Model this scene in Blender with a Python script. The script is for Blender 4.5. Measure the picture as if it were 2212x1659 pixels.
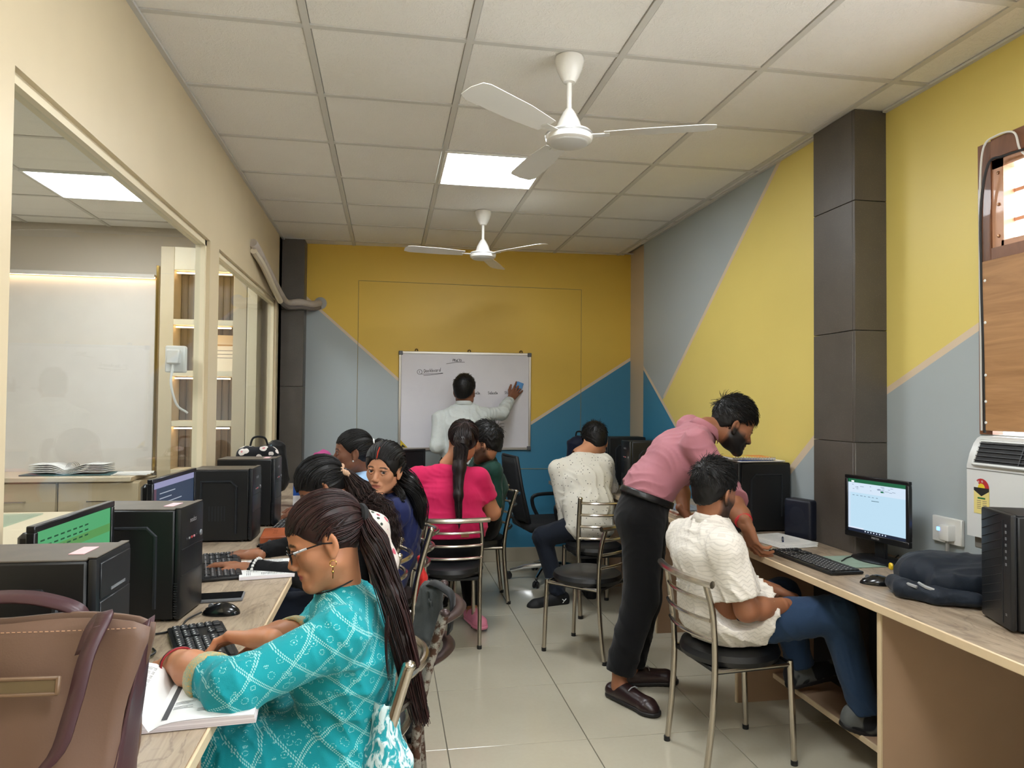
import bpy, bmesh, math, random
import numpy as np
from mathutils import Vector, Matrix

random.seed(7)
rng = np.random.default_rng(7)
for o in list(bpy.data.objects):
    bpy.data.objects.remove(o, do_unlink=True)
SC = bpy.context.scene
COL = SC.collection

# ---------------------------------------------------------------- camera
F_PX, YAW, PITCH, ROLL = 1543.04, .172348, .0242988, .0087892
CAM = Vector((.8948, 0.0, 1.44))
ZC = 2.803                       # ceiling height
def cam_axes():
    cy, sy, cp, sp = math.cos(YAW), math.sin(YAW), math.cos(PITCH), math.sin(PITCH)
    f = Vector((sy*cp, cy*cp, sp)); r = Vector((cy, -sy, 0)); u = r.cross(f)
    cr, sr = math.cos(ROLL), math.sin(ROLL)
    return r*cr+u*sr, u*cr-r*sr, f
CR, CU, CF = cam_axes()
cd = bpy.data.cameras.new('camera'); cam = bpy.data.objects.new('camera', cd); COL.objects.link(cam)
cd.sensor_fit = 'HORIZONTAL'; cd.sensor_width = 36.0; cd.lens = F_PX/2212*36.0
cd.clip_start = .05; cd.clip_end = 200
m = Matrix((CR, CU, -CF)).transposed().to_4x4(); m.translation = CAM
cam.matrix_world = m
SC.camera = cam

def ray(x, y): return CF + CR*((x-1106)/F_PX) - CU*((y-829.5)/F_PX)
def AX(x, y, X): d = ray(x, y); return CAM + d*((X-CAM.x)/d.x)
def AY(x, y, Y): d = ray(x, y); return CAM + d*((Y-CAM.y)/d.y)
def AZ(x, y, Z): d = ray(x, y); return CAM + d*((Z-CAM.z)/d.z)

# ---------------------------------------------------------------- world, exposure
SC.view_settings.view_transform = 'Standard'
SC.view_settings.look = 'None'
SC.view_settings.exposure = 0.42
SC.view_settings.gamma = 1.0
SC.view_settings.use_curve_mapping = False
w = bpy.data.worlds.new('world'); SC.world = w; w.use_nodes = True
nt = w.node_tree; nt.nodes.clear()
wo = nt.nodes.new('ShaderNodeOutputWorld'); bg = nt.nodes.new('ShaderNodeBackground')
bg.inputs[0].default_value = (.93, .97, 1.0, 1); bg.inputs[1].default_value = 9.0
nt.links.new(bg.outputs[0], wo.inputs[0])
PANEL_STRENGTH = 27.0       # the square LED ceiling panels
STRIP_STRENGTH = 11.0      # warm LED strips in the office behind the glass

# ---------------------------------------------------------------- helpers
def lin(c):
    c = c/255.0
    return c/12.92 if c <= .04045 else ((c+.055)/1.055)**2.4
def rgb(r, g, b): return (lin(r), lin(g), lin(b), 1.0)

def tag(o, label=None, cat=None, group=None, kind=None):
    if label: o['label'] = label
    if cat: o['category'] = cat
    if group: o['group'] = group
    if kind: o['kind'] = kind
    return o
def empty(name, loc=(0, 0, 0), rz=0.0):
    o = bpy.data.objects.new(name, None); COL.objects.link(o)
    o.location = loc; o.rotation_euler = (0, 0, rz); o.empty_display_size = .05
    return o
def thing(name, label, cat, loc=(0, 0, 0), rz=0.0, group=None):
    return tag(empty(name, loc, rz), label, cat, group)
def copy_tree(o, parent=None):
    c = o.copy(); COL.objects.link(c)
    if parent is not None: c.parent = parent
    for ch in list(o.children): copy_tree(ch, c)
    return c

# ---------------------------------------------------------------- materials
class NT:
    def __init__(s, name):
        s.m = bpy.data.materials.new(name); s.m.use_nodes = True
        s.t = s.m.node_tree; s.p = s.t.nodes['Principled BSDF']
    def n(s, ty, **kw):
        nd = s.t.nodes.new(ty)
        for k, v in kw.items(): setattr(nd, k, v)
        return nd
    def l(s, a, b): s.t.links.new(a, b)
    def coord(s, kind='Object'):
        return s.n('ShaderNodeTexCoord').outputs[kind]
    def mapping(s, vec, scale=(1, 1, 1), rot=(0, 0, 0), loc=(0, 0, 0)):
        mp = s.n('ShaderNodeMapping'); s.l(vec, mp.inputs[0])
        mp.inputs['Scale'].default_value = scale; mp.inputs['Rotation'].default_value = rot; mp.inputs['Location'].default_value = loc
        return mp.outputs[0]
    def noise(s, vec, scale=5, detail=3, rough=.5, dist=0):
        nd = s.n('ShaderNodeTexNoise'); s.l(vec, nd.inputs['Vector'])
        nd.inputs['Scale'].default_value = scale; nd.inputs['Detail'].default_value = detail
        nd.inputs['Roughness'].default_value = rough; nd.inputs['Distortion'].default_value = dist
        return nd.outputs['Fac']
    def voro(s, vec, scale=5, feature='F1', out='Distance', rand=1.0):
        nd = s.n('ShaderNodeTexVoronoi', feature=feature); s.l(vec, nd.inputs['Vector'])
        nd.inputs['Scale'].default_value = scale
        if 'Randomness' in nd.inputs: nd.inputs['Randomness'].default_value = rand
        return nd.outputs[out]
    def ramp(s, fac, stops, interp='LINEAR'):
        nd = s.n('ShaderNodeValToRGB'); s.l(fac, nd.inputs[0]); cr = nd.color_ramp; cr.interpolation = interp
        while len(cr.elements) < len(stops): cr.elements.new(.5)
        for e, (p, c) in zip(cr.elements, stops):
            e.position = p; e.color = c if len(c) == 4 else (*c, 1)
        return nd.outputs[0]
    def math(s, op, a, b=None, c=None):
        nd = s.n('ShaderNodeMath', operation=op)
        for i, v in enumerate((a, b, c)):
            if v is None: continue
            if isinstance(v, (int, float)): nd.inputs[i].default_value = v
            else: s.l(v, nd.inputs[i])
        return nd.outputs[0]
    def mix(s, fac, a, b, blend='MIX'):
        nd = s.n('ShaderNodeMix', data_type='RGBA', blend_type=blend)
        for sock, v in ((nd.inputs[0], fac), (nd.inputs[6], a), (nd.inputs[7], b)):
            if isinstance(v, (int, float)): sock.default_value = v
            elif isinstance(v, (tuple, list)): sock.default_value = v if len(v) == 4 else (*v, 1)
            else: s.l(v, sock)
        return nd.outputs[2]
    def sep(s, vec):
        nd = s.n('ShaderNodeSeparateXYZ'); s.l(vec, nd.inputs[0]); return nd.outputs
    def comb(s, x, y, z):
        nd = s.n('ShaderNodeCombineXYZ')
        for i, v in enumerate((x, y, z)):
            if isinstance(v, (int, float)): nd.inputs[i].default_value = v
            else: s.l(v, nd.inputs[i])
        return nd.outputs[0]
    def bump(s, h, strength=.2, dist=.01):
        nd = s.n('ShaderNodeBump'); s.l(h, nd.inputs['Height'])
        nd.inputs['Strength'].default_value = strength; nd.inputs['Distance'].default_value = dist
        s.l(nd.outputs[0], s.p.inputs['Normal']); return nd
    def base(s, v):
        if isinstance(v, (tuple, list)): s.p.inputs['Base Color'].default_value = v if len(v) == 4 else (*v, 1)
        else: s.l(v, s.p.inputs['Base Color'])
    def set(s, **kw):
        for k, v in kw.items():
            s.p.inputs[k.replace('_', ' ')].default_value = v
        return s

MATS = {}
def mat(name, c, rough=.5, metal=0.0, spec=.5, var=0.0, vscale=8.0, bump=0.0, bscale=60.0, bdist=.004, coat=0.0, sheen=0.0):
    """a plain procedural material: colour with slight mottling and fine relief"""
    if name in MATS: return MATS[name]
    t = NT(name); t.set(Roughness=rough, Metallic=metal)
    t.p.inputs['Specular IOR Level'].default_value = spec
    if coat: t.p.inputs['Coat Weight'].default_value = coat
    if sheen: t.p.inputs['Sheen Weight'].default_value = sheen
    if var:
        f = t.noise(t.coord(), vscale, 4)
        a = tuple(max(0, x*(1-var)) for x in c[:3])+(1,); b = tuple(min(1, x*(1+var)) for x in c[:3])+(1,)
        t.base(t.ramp(f, [(.3, a), (.7, b)]))
    else: t.base(c)
    if bump: t.bump(t.noise(t.coord(), bscale, 4), bump, bdist)
    MATS[name] = t.m; return t.m
def emit(name, c, strength):
    if name in MATS: return MATS[name]
    t = NT(name); t.base((0, 0, 0, 1)); t.p.inputs['Emission Color'].default_value = c
    t.p.inputs['Emission Strength'].default_value = strength; t.set(Roughness=.4)
    MATS[name] = t.m; return t.m
def screen_mat(name, c, strength=1.0):
    return emit(name, c, strength)
def glass(name, tint=(1, 1, 1, 1), rough=0.0):
    """thin clear pane: mostly see-through, with a mirror-like sheen"""
    if name in MATS: return MATS[name]
    t = NT(name); t.t.nodes.remove(t.p)
    out = t.t.nodes['Material Output']
    tr = t.n('ShaderNodeBsdfTransparent'); tr.inputs[0].default_value = tint
    gl = t.n('ShaderNodeBsdfGlossy'); gl.inputs['Roughness'].default_value = rough
    lw = t.n('ShaderNodeLayerWeight'); lw.inputs[0].default_value = .5
    fc = t.math('MULTIPLY_ADD', t.math('POWER', lw.outputs['Facing'], 5.0), .48, .02)      # Schlick reflectance, half per face
    ms = t.n('ShaderNodeMixShader'); t.l(fc, ms.inputs[0]); t.l(tr.outputs[0], ms.inputs[1]); t.l(gl.outputs[0], ms.inputs[2])
    t.l(ms.outputs[0], out.inputs['Surface']); MATS[name] = t.m; return t.m

# ---------------------------------------------------------------- mesh builder
def link_mesh(name, me, material=None, parent=None, smooth=True, sharp=.7):
    if smooth and len(me.polygons):
        me.polygons.foreach_set('use_smooth', np.ones(len(me.polygons), bool))
        if sharp is not None: me.set_sharp_from_angle(angle=sharp)
    o = bpy.data.objects.new(name, me); COL.objects.link(o)
    if material is not None:
        for mm in (material if isinstance(material, (list, tuple)) else [material]): me.materials.append(mm)
    if parent is not None: o.parent = parent
    return o

class MB:
    def __init__(s): s.bm = bmesh.new(); s.mi = 0
    def _fin(s, verts):
        if s.mi:
            fs = set()
            for v in verts: fs.update(v.link_faces)
            for f in fs: f.material_index = s.mi
    def box(s, c, d, bevel=0.0, M=None, seg=1):
        mt = Matrix.Translation(Vector(c)) @ Matrix.Diagonal((d[0], d[1], d[2], 1))
        if M is not None: mt = M @ mt
        r = bmesh.ops.create_cube(s.bm, size=1, matrix=mt); vs = r['verts']
        if bevel:
            es = list({e for v in vs for e in v.link_edges})
            q = bmesh.ops.bevel(s.bm, geom=es, offset=bevel, segments=seg, affect='EDGES', profile=.5, clamp_overlap=True)
            vs = q['verts']
        s._fin(vs); return s
    def b2(s, lo, hi, bevel=0.0, M=None, seg=1):
        return s.box([(a+b)/2 for a, b in zip(lo, hi)], [abs(b-a) for a, b in zip(lo, hi)], bevel, M, seg)
    def tube(s, pts, r, n=8, closed=False, caps=True, flat=None):
        P = [Vector(p) for p in pts]; k = len(P)
        R = list(r) if isinstance(r, (list, tuple)) else [r]*k
        T = []
        for i in range(k):
            a = P[(i-1) % k] if (closed or i > 0) else P[i]; b = P[(i+1) % k] if (closed or i < k-1) else P[i]
            T.append((b-a).normalized())
        up = Vector((0, 0, 1)) if abs(T[0].z) < .9 else Vector((1, 0, 0))
        u = (up - T[0]*up.dot(T[0])).normalized(); rings = []
        for i in range(k):
            u = (u - T[i]*u.dot(T[i]))
            u = u.normalized() if u.length > 1e-6 else T[i].orthogonal().normalized()
            v = T[i].cross(u); ring = []
            for j in range(n):
                a = 2*math.pi*j/n; ca, sa = math.cos(a), math.sin(a)
                if flat: ca *= flat
                ring.append(s.bm.verts.new(P[i]+(u*ca+v*sa)*R[i]))
            rings.append(ring)
        lim = k if closed else k-1
        for i in range(lim):
            A, B = rings[i], rings[(i+1) % k]
            for j in range(n):
                f = s.bm.faces.new((A[j], A[(j+1) % n], B[(j+1) % n], B[j])); f.material_index = s.mi
        if caps and not closed:
            s.bm.faces.new(rings[0][::-1]).material_index = s.mi; s.bm.faces.new(rings[-1]).material_index = s.mi
        return s
    def lathe(s, prof, n=24, M=None):
        M = M or Matrix.Identity(4); rings = []
        for r, z in prof:
            if r < 1e-6: rings.append([s.bm.verts.new(M @ Vector((0, 0, z)))])
            else: rings.append([s.bm.verts.new(M @ Vector((r*math.cos(2*math.pi*j/n), r*math.sin(2*math.pi*j/n), z))) for j in range(n)])
        for A, B in zip(rings, rings[1:]):
            for j in range(n):
                k = (j+1) % n
                q = [A[j % len(A)], A[k % len(A)], B[k % len(B)], B[j % len(B)]]
                q2 = []
                for v in q:
                    if v not in q2: q2.append(v)
                if len(q2) > 2: s.bm.faces.new(q2).material_index = s.mi
        return s
    def prism(s, poly, z0, z1, M=None):
        M = M or Matrix.Identity(4)
        a = [s.bm.verts.new(M @ Vector((x, y, z0))) for x, y in poly]; b = [s.bm.verts.new(M @ Vector((x, y, z1))) for x, y in poly]
        k = len(poly); s.bm.faces.new(a[::-1]).material_index = s.mi; s.bm.faces.new(b).material_index = s.mi
        for i in range(k): s.bm.faces.new((a[i], a[(i+1) % k], b[(i+1) % k], b[i])).material_index = s.mi
        return s
    def quad(s, pts):
        s.bm.faces.new([s.bm.verts.new(Vector(p)) for p in pts]).material_index = s.mi; return s
    def sphere(s, c, r, n=12, scale=(1, 1, 1), M=None):
        mt = Matrix.Translation(Vector(c)) @ Matrix.Diagonal((*scale, 1))
        if M is not None: mt = M @ mt
        q = bmesh.ops.create_uvsphere(s.bm, u_segments=n, v_segments=max(5, n*2//3), radius=r, matrix=mt); s._fin(q['verts']); return s
    def strip(s, pts, widths, side, thick=0.0):
        """a flat band through pts, `side` the across vectors"""
        L, Rr = [], []
        k = len(pts); W = widths if isinstance(widths, (list, tuple)) else [widths]*k
        S = side if isinstance(side, list) else [side]*k
        for p, wd, sd in zip(pts, W, S):
            p = Vector(p); sd = Vector(sd).normalized()
            L.append(s.bm.verts.new(p-sd*wd/2)); Rr.append(s.bm.verts.new(p+sd*wd/2))
        for i in range(k-1): s.bm.faces.new((L[i], Rr[i], Rr[i+1], L[i+1])).material_index = s.mi
        return s
    def mesh(s, name):
        bmesh.ops.recalc_face_normals(s.bm, faces=s.bm.faces[:])
        me = bpy.data.meshes.new(name); s.bm.to_mesh(me); s.bm.free(); return me
    def build(s, name, material=None, parent=None, smooth=True, sharp=.7):
        return link_mesh(name, s.mesh(name), material, parent, smooth, sharp)
def solidify(o, t, offset=0.0):
    md = o.modifiers.new('thickness', 'SOLIDIFY'); md.thickness = t; md.offset = offset; return o
def arc(c, r, a0, a1, n, plane='xy'):
    out = []
    for i in range(n+1):
        a = a0+(a1-a0)*i/n
        x, y = r*math.cos(a), r*math.sin(a)
        out.append((c[0]+x, c[1]+y) if plane == 'xy' else (x, y))
    return out
def catmull(P, n=6):
    P = [Vector(p) for p in P]; out = []
    Q = [P[0]*2-P[1]]+P+[P[-1]*2-P[-2]]
    for i in range(1, len(Q)-2):
        for j in range(n):
            t = j/n; a, b, c, d = Q[i-1], Q[i], Q[i+1], Q[i+2]
            out.append(.5*((2*b)+(c-a)*t+(2*a-5*b+4*c-d)*t*t+(3*b-a-3*c+d)*t**3))
    out.append(P[-1]); return out
_txt = {}
def text_mesh(s, size, align='CENTER', extrude=0.0):
    k = (s, size, align, extrude)
    cu = bpy.data.curves.new('text', 'FONT'); cu.body = s; cu.size = size; cu.align_x = align; cu.align_y = 'CENTER'
    cu.extrude = extrude; cu.resolution_u = 2
    o = bpy.data.objects.new('text_tmp', cu); COL.objects.link(o)
    dg = bpy.context.evaluated_depsgraph_get(); me = bpy.data.meshes.new_from_object(o.evaluated_get(dg))
    bpy.data.objects.remove(o, do_unlink=True); bpy.data.curves.remove(cu)
    return me
def text(name, s, size, M, material, parent=None, align='CENTER'):
    """flat lettering; M places its local xy plane in the parent's space"""
    me = text_mesh(s, size, align); me.transform(M)
    return link_mesh(name, me, material, parent, smooth=False)
def frame_M(o, x, y):
    """matrix with local x,y axes along x and y at origin o"""
    x = Vector(x).normalized(); y = Vector(y); z = x.cross(y).normalized(); y = z.cross(x)
    mm = Matrix((x, y, z)).transposed().to_4x4(); mm.translation = Vector(o); return mm
# ================================================================= the setting
CREAM = rgb(208, 192, 160)
M_cream = mat('cream_laminate', CREAM, .42, var=.03, vscale=3)
M_tile = None
def ceiling_tile_mat():
    t = NT('textured_ceiling_tile'); v = t.coord()
    v2 = t.mapping(v, (1, 1, 1))
    w1 = t.n('ShaderNodeTexNoise'); t.l(v2, w1.inputs['Vector']); w1.inputs['Scale'].default_value = 42; w1.inputs['Detail'].default_value = 1; w1.inputs['Distortion'].default_value = 1.0
    r1 = t.ramp(w1.outputs['Fac'], [(.42, (0, 0, 0)), (.5, (1, 1, 1)), (.58, (0, 0, 0))])
    t.base(t.mix(t.noise(v, 3, 3), rgb(232, 229, 224), rgb(240, 238, 233)))
    t.set(Roughness=.75); t.bump(r1, .35, .003); return t.m
M_ceil = ceiling_tile_mat()
M_grid = mat('grey_painted_grid', rgb(206, 204, 198), .5)
M_led = emit('led_panel_white', (.93, .97, 1, 1), PANEL_STRENGTH)
M_white_plastic = mat('white_plastic', rgb(226, 226, 222), .35)

# ----- floor of large vitrified tiles
def floor_mat():
    t = NT('polished_floor_tile'); v = t.coord()
    f = t.noise(v, 4, 5, .6); g = t.noise(v, 60, 2)
    c = t.mix(f, rgb(174, 167, 149), rgb(184, 178, 160)); c = t.mix(t.math('MULTIPLY', g, .25), c, rgb(160, 152, 132))
    t.base(c); t.set(Roughness=.16); t.p.inputs['Specular IOR Level'].default_value = .55
    return t.m
M_floor = floor_mat()
M_grout = mat('grey_floor_grout', rgb(120, 114, 100), .8)
floor = MB().b2((-2.6, -1.6, -.1), (3.3, 6.6, -.006)).build('floor', M_grout); tag(floor, kind='structure')
tm = MB().box((0, 0, -.003), (.596, .596, .006), .0012).mesh('floor_tile'); tm.materials.append(M_floor)
for i in range(-5, 6):
    for j in range(-4, 9):
        o = bpy.data.objects.new('floor_tile', tm); COL.objects.link(o); o.parent = floor
        o.location = (1.457+.6*(i-1), 3.285+.6*(j-1), 0)

# ----- suspended ceiling
ceiling = MB().b2((-2.6, -1.6, ZC+.03), (3.3, 6.6, ZC+.1)).build('ceiling', mat('ceiling_slab', rgb(150, 150, 145), .9)); tag(ceiling, kind='structure')
XG = [-.015+.6*i for i in range(-4, 7)]; YG = [2.669+.6*j for j in range(-7, 8)]
LIGHTS = [(2, 2), (2, -2), (-2, 3), (-2, -1), (2, -5)]           # tile cells (column, row) with an LED panel, some added out of view
ctm = MB().box((0, 0, ZC+.012), (.572, .572, .018), .004).mesh('ceiling_tile'); ctm.materials.append(M_ceil)
def tile_at(x0, x1, y0, y1):
    if x1-x0 < .03 or y1-y0 < .03: return
    if abs(x1-x0-.6) < .005 and abs(y1-y0-.6) < .005:
        o = bpy.data.objects.new('ceiling_tile', ctm); COL.objects.link(o); o.location = ((x0+x1)/2, (y0+y1)/2, 0); o.parent = ceiling
    else:
        MB().b2((x0+.014, y0+.014, ZC+.003), (x1-.014, y1-.014, ZC+.021), .004).build('ceiling_tile', M_ceil, ceiling)
OX, OY = -.09, .222                    # the office has its own grid, offset from the classroom's
for i in range(-4, 6):
    for j in range(-7, 7):
        if i >= 0: x0, x1 = XG[i+4], min(XG[i+4]+.6, 3.2); y0, y1 = YG[j+7], min(YG[j+7]+.6, 6.5)
        else: x0, x1 = XG[i+4]+OX, min(XG[i+4]+.6+OX, -.08); y0, y1 = YG[j+7]+OY, min(YG[j+7]+.6+OY, 6.12)
        if (i, j) in LIGHTS: continue
        if i == 5: x1 = 3.17 if j < 1 else 3.06
        if i >= 0 and x0 < 0: x0 = 0.0
        tile_at(x0, x1, y0, y1)
tile_at(-.105, -.06, -1.5, 6.1)
for x in [q for q in XG if q > .1]+[3.2]:
    MB().b2((x-.013, -1.55, ZC-.001), (x+.013, 6.5, ZC+.009)).build('grid_bar', M_grid, ceiling, smooth=False)
for y in YG+[6.5]:
    MB().b2((.0, y-.013, ZC-.0005), (3.2, y+.013, ZC+.0085)).build('grid_bar', M_grid, ceiling, smooth=False)
for x in [q+OX for q in XG if q < .1]:
    MB().b2((x-.013, -1.55, ZC-.001), (x+.013, 6.12, ZC+.009)).build('grid_bar', M_grid, ceiling, smooth=False)
for y in [q+OY for q in YG if q < 5.9]:
    MB().b2((-2.6, y-.013, ZC-.0005), (-.06, y+.013, ZC+.0085)).build('grid_bar', M_grid, ceiling, smooth=False)
MB().b2((.0, -1.5, ZC-.010), (.02, 6.3, ZC)).build('edge_trim', M_grid, ceiling, smooth=False)
MB().b2((3.14, -1.5, ZC-.010), (3.16, 2.94, ZC)).build('edge_trim', M_grid, ceiling, smooth=False)
MB().b2((3.02, 3.27, ZC-.010), (3.04, 5.8, ZC)).build('edge_trim', M_grid, ceiling, smooth=False)

def led_panel(i, j, label):
    x, y = XG[i+4]+.3+(OX if i < 0 else 0), YG[j+7]+.3+(OY if i < 0 else 0)
    t = thing('ceiling_light', label, 'light', (x, y, ZC), 0, 'square ceiling light panels')
    f = MB()
    for s in (-1, 1):
        f.box((0, s*.289, -.001), (.596, .018, .012), .002); f.box((s*.289, 0, -.001), (.018, .56, .012), .002)
    f.build('frame', M_white_plastic, t)
    MB().box((0, 0, .004), (.562, .562, .006)).build('diffuser', M_led, t, smooth=False)
led_panel(2, 2, 'glowing square LED panel set in the ceiling between the two fans')
led_panel(2, -2, 'added square LED panel, out of view above the near desks')  # unseen panel, added to light the near half of the room
led_panel(2, -5, 'added square LED panel, out of view at the near end of the classroom')  # another unseen panel, added for more light
led_panel(-2, 3, 'glowing square LED panel in the office seen through the glass')
led_panel(-2, -1, 'added square LED panel in the office ceiling, out of view')  # unseen panel added to brighten the office

# ----- back wall, painted yellow, grey and blue
BW0, BW1 = Vector((0.0, 6.451, 0)), Vector((3.3, 6.326, 0))
BDIR = (BW1-BW0).normalized(); BNOR = Vector((BDIR.y, -BDIR.x, 0))        # into the room
def AB(x, y, off=0.0):
    """pixel of the photograph to a point on the back wall plane, `off` metres into the room"""
    d = ray(x, y); o = BW0+BNOR*off
    return CAM+d*((o-CAM).dot(BNOR)/d.dot(BNOR))
def bw_uz(p): return ((p-BW0).dot(BDIR), p.z)
YEL = rgb(222, 184, 74); YEL2 = rgb(222, 202, 114); GREYB = rgb(166, 175, 178); BLUE = rgb(58, 128, 162); PINKISH = rgb(214, 194, 168)
def painted(name, base, regions, borders, axis, rough=.45):
    """regions: list of (list of half-planes (a,b,c): a*u+b*z+c>0 inside, colour); borders: list of (p,q,width) painted pale lines"""
    t = NT(name); so = t.sep(t.coord()); u = so['XYZ'.index(axis)] if False else so[{'x': 0, 'y': 1}[axis]]; z = so[2]
    col = t.mix(t.noise(t.coord(), 2.5, 3), tuple(c*.96 for c in base[:3]), tuple(min(1, c*1.04) for c in base[:3]))
    for hp, c in regions:
        f = None
        for a, b, d in hp:
            e = t.math('ADD', t.math('MULTIPLY', u, a), t.math('MULTIPLY_ADD', z, b, d)); g = t.math('GREATER_THAN', e, 0.0)
            f = g if f is None else t.math('MULTIPLY', f, g)
        col = t.mix(f, col, c)
    for (p, q, wd) in borders:
        (u0, z0), (u1, z1) = p, q; L = math.hypot(u1-u0, z1-z0); du, dz = (u1-u0)/L, (z1-z0)/L
        e = t.math('ABSOLUTE', t.math('ADD', t.math('MULTIPLY', u, -dz), t.math('MULTIPLY_ADD', z, du, u0*dz-z0*du)))
        g = t.math('LESS_THAN', e, wd/2)
        s = t.math('ADD', t.math('MULTIPLY', u, du), t.math('MULTIPLY_ADD', z, dz, -(u0*du+z0*dz)))
        g = t.math('MULTIPLY', g, t.math('GREATER_THAN', s, 0.0)); g = t.math('MULTIPLY', g, t.math('LESS_THAN', s, L))
        col = t.mix(g, col, PINKISH)
    t.base(col); t.set(Roughness=rough); t.bump(t.noise(t.coord(), 90, 3), .08, .002); return t.m
def hp(p, q, inside):
    """half-plane through p,q containing `inside`"""
    (u0, z0), (u1, z1) = p, q; a, b = -(z1-z0), (u1-u0); c = -(a*u0+b*z0)
    if a*inside[0]+b*inside[1]+c < 0: a, b, c = -a, -b, -c
    L = math.hypot(a, b); return (a/L, b/L, c/L)
bA, bB = bw_uz(AB(690, 668)), bw_uz(AB(1042, 982)); bC, bD = bw_uz(AB(1042, 982)), bw_uz(AB(1363, 775))
def ext(p, q, t): return (p[0]+(q[0]-p[0])*t, p[1]+(q[1]-p[1])*t)
low = (bB[0], .2)
M_back = painted('painted_back_wall', YEL,
    [([hp(bA, bB, (.2, .5))], GREYB), ([hp(bC, bD, (2.9, .5)), hp((bB[0], 0), (bB[0], 1), (2.9, 1.2))], BLUE)],
    [(ext(bA, bB, -.3), ext(bA, bB, 1), .022), (bC, ext(bC, bD, 1.2), .026)], 'x')
def on_back(o): o.matrix_world = frame_M(BW0, BDIR, -BNOR.cross(BDIR) if False else Vector((0, 0, 1)).cross(BDIR)); return o
mw = Matrix((BDIR, Vector((0, 0, 1)).cross(BDIR), Vector((0, 0, 1)))).transposed().to_4x4(); mw.translation = BW0
wall_back = MB().b2((-.3, 0, -.1), (3.5, .15, ZC+.1)).build('wall_back', M_back, smooth=False); wall_back.matrix_world = mw; tag(wall_back, kind='structure')
M_groove = mat('dark_panel_joint', rgb(150, 136, 92), .8)
def groove(p, q, wd=.004):
    a, b = Vector((p[0], -.0012, p[1])), Vector((q[0], -.0012, q[1]))
    MB().tube([a, b], wd/2, 4).build('panel_joint', M_groove, wall_back, smooth=False)
g1, g2, g3 = bw_uz(AB(775, 606)), bw_uz(AB(1256, 626)), bw_uz(AB(775, 980))
groove(g1, g2); groove(g1, (g1[0], .12)); groove(g2, (g2[0], .12)); groove((1.0, bw_uz(AB(1150, 1012))[1]), (3.15, bw_uz(AB(1240, 1013))[1]), .006)
wall_left_strip = None
M_base = mat('beige_skirting_tile', rgb(176, 166, 146), .3)
bb = MB().b2((.17, -.012, 0), (3.1, 0, .125), .002).build('baseboard_back', M_base); bb.matrix_world = mw; tag(bb, kind='structure')

# ----- right wall: near part with window, stone pillar, far painted part, recess
def wy(p): return (p.y, p.z)
XN, XF = 3.16, 3.04
n0, n1 = wy(AX(1915, 845, XN)), wy(AX(2115, 705, XN))
M_near = painted('painted_wall_by_window', YEL2, [([hp(n0, n1, (2.6, .5))], GREYB)], [(ext(n0, n1, -1), ext(n0, n1, 3), .03)], 'y')
a0, a1 = wy(AX(1682, 352, XF)), wy(AX(1433.5, 858.6, XF))
b0, b1 = wy(AX(1384.6, 785, XF)), wy(AX(1459, 919, XF))
c0, c1 = wy(AX(1765, 942, XF)), wy(AX(1735, 980, XF))
M_far = painted('painted_side_wall', YEL2,
    [([hp(a0, a1, (5.7, 2.7))], GREYB), ([hp(b0, b1, (5.7, .6))], BLUE), ([hp(c0, c1, (3.3, .5))], GREYB)],
    [(ext(a0, a1, -.2), a1, .03), (ext(b0, b1, -.3), ext(b0, b1, 3), .03), (ext(c0, c1, -.5), ext(c0, c1, 3), .04)], 'y')
WY0, WY1, WZ0, WZ1 = .62, 2.416, 1.33, 2.45          # window opening, lengthened out of view to let in more daylight
wr = MB()
wr.b2((XN, -1.6, -.1), (XN+.12, -1.25, ZC+.1)); wr.b2((XN, .40, -.1), (XN+.12, WY0, ZC+.1))
wr.b2((XN, -1.25, -.1), (XN+.12, .40, .95)); wr.b2((XN, -1.25, 2.35), (XN+.12, .40, ZC+.1)); wr.b2((XN, WY1, -.1), (XN+.12, 3.0, ZC+.1))  # leaves an unseen opening, added for daylight
wr.b2((XN, WY0, -.1), (XN+.12, WY1, WZ0)); wr.b2((XN, WY0, WZ1), (XN+.12, WY1, ZC+.1))
wall_right = wr.build('wall_right', M_near, smooth=False); tag(wall_right, kind='structure')
far = MB().b2((XF, 3.2, -.1), (XF+.3, 5.8, ZC+.1)).build('wall_right_far', M_far, smooth=False); tag(far, kind='structure')
rec = MB().b2((3.11, 5.8, -.1), (3.4, 6.5, ZC+.1)).build('wall_right_recess', mat('cream_wall', rgb(205, 186, 158), .6), smooth=False); tag(rec, kind='structure')
wf = MB().b2((-2.6, -1.75, -.1), (3.4, -1.6, ZC+.1)).build('wall_front', mat('cream_wall_near', rgb(205, 196, 178), .6), smooth=False); tag(wf, kind='structure')

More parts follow.
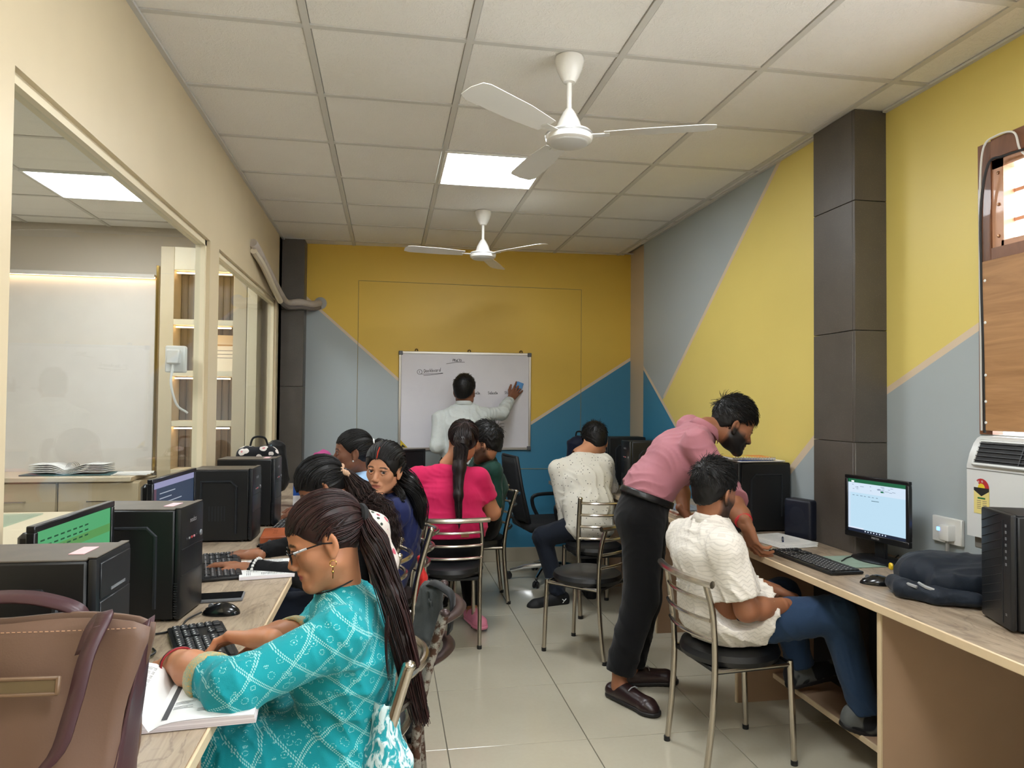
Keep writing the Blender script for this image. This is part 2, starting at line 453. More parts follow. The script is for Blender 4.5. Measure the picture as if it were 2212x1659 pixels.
w4 = MB()  # extra window out of view, added to bring in daylight
for lo, hi in (((XN-.02, -1.25, .95), (XN+.06, -1.18, 2.35)), ((XN-.02, .33, .95), (XN+.06, .40, 2.35)), ((XN-.02, -1.18, .95), (XN+.06, .33, 1.02)), ((XN-.02, -1.18, 2.28), (XN+.06, .33, 2.35)), ((XN-.01, -.385, 1.02), (XN+.05, -.325, 2.28))): w4.b2(lo, hi)
w4 = w4.build('window_4', mat('brown_window_wood', rgb(112, 72, 48), .4), smooth=False); tag(w4, kind='structure')
MB().b2((XN+.02, -1.18, 1.02), (XN+.025, -.385, 2.28)).build('pane', glass('window_pane', (1, 1, 1, 1)), w4, smooth=False)
MB().b2((XN+.02, -.325, 1.02), (XN+.025, .33, 2.28)).build('pane', glass('window_pane', (1, 1, 1, 1)), w4, smooth=False)
def granite():
    t = NT('dark_granite'); v = t.coord()
    f = t.noise(v, 6, 5); s = t.voro(v, 160); sp = t.ramp(s, [(.0, (1, 1, 1)), (.14, (1, 1, 1)), (.2, (0, 0, 0))])
    c = t.mix(f, rgb(72, 67, 62), rgb(94, 88, 82)); c = t.mix(t.math('MULTIPLY', sp, .35), c, rgb(150, 135, 115))
    t.base(c); t.set(Roughness=.42); return t.m
M_gran = granite(); M_joint = mat('pale_stone_joint', rgb(170, 160, 145), .8)
pil = MB().b2((3.016, 2.965, 0), (3.2, 3.25, ZC)).build('pillar_right', M_joint, smooth=False); tag(pil, kind='structure')
zs = [0] + [AX(1845, yy, 3.0).z for yy in (1180, 941, 661, 381)] + [ZC]
zs = [0, .53, 1.265, 1.78, 2.38, ZC]
for a, b in zip(zs, zs[1:]):
    MB().b2((2.998, 2.962, a+.0015), (3.016, 3.266, b-.0015), .0015).build('stone_slab', M_gran, pil)
    MB().b2((2.999, 2.944, a+.0015), (3.164, 2.962, b-.0015), .0015).build('stone_slab', M_gran, pil)
pl = MB().b2((.0, 6.29, 0), (.17, 6.46, ZC)).build('pillar_left', M_joint, smooth=False); tag(pl, kind='structure')
for a, b in ((0, .7), (.7, 1.55), (1.55, 2.2), (2.2, ZC)):
    MB().b2((-.015, 6.27, a+.001), (.185, 6.29, b-.001), .0015).build('stone_slab', M_gran, pl)
    MB().b2((.17, 6.29, a+.001), (.187, 6.45, b-.001), .0015).build('stone_slab', M_gran, pl)

# ----- glazed partition on the left
PT = .06                                   # thickness, X from -PT to 0
O1 = (1.885, 3.815, .74, 2.24); O2 = (4.01, 6.02, .74, 2.24)
wl = MB()
def slab(y0, y1, z0, z1): wl.b2((-PT, y0, z0), (0, y1, z1))
slab(-1.6, O1[0], -.1, ZC+.1); slab(O1[1], O2[0], -.1, ZC+.1); slab(O2[1], 6.5, -.1, ZC+.1)
for o in (O1, O2): slab(o[0], o[1], -.1, o[2]); slab(o[0], o[1], o[3], ZC+.1)
wall_left = wl.build('wall_left', M_cream, smooth=False); tag(wall_left, kind='structure')
M_frame = mat('cream_window_frame', rgb(222, 209, 178), .4)
M_pane = glass('clear_pane', (.97, .985, .98, 1))
for k, o in enumerate((O1, O2)):
    w = MB(); t = .028
    w.b2((-PT-.004, o[0], o[3]-t), (-.018, o[1], o[3])); w.b2((-PT-.004, o[0], o[2]), (-.018, o[1], o[2]+.015))
    w.b2((-PT-.004, o[0], o[2]), (-.018, o[0]+t, o[3])); w.b2((-PT-.004, o[1]-t, o[2]), (-.018, o[1], o[3]))
    ob = w.build('window_%d' % (k+1), M_frame, smooth=False); tag(ob, kind='structure')
    MB().b2((-.045, o[0]+t, o[2]+.015), (-.039, o[1]-t, o[3]-t)).build('pane', M_pane, ob, smooth=False)
# ================================================================= the office behind the glass
M_office_wall = mat('office_wall_white', rgb(214, 208, 200), .6, var=.02)
M_beige = mat('beige_wall', rgb(190, 180, 166), .6)
M_strip = emit('warm_led_strip', (1, .66, .36, 1), STRIP_STRENGTH)
M_cab = mat('beige_laminate_cabinet', rgb(196, 180, 150), .45, var=.03)
ow = MB().b2((-2.6, 6.12, -.1), (-.0, 6.3, ZC+.1)).build('wall_office_back', M_beige, smooth=False); tag(ow, kind='structure')
os_ = MB().b2((-2.75, -1.6, -.1), (-2.6, 6.3, ZC+.1)).build('wall_office_side', M_office_wall, smooth=False); tag(os_, kind='structure')
# white lit panel, raised from the wall, with a strip along its top
wp = MB().b2((-2.5, 6.09, .86), (-.94, 6.12, 2.385), .003).build('trim_1', M_office_wall); tag(wp, kind='structure')
st = thing('led_strip', 'long warm LED strip along the top of the white office wall', 'light', (-1.72, 6.075, 2.40))
MB().box((0, -.012, -.004), (1.56, .012, .012)).build('diffuser', M_strip, st, smooth=False)
MB().box((0, .012, .012), (1.56, .07, .018)).build('channel', M_office_wall, st, smooth=False)
MB().box((0, -.024, .006), (1.56, .006, .03)).build('lip', M_office_wall, st, smooth=False)
# open shelf niche, cream frame
sh = thing('wall_shelf_unit', 'tall cream shelf unit with lit niches behind the glass', 'shelf', (-.55, 5.9, 0))
M_slat = None
def slat_mat():
    t = NT('grey_wood_slats'); v = t.mapping(t.coord(), (22, 3, .6))
    t.base(t.ramp(t.noise(v, 2, 4), [(.3, rgb(84, 74, 64)), (.7, rgb(122, 110, 98))])); t.set(Roughness=.6); return t.m
M_slat = slat_mat()
for x in (-.30, .02+.28): pass
MB().b2((-.30, 0, .0), (-.20, .22, 2.62), .003).build('side_post', M_cab, sh)
MB().b2((.24, 0, .0), (.34, .22, 2.62), .003).build('side_post', M_cab, sh)
MB().b2((-.20, 0, 2.44), (.24, .22, 2.62), .003).build('top_board', M_frame, sh)
MB().b2((-.20, .20, .86), (.24, .22, 2.44)).build('back_panel', M_slat, sh, smooth=False)
for k in range(8):
    MB().b2((-.195+.054*k, .192, .88), (-.148+.054*k, .2, 2.43), .002).build('slat', M_slat, sh)
for z in (2.035, 1.635, 1.245, .87):
    MB().b2((-.20, 0, z-.022), (.24, .2, z+.022), .002).build('shelf_board', M_frame, sh)
for z in (2.43, 2.005, 1.605, 1.215):
    MB().b2((-.19, .03, z-.012), (.22, .045, z-.002)).build('niche_light', M_strip, sh, smooth=False)
ce = thing('certificate', 'cream award certificate leaning in the lit shelf niche', 'certificate', (-.40, 6.02, 1.66))
mm = Matrix.Rotation(math.radians(-12), 4, 'X')
MB().box((0, 0, .15), (.22, .008, .30), .002, mm).build('card', mat('cream_card', rgb(226, 214, 186), .6), ce)
MB().box((0, -.0045, .215), (.16, .001, .012), 0, mm).build('printed_line', mat('gold_print', rgb(170, 130, 60), .5), ce, smooth=False)
for k in range(3): MB().box((0, -.0045, .17-.03*k), (.13, .001, .005), 0, mm).build('printed_line', mat('grey_print', rgb(120, 110, 100), .6), ce, smooth=False)
# gold mirror strip and panels to the right of the shelf
mp = MB().b2((-.205, 5.90, 0), (.0-.13, 6.12, 2.62)).build('trim_2', M_frame, smooth=False); tag(mp, kind='structure')
gs = MB().b2((-.235, 5.96, .6), (-.205, 6.0, 2.5), .002).build('trim_3', mat('gold_mirror_strip', rgb(190, 160, 95), .15, 1.0)); tag(gs, kind='structure')
g2 = MB().b2((-.935, 6.08, .86), (-.915, 6.12, 2.5), .002).build('trim_4', mat('gold_mirror_strip', rgb(190, 160, 95), .15, 1.0)); tag(g2, kind='structure')
# low cabinet with drawers along the office wall
M_top = mat('pale_cabinet_top', rgb(206, 192, 166), .4)
tag(MB().b2((-2.58, 5.62, .83), (-.94, 6.09, .865), .004).build('cabinet_worktop', M_top), 'beige worktop along the office wall behind the glass', 'worktop')
for k, x in enumerate((-2.49, -1.935, -1.38)):
    lb = ['leftmost beige office cabinet unit seen through the glass', 'beige office cabinet with a chrome drawer handle seen through the glass', 'beige office cabinet beside the lit shelf unit'][k]
    c = thing('low_cabinet', lb, 'cabinet', (x-.06, 5.66, 0), 0, 'office cabinets under the worktop')
    MB().b2((.002, 0, .08), (.55, .42, .828)).build('body', M_cab, c, smooth=False)
    for z0, z1 in ((.56, .82), (.10, .55)):
        d = MB().b2((.008, -.018, z0), (.545, 0, z1), .003).build('drawer', M_cab, c)
        MB().tube([(.2, -.018, (z0+z1)/2), (.205, -.04, (z0+z1)/2), (.345, -.04, (z0+z1)/2), (.35, -.018, (z0+z1)/2)], .005, 6).build('handle', mat('chrome', rgb(200, 200, 200), .15, 1.0), d)
# open ring file and papers on the cabinet
M_paper = mat('white_paper', rgb(232, 232, 230), .7, var=.02, vscale=20)
fl = thing('open_ring_file', 'open ring binder with curling white sheets on the office worktop', 'file', (-1.42, 5.85, .866))
MB().box((0, 0, .004), (.62, .26, .008), .002).build('cover', mat('teal_board', rgb(60, 96, 100), .5), fl)
for s in (-1, 1):
    for k in range(5):
        b = MB(); P = []
        for i in range(9):
            t = i/8; P.append((s*(.015+.24*t), 0, .010+.007*k+.045*math.sin(min(1, t*1.6)*1.9)*(.35+.16*k)))
        b.strip(P, .22-.004*k, (0, 1, 0)); solidify(b.build('page_block', M_paper, fl), .003)
for y in (-.03, 0, .03):
    MB().tube([(.04*math.cos(a), y, .03+.06*math.sin(a)) for a in [math.pi*i/8 for i in range(9)]], .003, 5).build('ring', mat('chrome', rgb(200, 200, 200), .15, 1.0), fl)
pp = thing('paper_stack', 'loose printed sheets beside the ring binder on the office worktop', 'papers', (-.99, 5.80, .866))
for k in range(3): MB().box((.01*k, .008*k, .003+.005*k), (.25, .16, .004), 0, Matrix.Rotation(.12*k, 4, 'Z')).build('sheet', M_paper, pp, smooth=False)
# reception table with glass top
tb = thing('office_table', 'curved cream office table with a glass sheet on top, behind the partition', 'table', (-1.02, 4.0, 0))
poly = [(-.9, -.75), (.1, -.75)] + [(.1+.45*math.sin(a), -.3-.45*math.cos(a)) for a in [math.pi/2*i/8 for i in range(9)]] + [(.55, .35)] + [(.1+.45*math.cos(a), .35+.45*math.sin(a)) for a in [math.pi/2*i/8 for i in range(9)]] + [(-.9, .8)]
MB().prism(poly, .70, .74).build('table_top', mat('cream_table_top', rgb(222, 208, 178), .4), tb)
MB().prism([(x*.9, y*.9) for x, y in poly], 0, .70).build('base', mat('brown_table_base', rgb(112, 98, 82), .5), tb)
MB().b2((-.85, .1, .741), (-.1, .7, .749), .002).build('glass_sheet', glass('green_glass', (.88, .96, .95, 1)), tb)
# socket box hanging on the mullion, seen through the glass
sb = thing('socket_box', 'white plug adapter box on the glass frame behind the mullion', 'socket', (-.075, 3.70, 1.63))
MB().box((-.045, -.0, 0), (.09, .05, .13), .006).build('body', M_white_plastic, sb); MB().box((-.045, -.045, .01), (.06, .04, .07), .006).build('plug', M_white_plastic, sb)
MB().tube(catmull([(-.045, -.05, -.03), (-.05, -.06, -.12), (-.03, -.03, -.22), (.0, .04, -.26)]), .006, 6).build('cable', M_white_plastic, sb)

# ================================================================= window, AC, things on the walls
def wood(name, c1, c2, sc=(1.5, 14, 14), rough=.4, coat=.2):
    if name in MATS: return MATS[name]
    t = NT(name); v = t.mapping(t.coord(), sc)
    f = t.noise(v, 1.6, 5, .6, 1.2); t.base(t.ramp(f, [(.3, c1), (.7, c2)])); t.set(Roughness=rough); t.p.inputs['Coat Weight'].default_value = coat
    t.bump(f, .08, .003); MATS[name] = t.m; return t.m
M_brown = wood('brown_painted_wood', rgb(104, 66, 44), rgb(132, 88, 60), (6, 6, 2))
M_pinkwood = wood('varnished_pink_wood', rgb(186, 134, 100), rgb(206, 156, 124), (6, 6, 2))
M_ply = wood('plywood_board', rgb(150, 108, 68), rgb(182, 138, 94), (2, 1.2, 14), .5, .1)
win = MB()
win.b2((XN-.006, WY1-.06, WZ0), (XN+.04, WY1, WZ1)); win.b2((XN-.02, WY0, WZ0), (XN+.05, WY0+.075, WZ1))
win.b2((XN-.02, WY0+.075, WZ1-.075), (XN+.05, WY1-.075, WZ1)); win.b2((XN-.02, WY0+.075, 1.985), (XN+.05, WY1-.075, 2.035))
win.b2((XN-.02, 1.31, WZ0), (XN+.05, 1.36, WZ1-.075)); win.b2((XN-.02, WY0+.075, WZ0), (XN+.05, 1.31, WZ0+.05))
wo_ = win.build('window_3', M_brown, smooth=False); tag(wo_, kind='structure')
cas = MB()
for y in (WY1-.083, WY0+.105): cas.b2((XN+.0, y-.028, 2.035), (XN+.05, y+.028, WZ1-.075))
cas.b2((XN, WY0+.1, WZ1-.11), (XN+.05, WY1-.055, WZ1-.075)); cas.b2((XN, WY0+.1, 2.035), (XN+.05, WY1-.1, 2.06))
cas.build('casement', M_pinkwood, wo_, smooth=False)
for k in range(10):
    y = WY1-.22-.15*k
    MB().b2((XN+.045, y-.009, 2.05), (XN+.06, y+.009, WZ1-.1)).build('grille_bar', M_pinkwood, wo_, smooth=False)
for z in (2.14, 2.25): MB().b2((XN+.047, WY0+.1, z-.007), (XN+.058, WY1-.1, z+.007)).build('grille_bar', M_pinkwood, wo_, smooth=False)
MB().b2((XN+.065, WY0+.08, 2.03), (XN+.069, WY1-.08, WZ1-.07)).build('pane', glass('window_pane', (1, 1, 1, 1)), wo_, smooth=False)
for z in (2.08, 2.2, 2.32): MB().lathe([(0, .004), (.006, .003), (.007, 0)], 8, Matrix.Translation((XN-.001, WY1-.09, z)) @ Matrix.Rotation(-math.pi/2, 4, 'Y')).build('screw', mat('brass_screw', rgb(150, 110, 80), .3, .8), wo_)
MB().b2((XN+.02, WY0+.075, WZ0+.05), (XN+.025, 1.31, 1.985)).build('pane', glass('window_pane', (1, 1, 1, 1)), wo_, smooth=False)  # lower pane out of view, glazed to let in more daylight
ply = thing('plywood_panel', 'brown plywood board screwed over the lower window above the air conditioner', 'board', (XN, 1.9, 1.335))
MB().b2((-.03, -.55, .01), (-.008, .475, .655), .002).build('sheet', M_ply, ply)
for y in (.46, -.5):
    for z in (.04, .12, .22, .42, .58): MB().sphere((-.031, y, z), .006, 8, (.5, 1, 1)).build('screw', M_white_plastic, ply)
cb = tag(MB().tube(catmull([AX(2240, 350, XN-.03), AX(2205, 325, XN-.03), AX(2190, 286, XN-.03), AX(2150, 294, XN-.028), AX(2124, 322, XN-.028), AX(2117, 420, XN-.012), AX(2117, 600, XN-.012), AX(2119, 750, XN-.012), AX(2121, 930, XN-.012)], 8), .004, 6).build('white_cable', M_white_plastic), 'white cable clipped along the brown window frame', 'cable')
M_blk = mat('black_rubber', rgb(22, 22, 23), .5)
cb2 = tag(MB().tube(catmull([AX(2235, 316, XN-.03), AX(2200, 326, XN-.035), AX(2165, 338, XN-.036), AX(2135, 355, XN-.036), AX(2119, 450, XN-.03), AX(2120, 600, XN-.03), AX(2124, 750, XN-.03), AX(2127, 935, XN-.03)], 8), .005, 6).build('black_cable', M_blk), 'black cable drooping down the side of the brown window frame', 'cable')

M_ac = mat('white_ac_plastic', rgb(204, 206, 205), .3)
ac = thing('air_conditioner', 'white wall air conditioner with a dark louvre grille under the plywood', 'air conditioner', (3.045, 2.02, .955))
sec = [(0, .0), (.0, .262), (.012, .305), (.03, .343), (.045, .362), (.06, .37), (.114, .37), (.114, 0)]          # (x, z) profile
def extr(mb, poly, y0, y1):
    a = [mb.bm.verts.new((x, y0, z)) for x, z in poly]; b = [mb.bm.verts.new((x, y1, z)) for x, z in poly]; k = len(poly)
    mb.bm.faces.new(a); mb.bm.faces.new(b[::-1])
    for i in range(k): mb.bm.faces.new((a[i], b[i], b[(i+1) % k], a[(i+1) % k]))
    return mb
b = extr(MB(), sec, -.45, .34); b.build('body', M_ac, ac, sharp=.3)
fr = MB()
mf = Matrix.Translation((.0165, -.05, .314)) @ Matrix.Rotation(math.radians(22), 4, 'Y')
for lo, hi in (((-.008, -.36, .036), (.004, .36, .046)), ((-.008, -.36, -.056), (.004, .36, -.044)), ((-.008, .35, -.056), (.004, .36, .046)), ((-.008, -.36, -.056), (.004, -.35, .046))): fr.b2(lo, hi, .003, mf)
fr.build('outlet_frame', M_ac, ac)
MB().b2((-.0055, -.35, -.044), (.001, .35, .036), 0, mf).build('outlet', mat('dark_outlet', rgb(12, 13, 15), .6), ac, smooth=False)
for k in range(5): MB().b2((-.011, -.35, -.036+.0165*k), (-.006, .35, -.034+.0165*k), 0, mf).build('louvre', mat('grey_louvre', rgb(58, 60, 64), .45), ac, smooth=False)
for y in (.16, -.12): MB().b2((-.0095, y-.0015, -.044), (-.0056, y+.0015, .036), 0, mf).build('louvre_strut', mat('grey_louvre', rgb(58, 60, 64), .45), ac, smooth=False)
MB().b2((-.001, -.45, .247), (.0, .34, .25)).build('panel_seam', mat('dark_seam', rgb(120, 120, 118), .5), ac, smooth=False)
# energy label
lab = MB().b2((-.0016, .238, .088), (-.0004, .306, .185)).build('energy_label', mat('pale_yellow_label', rgb(222, 206, 130), .6), ac, smooth=False)
def fan_piece(r0, r1, a0, a1, cy, cz, x): return [(x, cy+r*math.cos(a), cz+r*math.sin(a)) for r, aa in ((r0, (a0, a1)), (r1, (a1, a0))) for a in [aa[0]+(aa[1]-aa[0])*i/8 for i in range(9)]]
MB().quad(fan_piece(.016, .034, math.radians(50), math.radians(180), .272, .183, -.0017)[::-1]).build('star_band', mat('label_red', rgb(176, 40, 44), .6), lab, smooth=False)
MB().quad(fan_piece(.016, .034, math.radians(0), math.radians(50), .272, .183, -.0017)[::-1]).build('star_band', mat('label_white', rgb(220, 220, 214), .6), lab, smooth=False)
MB().quad(fan_piece(.001, .016, 0, math.pi, .272, .183, -.0017)[::-1]).build('star_disc', mat('label_yellow', rgb(224, 196, 40), .6), lab, smooth=False)
MB().quad([(-.0018, .238, .183), (-.0018, .306, .183), (-.0018, .306, .172), (-.0018, .272, .152), (-.0018, .238, .172)]).build('black_arrow', mat('label_black', rgb(26, 26, 26), .6), lab, smooth=False)
MI = lambda y, z: frame_M((-.0021, y, z), (0, -1, 0), (0, 0, 1))
for k, (yy, zz) in enumerate(((.295, .193), (.285, .204), (.268, .206))): text('star', '*', .022, MI(yy, zz-.004), mat('label_white', rgb(220, 220, 214), .6), lab)
MB().b2((-.0019, .255, .142), (-.0017, .289, .148)).build('label_print', mat('label_green', rgb(40, 110, 60), .6), lab, smooth=False)
for k in range(5):
    for yy in (.283, .258): MB().b2((-.0019, yy-.009, .134-.007*k), (-.0017, yy+.009, .136-.007*k)).build('label_print', mat('grey_print', rgb(120, 110, 100), .6), lab, smooth=False)
text('printed_text', 'IQ', .018, frame_M((-.0012, .262, .02), (0, -1, 0), (0, 0, 1)), mat('grey_print', rgb(120, 110, 100), .6), ac)
MB().b2((.02, -.4, -.045), (.11, .33, 0), .004).build('underside', mat('grey_ac_base', rgb(110, 106, 98), .6), ac)

sw = thing('switchboard', 'white wall switchboard with a plugged-in adapter beside the air conditioner', 'socket', (XN, 2.575, .93))
MB().box((-.008, 0, 0), (.016, .155, .105), .003).build('plate', M_white_plastic, sw)
pl_ = MB().box((-.03, -.02, -.005), (.04, .055, .065), .008, seg=2).build('plug', M_white_plastic, sw)
MB().box((-.051, .004, .008), (.002, .014, .014)).build('indicator_light', emit('blue_led', (.1, .3, 1, 1), 4), pl_, smooth=False)
MB().tube(catmull([(-.03, -.02, -.035), (-.03, -.02, -.07), (-.025, -.005, -.12), (-.03, .0, -.165)]), .007, 6).build('cord', mat('grey_cord', rgb(150, 150, 146), .5), sw)
# cables behind the right desk
for k, pts in enumerate(([(1990, 1175, 3.05), (1992, 1185, 3.0), (2000, 1200, 2.98)],)): pass

# whiteboard
wbl, wbr = bw_uz(AB(862, 758, .02)), bw_uz(AB(1146, 972, .02))
U0, U1, Z0, Z1 = wbl[0], wbr[0], wbr[1], wbl[1]
wb = thing('whiteboard', 'aluminium-framed whiteboard with marker writing on the yellow back wall', 'whiteboard', BW0+BDIR*((U0+U1)/2)+BNOR*.0+Vector((0, 0, Z0)), math.atan2(BDIR.y, BDIR.x))
W_, H_ = U1-U0, Z1-Z0
def wb_mat():
    t = NT('whiteboard_surface'); v = t.coord(); f = t.noise(v, 4, 5, .6, .8)
    t.base(t.mix(f, rgb(216, 214, 222), rgb(228, 226, 232))); t.set(Roughness=.3); return t.m
MB().b2((-W_/2+.01, -.016, .01), (W_/2-.01, -.004, H_-.01)).build('board', wb_mat(), wb, smooth=False)
M_alu = mat('brushed_aluminium', rgb(196, 194, 188), .3, .85)
for lo, hi in (((-W_/2, -.022, 0), (W_/2, 0, .022)), ((-W_/2, -.022, H_-.022), (W_/2, 0, H_)), ((-W_/2, -.022, .022), (-W_/2+.022, 0, H_-.022)), ((W_/2-.022, -.022, .022), (W_/2, 0, H_-.022))):
    MB().b2(lo, hi, .003).build('frame_rail', M_alu, wb)
for sx in (-1, 1):
    for z in (0, H_): MB().box((sx*(W_/2-.016), -.013, abs(z-.016)), (.036, .03, .036), .004).build('corner_cap', mat('grey_corner_cap', rgb(96, 98, 102), .5), wb)
for x in (-.44, .03, .5): MB().tube([(x+.012*math.cos(a), -.012, H_+.008+.012*math.sin(a)) for a in [2*math.pi*i/10 for i in range(10)]], .004, 5, closed=True).build('hanging_ring', mat('brown_metal', rgb(92, 74, 44), .4, .6), wb)
MB().quad([(-W_/2+.022, -.0175, .022), (-W_/2+.085, -.0175, .022), (-W_/2+.022, -.0175, .09)]).build('corner_sticker', mat('yellow_sticker', rgb(206, 176, 40), .5), wb, smooth=False)
MB().quad([(-W_/2+.026, -.0178, .025), (-W_/2+.07, -.0178, .025), (-W_/2+.04, -.0178, .05)]).build('sticker_print', mat('label_black', rgb(26, 26, 26), .6), wb, smooth=False)
M_ink = mat('black_marker_ink', rgb(40, 40, 46), .6)
LET = {  # small hand-written stroke alphabet: unit box 0..1 wide, 0..1 high
 'P': [[(.1, 0), (.1, 1)], [(.1, 1), (.6, .95), (.65, .65), (.1, .5)]], 'R': [[(.1, 0), (.1, 1)], [(.1, 1), (.55, .9), (.5, .6), (.1, .5), (.65, 0)]],
 'a': [[(.6, .5), (.3, .6), (.1, .3), (.3, 0), (.6, .3), (.6, .55), (.65, 0)]], 'C': [[(.65, .9), (.3, 1), (.05, .5), (.3, 0), (.7, .1)]],
 'T': [[(.05, 1), (.75, 1)], [(.4, 1), (.4, 0)]], 'O': [[(.35, 1), (.05, .5), (.35, 0), (.65, .5), (.35, 1)]],
 'D': [[(.15, 0), (.2, .9), (.6, .75), (.6, .2), (.1, 0), (.6, .05)]], 's': [[(.55, .5), (.25, .55), (.2, .38), (.5, .25), (.45, .05), (.1, .0)]],
 'h': [[(.15, 0), (.25, 1)], [(.17, .35), (.4, .55), (.5, .4), (.5, 0)]], 'b': [[(.15, 0), (.25, 1)], [(.17, .3), (.4, .55), (.55, .3), (.4, 0), (.15, .05)]],
 'o': [[(.35, .55), (.1, .3), (.3, 0), (.55, .25), (.35, .55)]], 'r': [[(.15, 0), (.2, .55)], [(.18, .35), (.35, .55), (.55, .5)]],
 'd': [[(.5, .5), (.2, .5), (.1, .2), (.3, 0), (.55, .3), (.7, 1.1)], [(.58, .4), (.6, 0)]], 'm': [[(.05, 0), (.1, .5), (.25, .5), (.28, 0)], [(.28, .35), (.45, .5), (.5, 0)]],
 'n': [[(.1, 0), (.15, .5)], [(.13, .3), (.35, .55), (.5, .35), (.5, 0)]], 't': [[(.35, 1), (.3, .1), (.5, 0)], [(.1, .65), (.6, .7)]],
 'e': [[(.1, .3), (.5, .35), (.35, .55), (.1, .3), (.3, 0), (.55, .1)]], 'l': [[(.25, 1.05), (.2, .05), (.4, 0)]], 'S': [[(.6, .9), (.25, 1), (.15, .65), (.5, .45), (.5, .1), (.1, 0)]],
 'w': [[(.05, .5), (.15, 0), (.3, .4), (.45, 0), (.6, .5)]], '1': [[(.3, .8), (.4, 1), (.4, 0)]], '.': [[(.2, 0), (.25, .02)]], 'u': [[(.1, .5), (.15, .05), (.4, .1), (.5, .5), (.55, 0)]]}
def hand_write(s, x, z, size, slope=.0, adv=.62):
    mb = MB(); x0 = x
    for ch in s:
        if ch in LET:
            for st_ in LET[ch]:
                P = [(x+u*size*.8, -.0172, z+(x-x0)*slope+v*size) for u, v in st_]
                mb.tube(catmull(P, 3) if len(P) > 2 else P, .0016, 4)
        x += size*adv*(.75 if ch in 'l1.' else 1)
    mb.build('marker_writing', M_ink, wb, smooth=False)
def stroke(P): MB().tube(catmull(P, 4), .0016, 4).build('marker_writing', M_ink, wb, smooth=False)
def wbl_xz(px, py): p = AB(px, py, .017); u, z = bw_uz(p); return u-(U0+U1)/2, z-Z0
x, z = wbl_xz(978, 781); hand_write('PRaCTO', x, z, .022, 0, .6)
stroke([(a, -.0172, b_) for a, b_ in (wbl_xz(964, 786), wbl_xz(983, 783), wbl_xz(1004, 782.5))])
x, z = wbl_xz(915, 804.5); hand_write('Dashboard', x, z, .03, .08, .56)
x, z = wbl_xz(904.5, 806); hand_write('1', x, z, .02)
cx, cz = wbl_xz(906.5, 803.5); stroke([(cx+.022*math.cos(a), -.0172, cz+.02*math.sin(a)) for a in [2*math.pi*i/12 for i in range(13)]])
stroke([(a, -.0172, b_) for a, b_ in (wbl_xz(909, 808), wbl_xz(930, 807.5), wbl_xz(957, 806))]); stroke([(a, -.0172, b_) for a, b_ in (wbl_xz(915, 811), wbl_xz(935, 809.5), wbl_xz(957, 806.5))])
x, z = wbl_xz(1018, 851.5); hand_write('nameOn.', x, z, .024, 0, .55)
x, z = wbl_xz(1054, 851.5); hand_write('SalesOn', x, z, .024, 0, .56)
x, z = wbl_xz(1090, 851); hand_write('Stow', x, z, .024, 0, .56)

# AC pipes wrapped in tape
M_wrap = mat('grey_pipe_wrap', rgb(176, 166, 156), .6, var=.1, vscale=12, bump=.5, bscale=40)
pi_ = thing('pipe_bundle', 'taped grey pipe bundle bending from the partition to the back wall', 'pipe', (.04, 5.5, 2.3))
base = Vector((.04, 5.5, 2.3))
P1 = catmull([Vector((.015, 4.86, 2.46)), Vector((.03, 4.95, 2.43)), Vector((.04, 5.45, 2.34)), Vector((.05, 5.85, 2.27)), Vector((.06, 6.17, 2.245)), Vector((.16, 6.22, 2.26)), Vector((.24, 6.3, 2.255)), AB(690, 655, .01)], 6)
MB().tube([p-base for p in P1], .03, 10).build('wrapped_pipe', M_wrap, pi_)
P2 = catmull([Vector((.02, 4.87, 2.41)), Vector((.04, 5.1, 2.36)), Vector((.05, 5.5, 2.27)), Vector((.05, 5.86, 2.215))], 6)
MB().tube([p-base for p in P2], .022, 8).build('bare_pipe', mat('cream_pipe', rgb(206, 194, 170), .5), pi_)
P3 = catmull([Vector((.03, 5.8, 2.25)), Vector((.06, 6.15, 2.21)), Vector((.17, 6.235, 2.22)), Vector((.25, 6.32, 2.22)), AB(690, 664, .01)], 5)
MB().tube([p-base for p in P3], .02, 8).build('tape_wrap', mat('dark_tape', rgb(110, 104, 100), .5), pi_)
ph = AB(692, 655, .004)
patch = MB().lathe([(0, .0), (.05, .0), (.058, -.006)], 14, frame_M(ph, BDIR, (0, 0, 1))).build('plaster_patch', mat('rough_plaster', rgb(160, 160, 158), .9, bump=.5)); tag(patch, 'grey plaster patch around the pipe hole in the back wall', 'plaster patch')

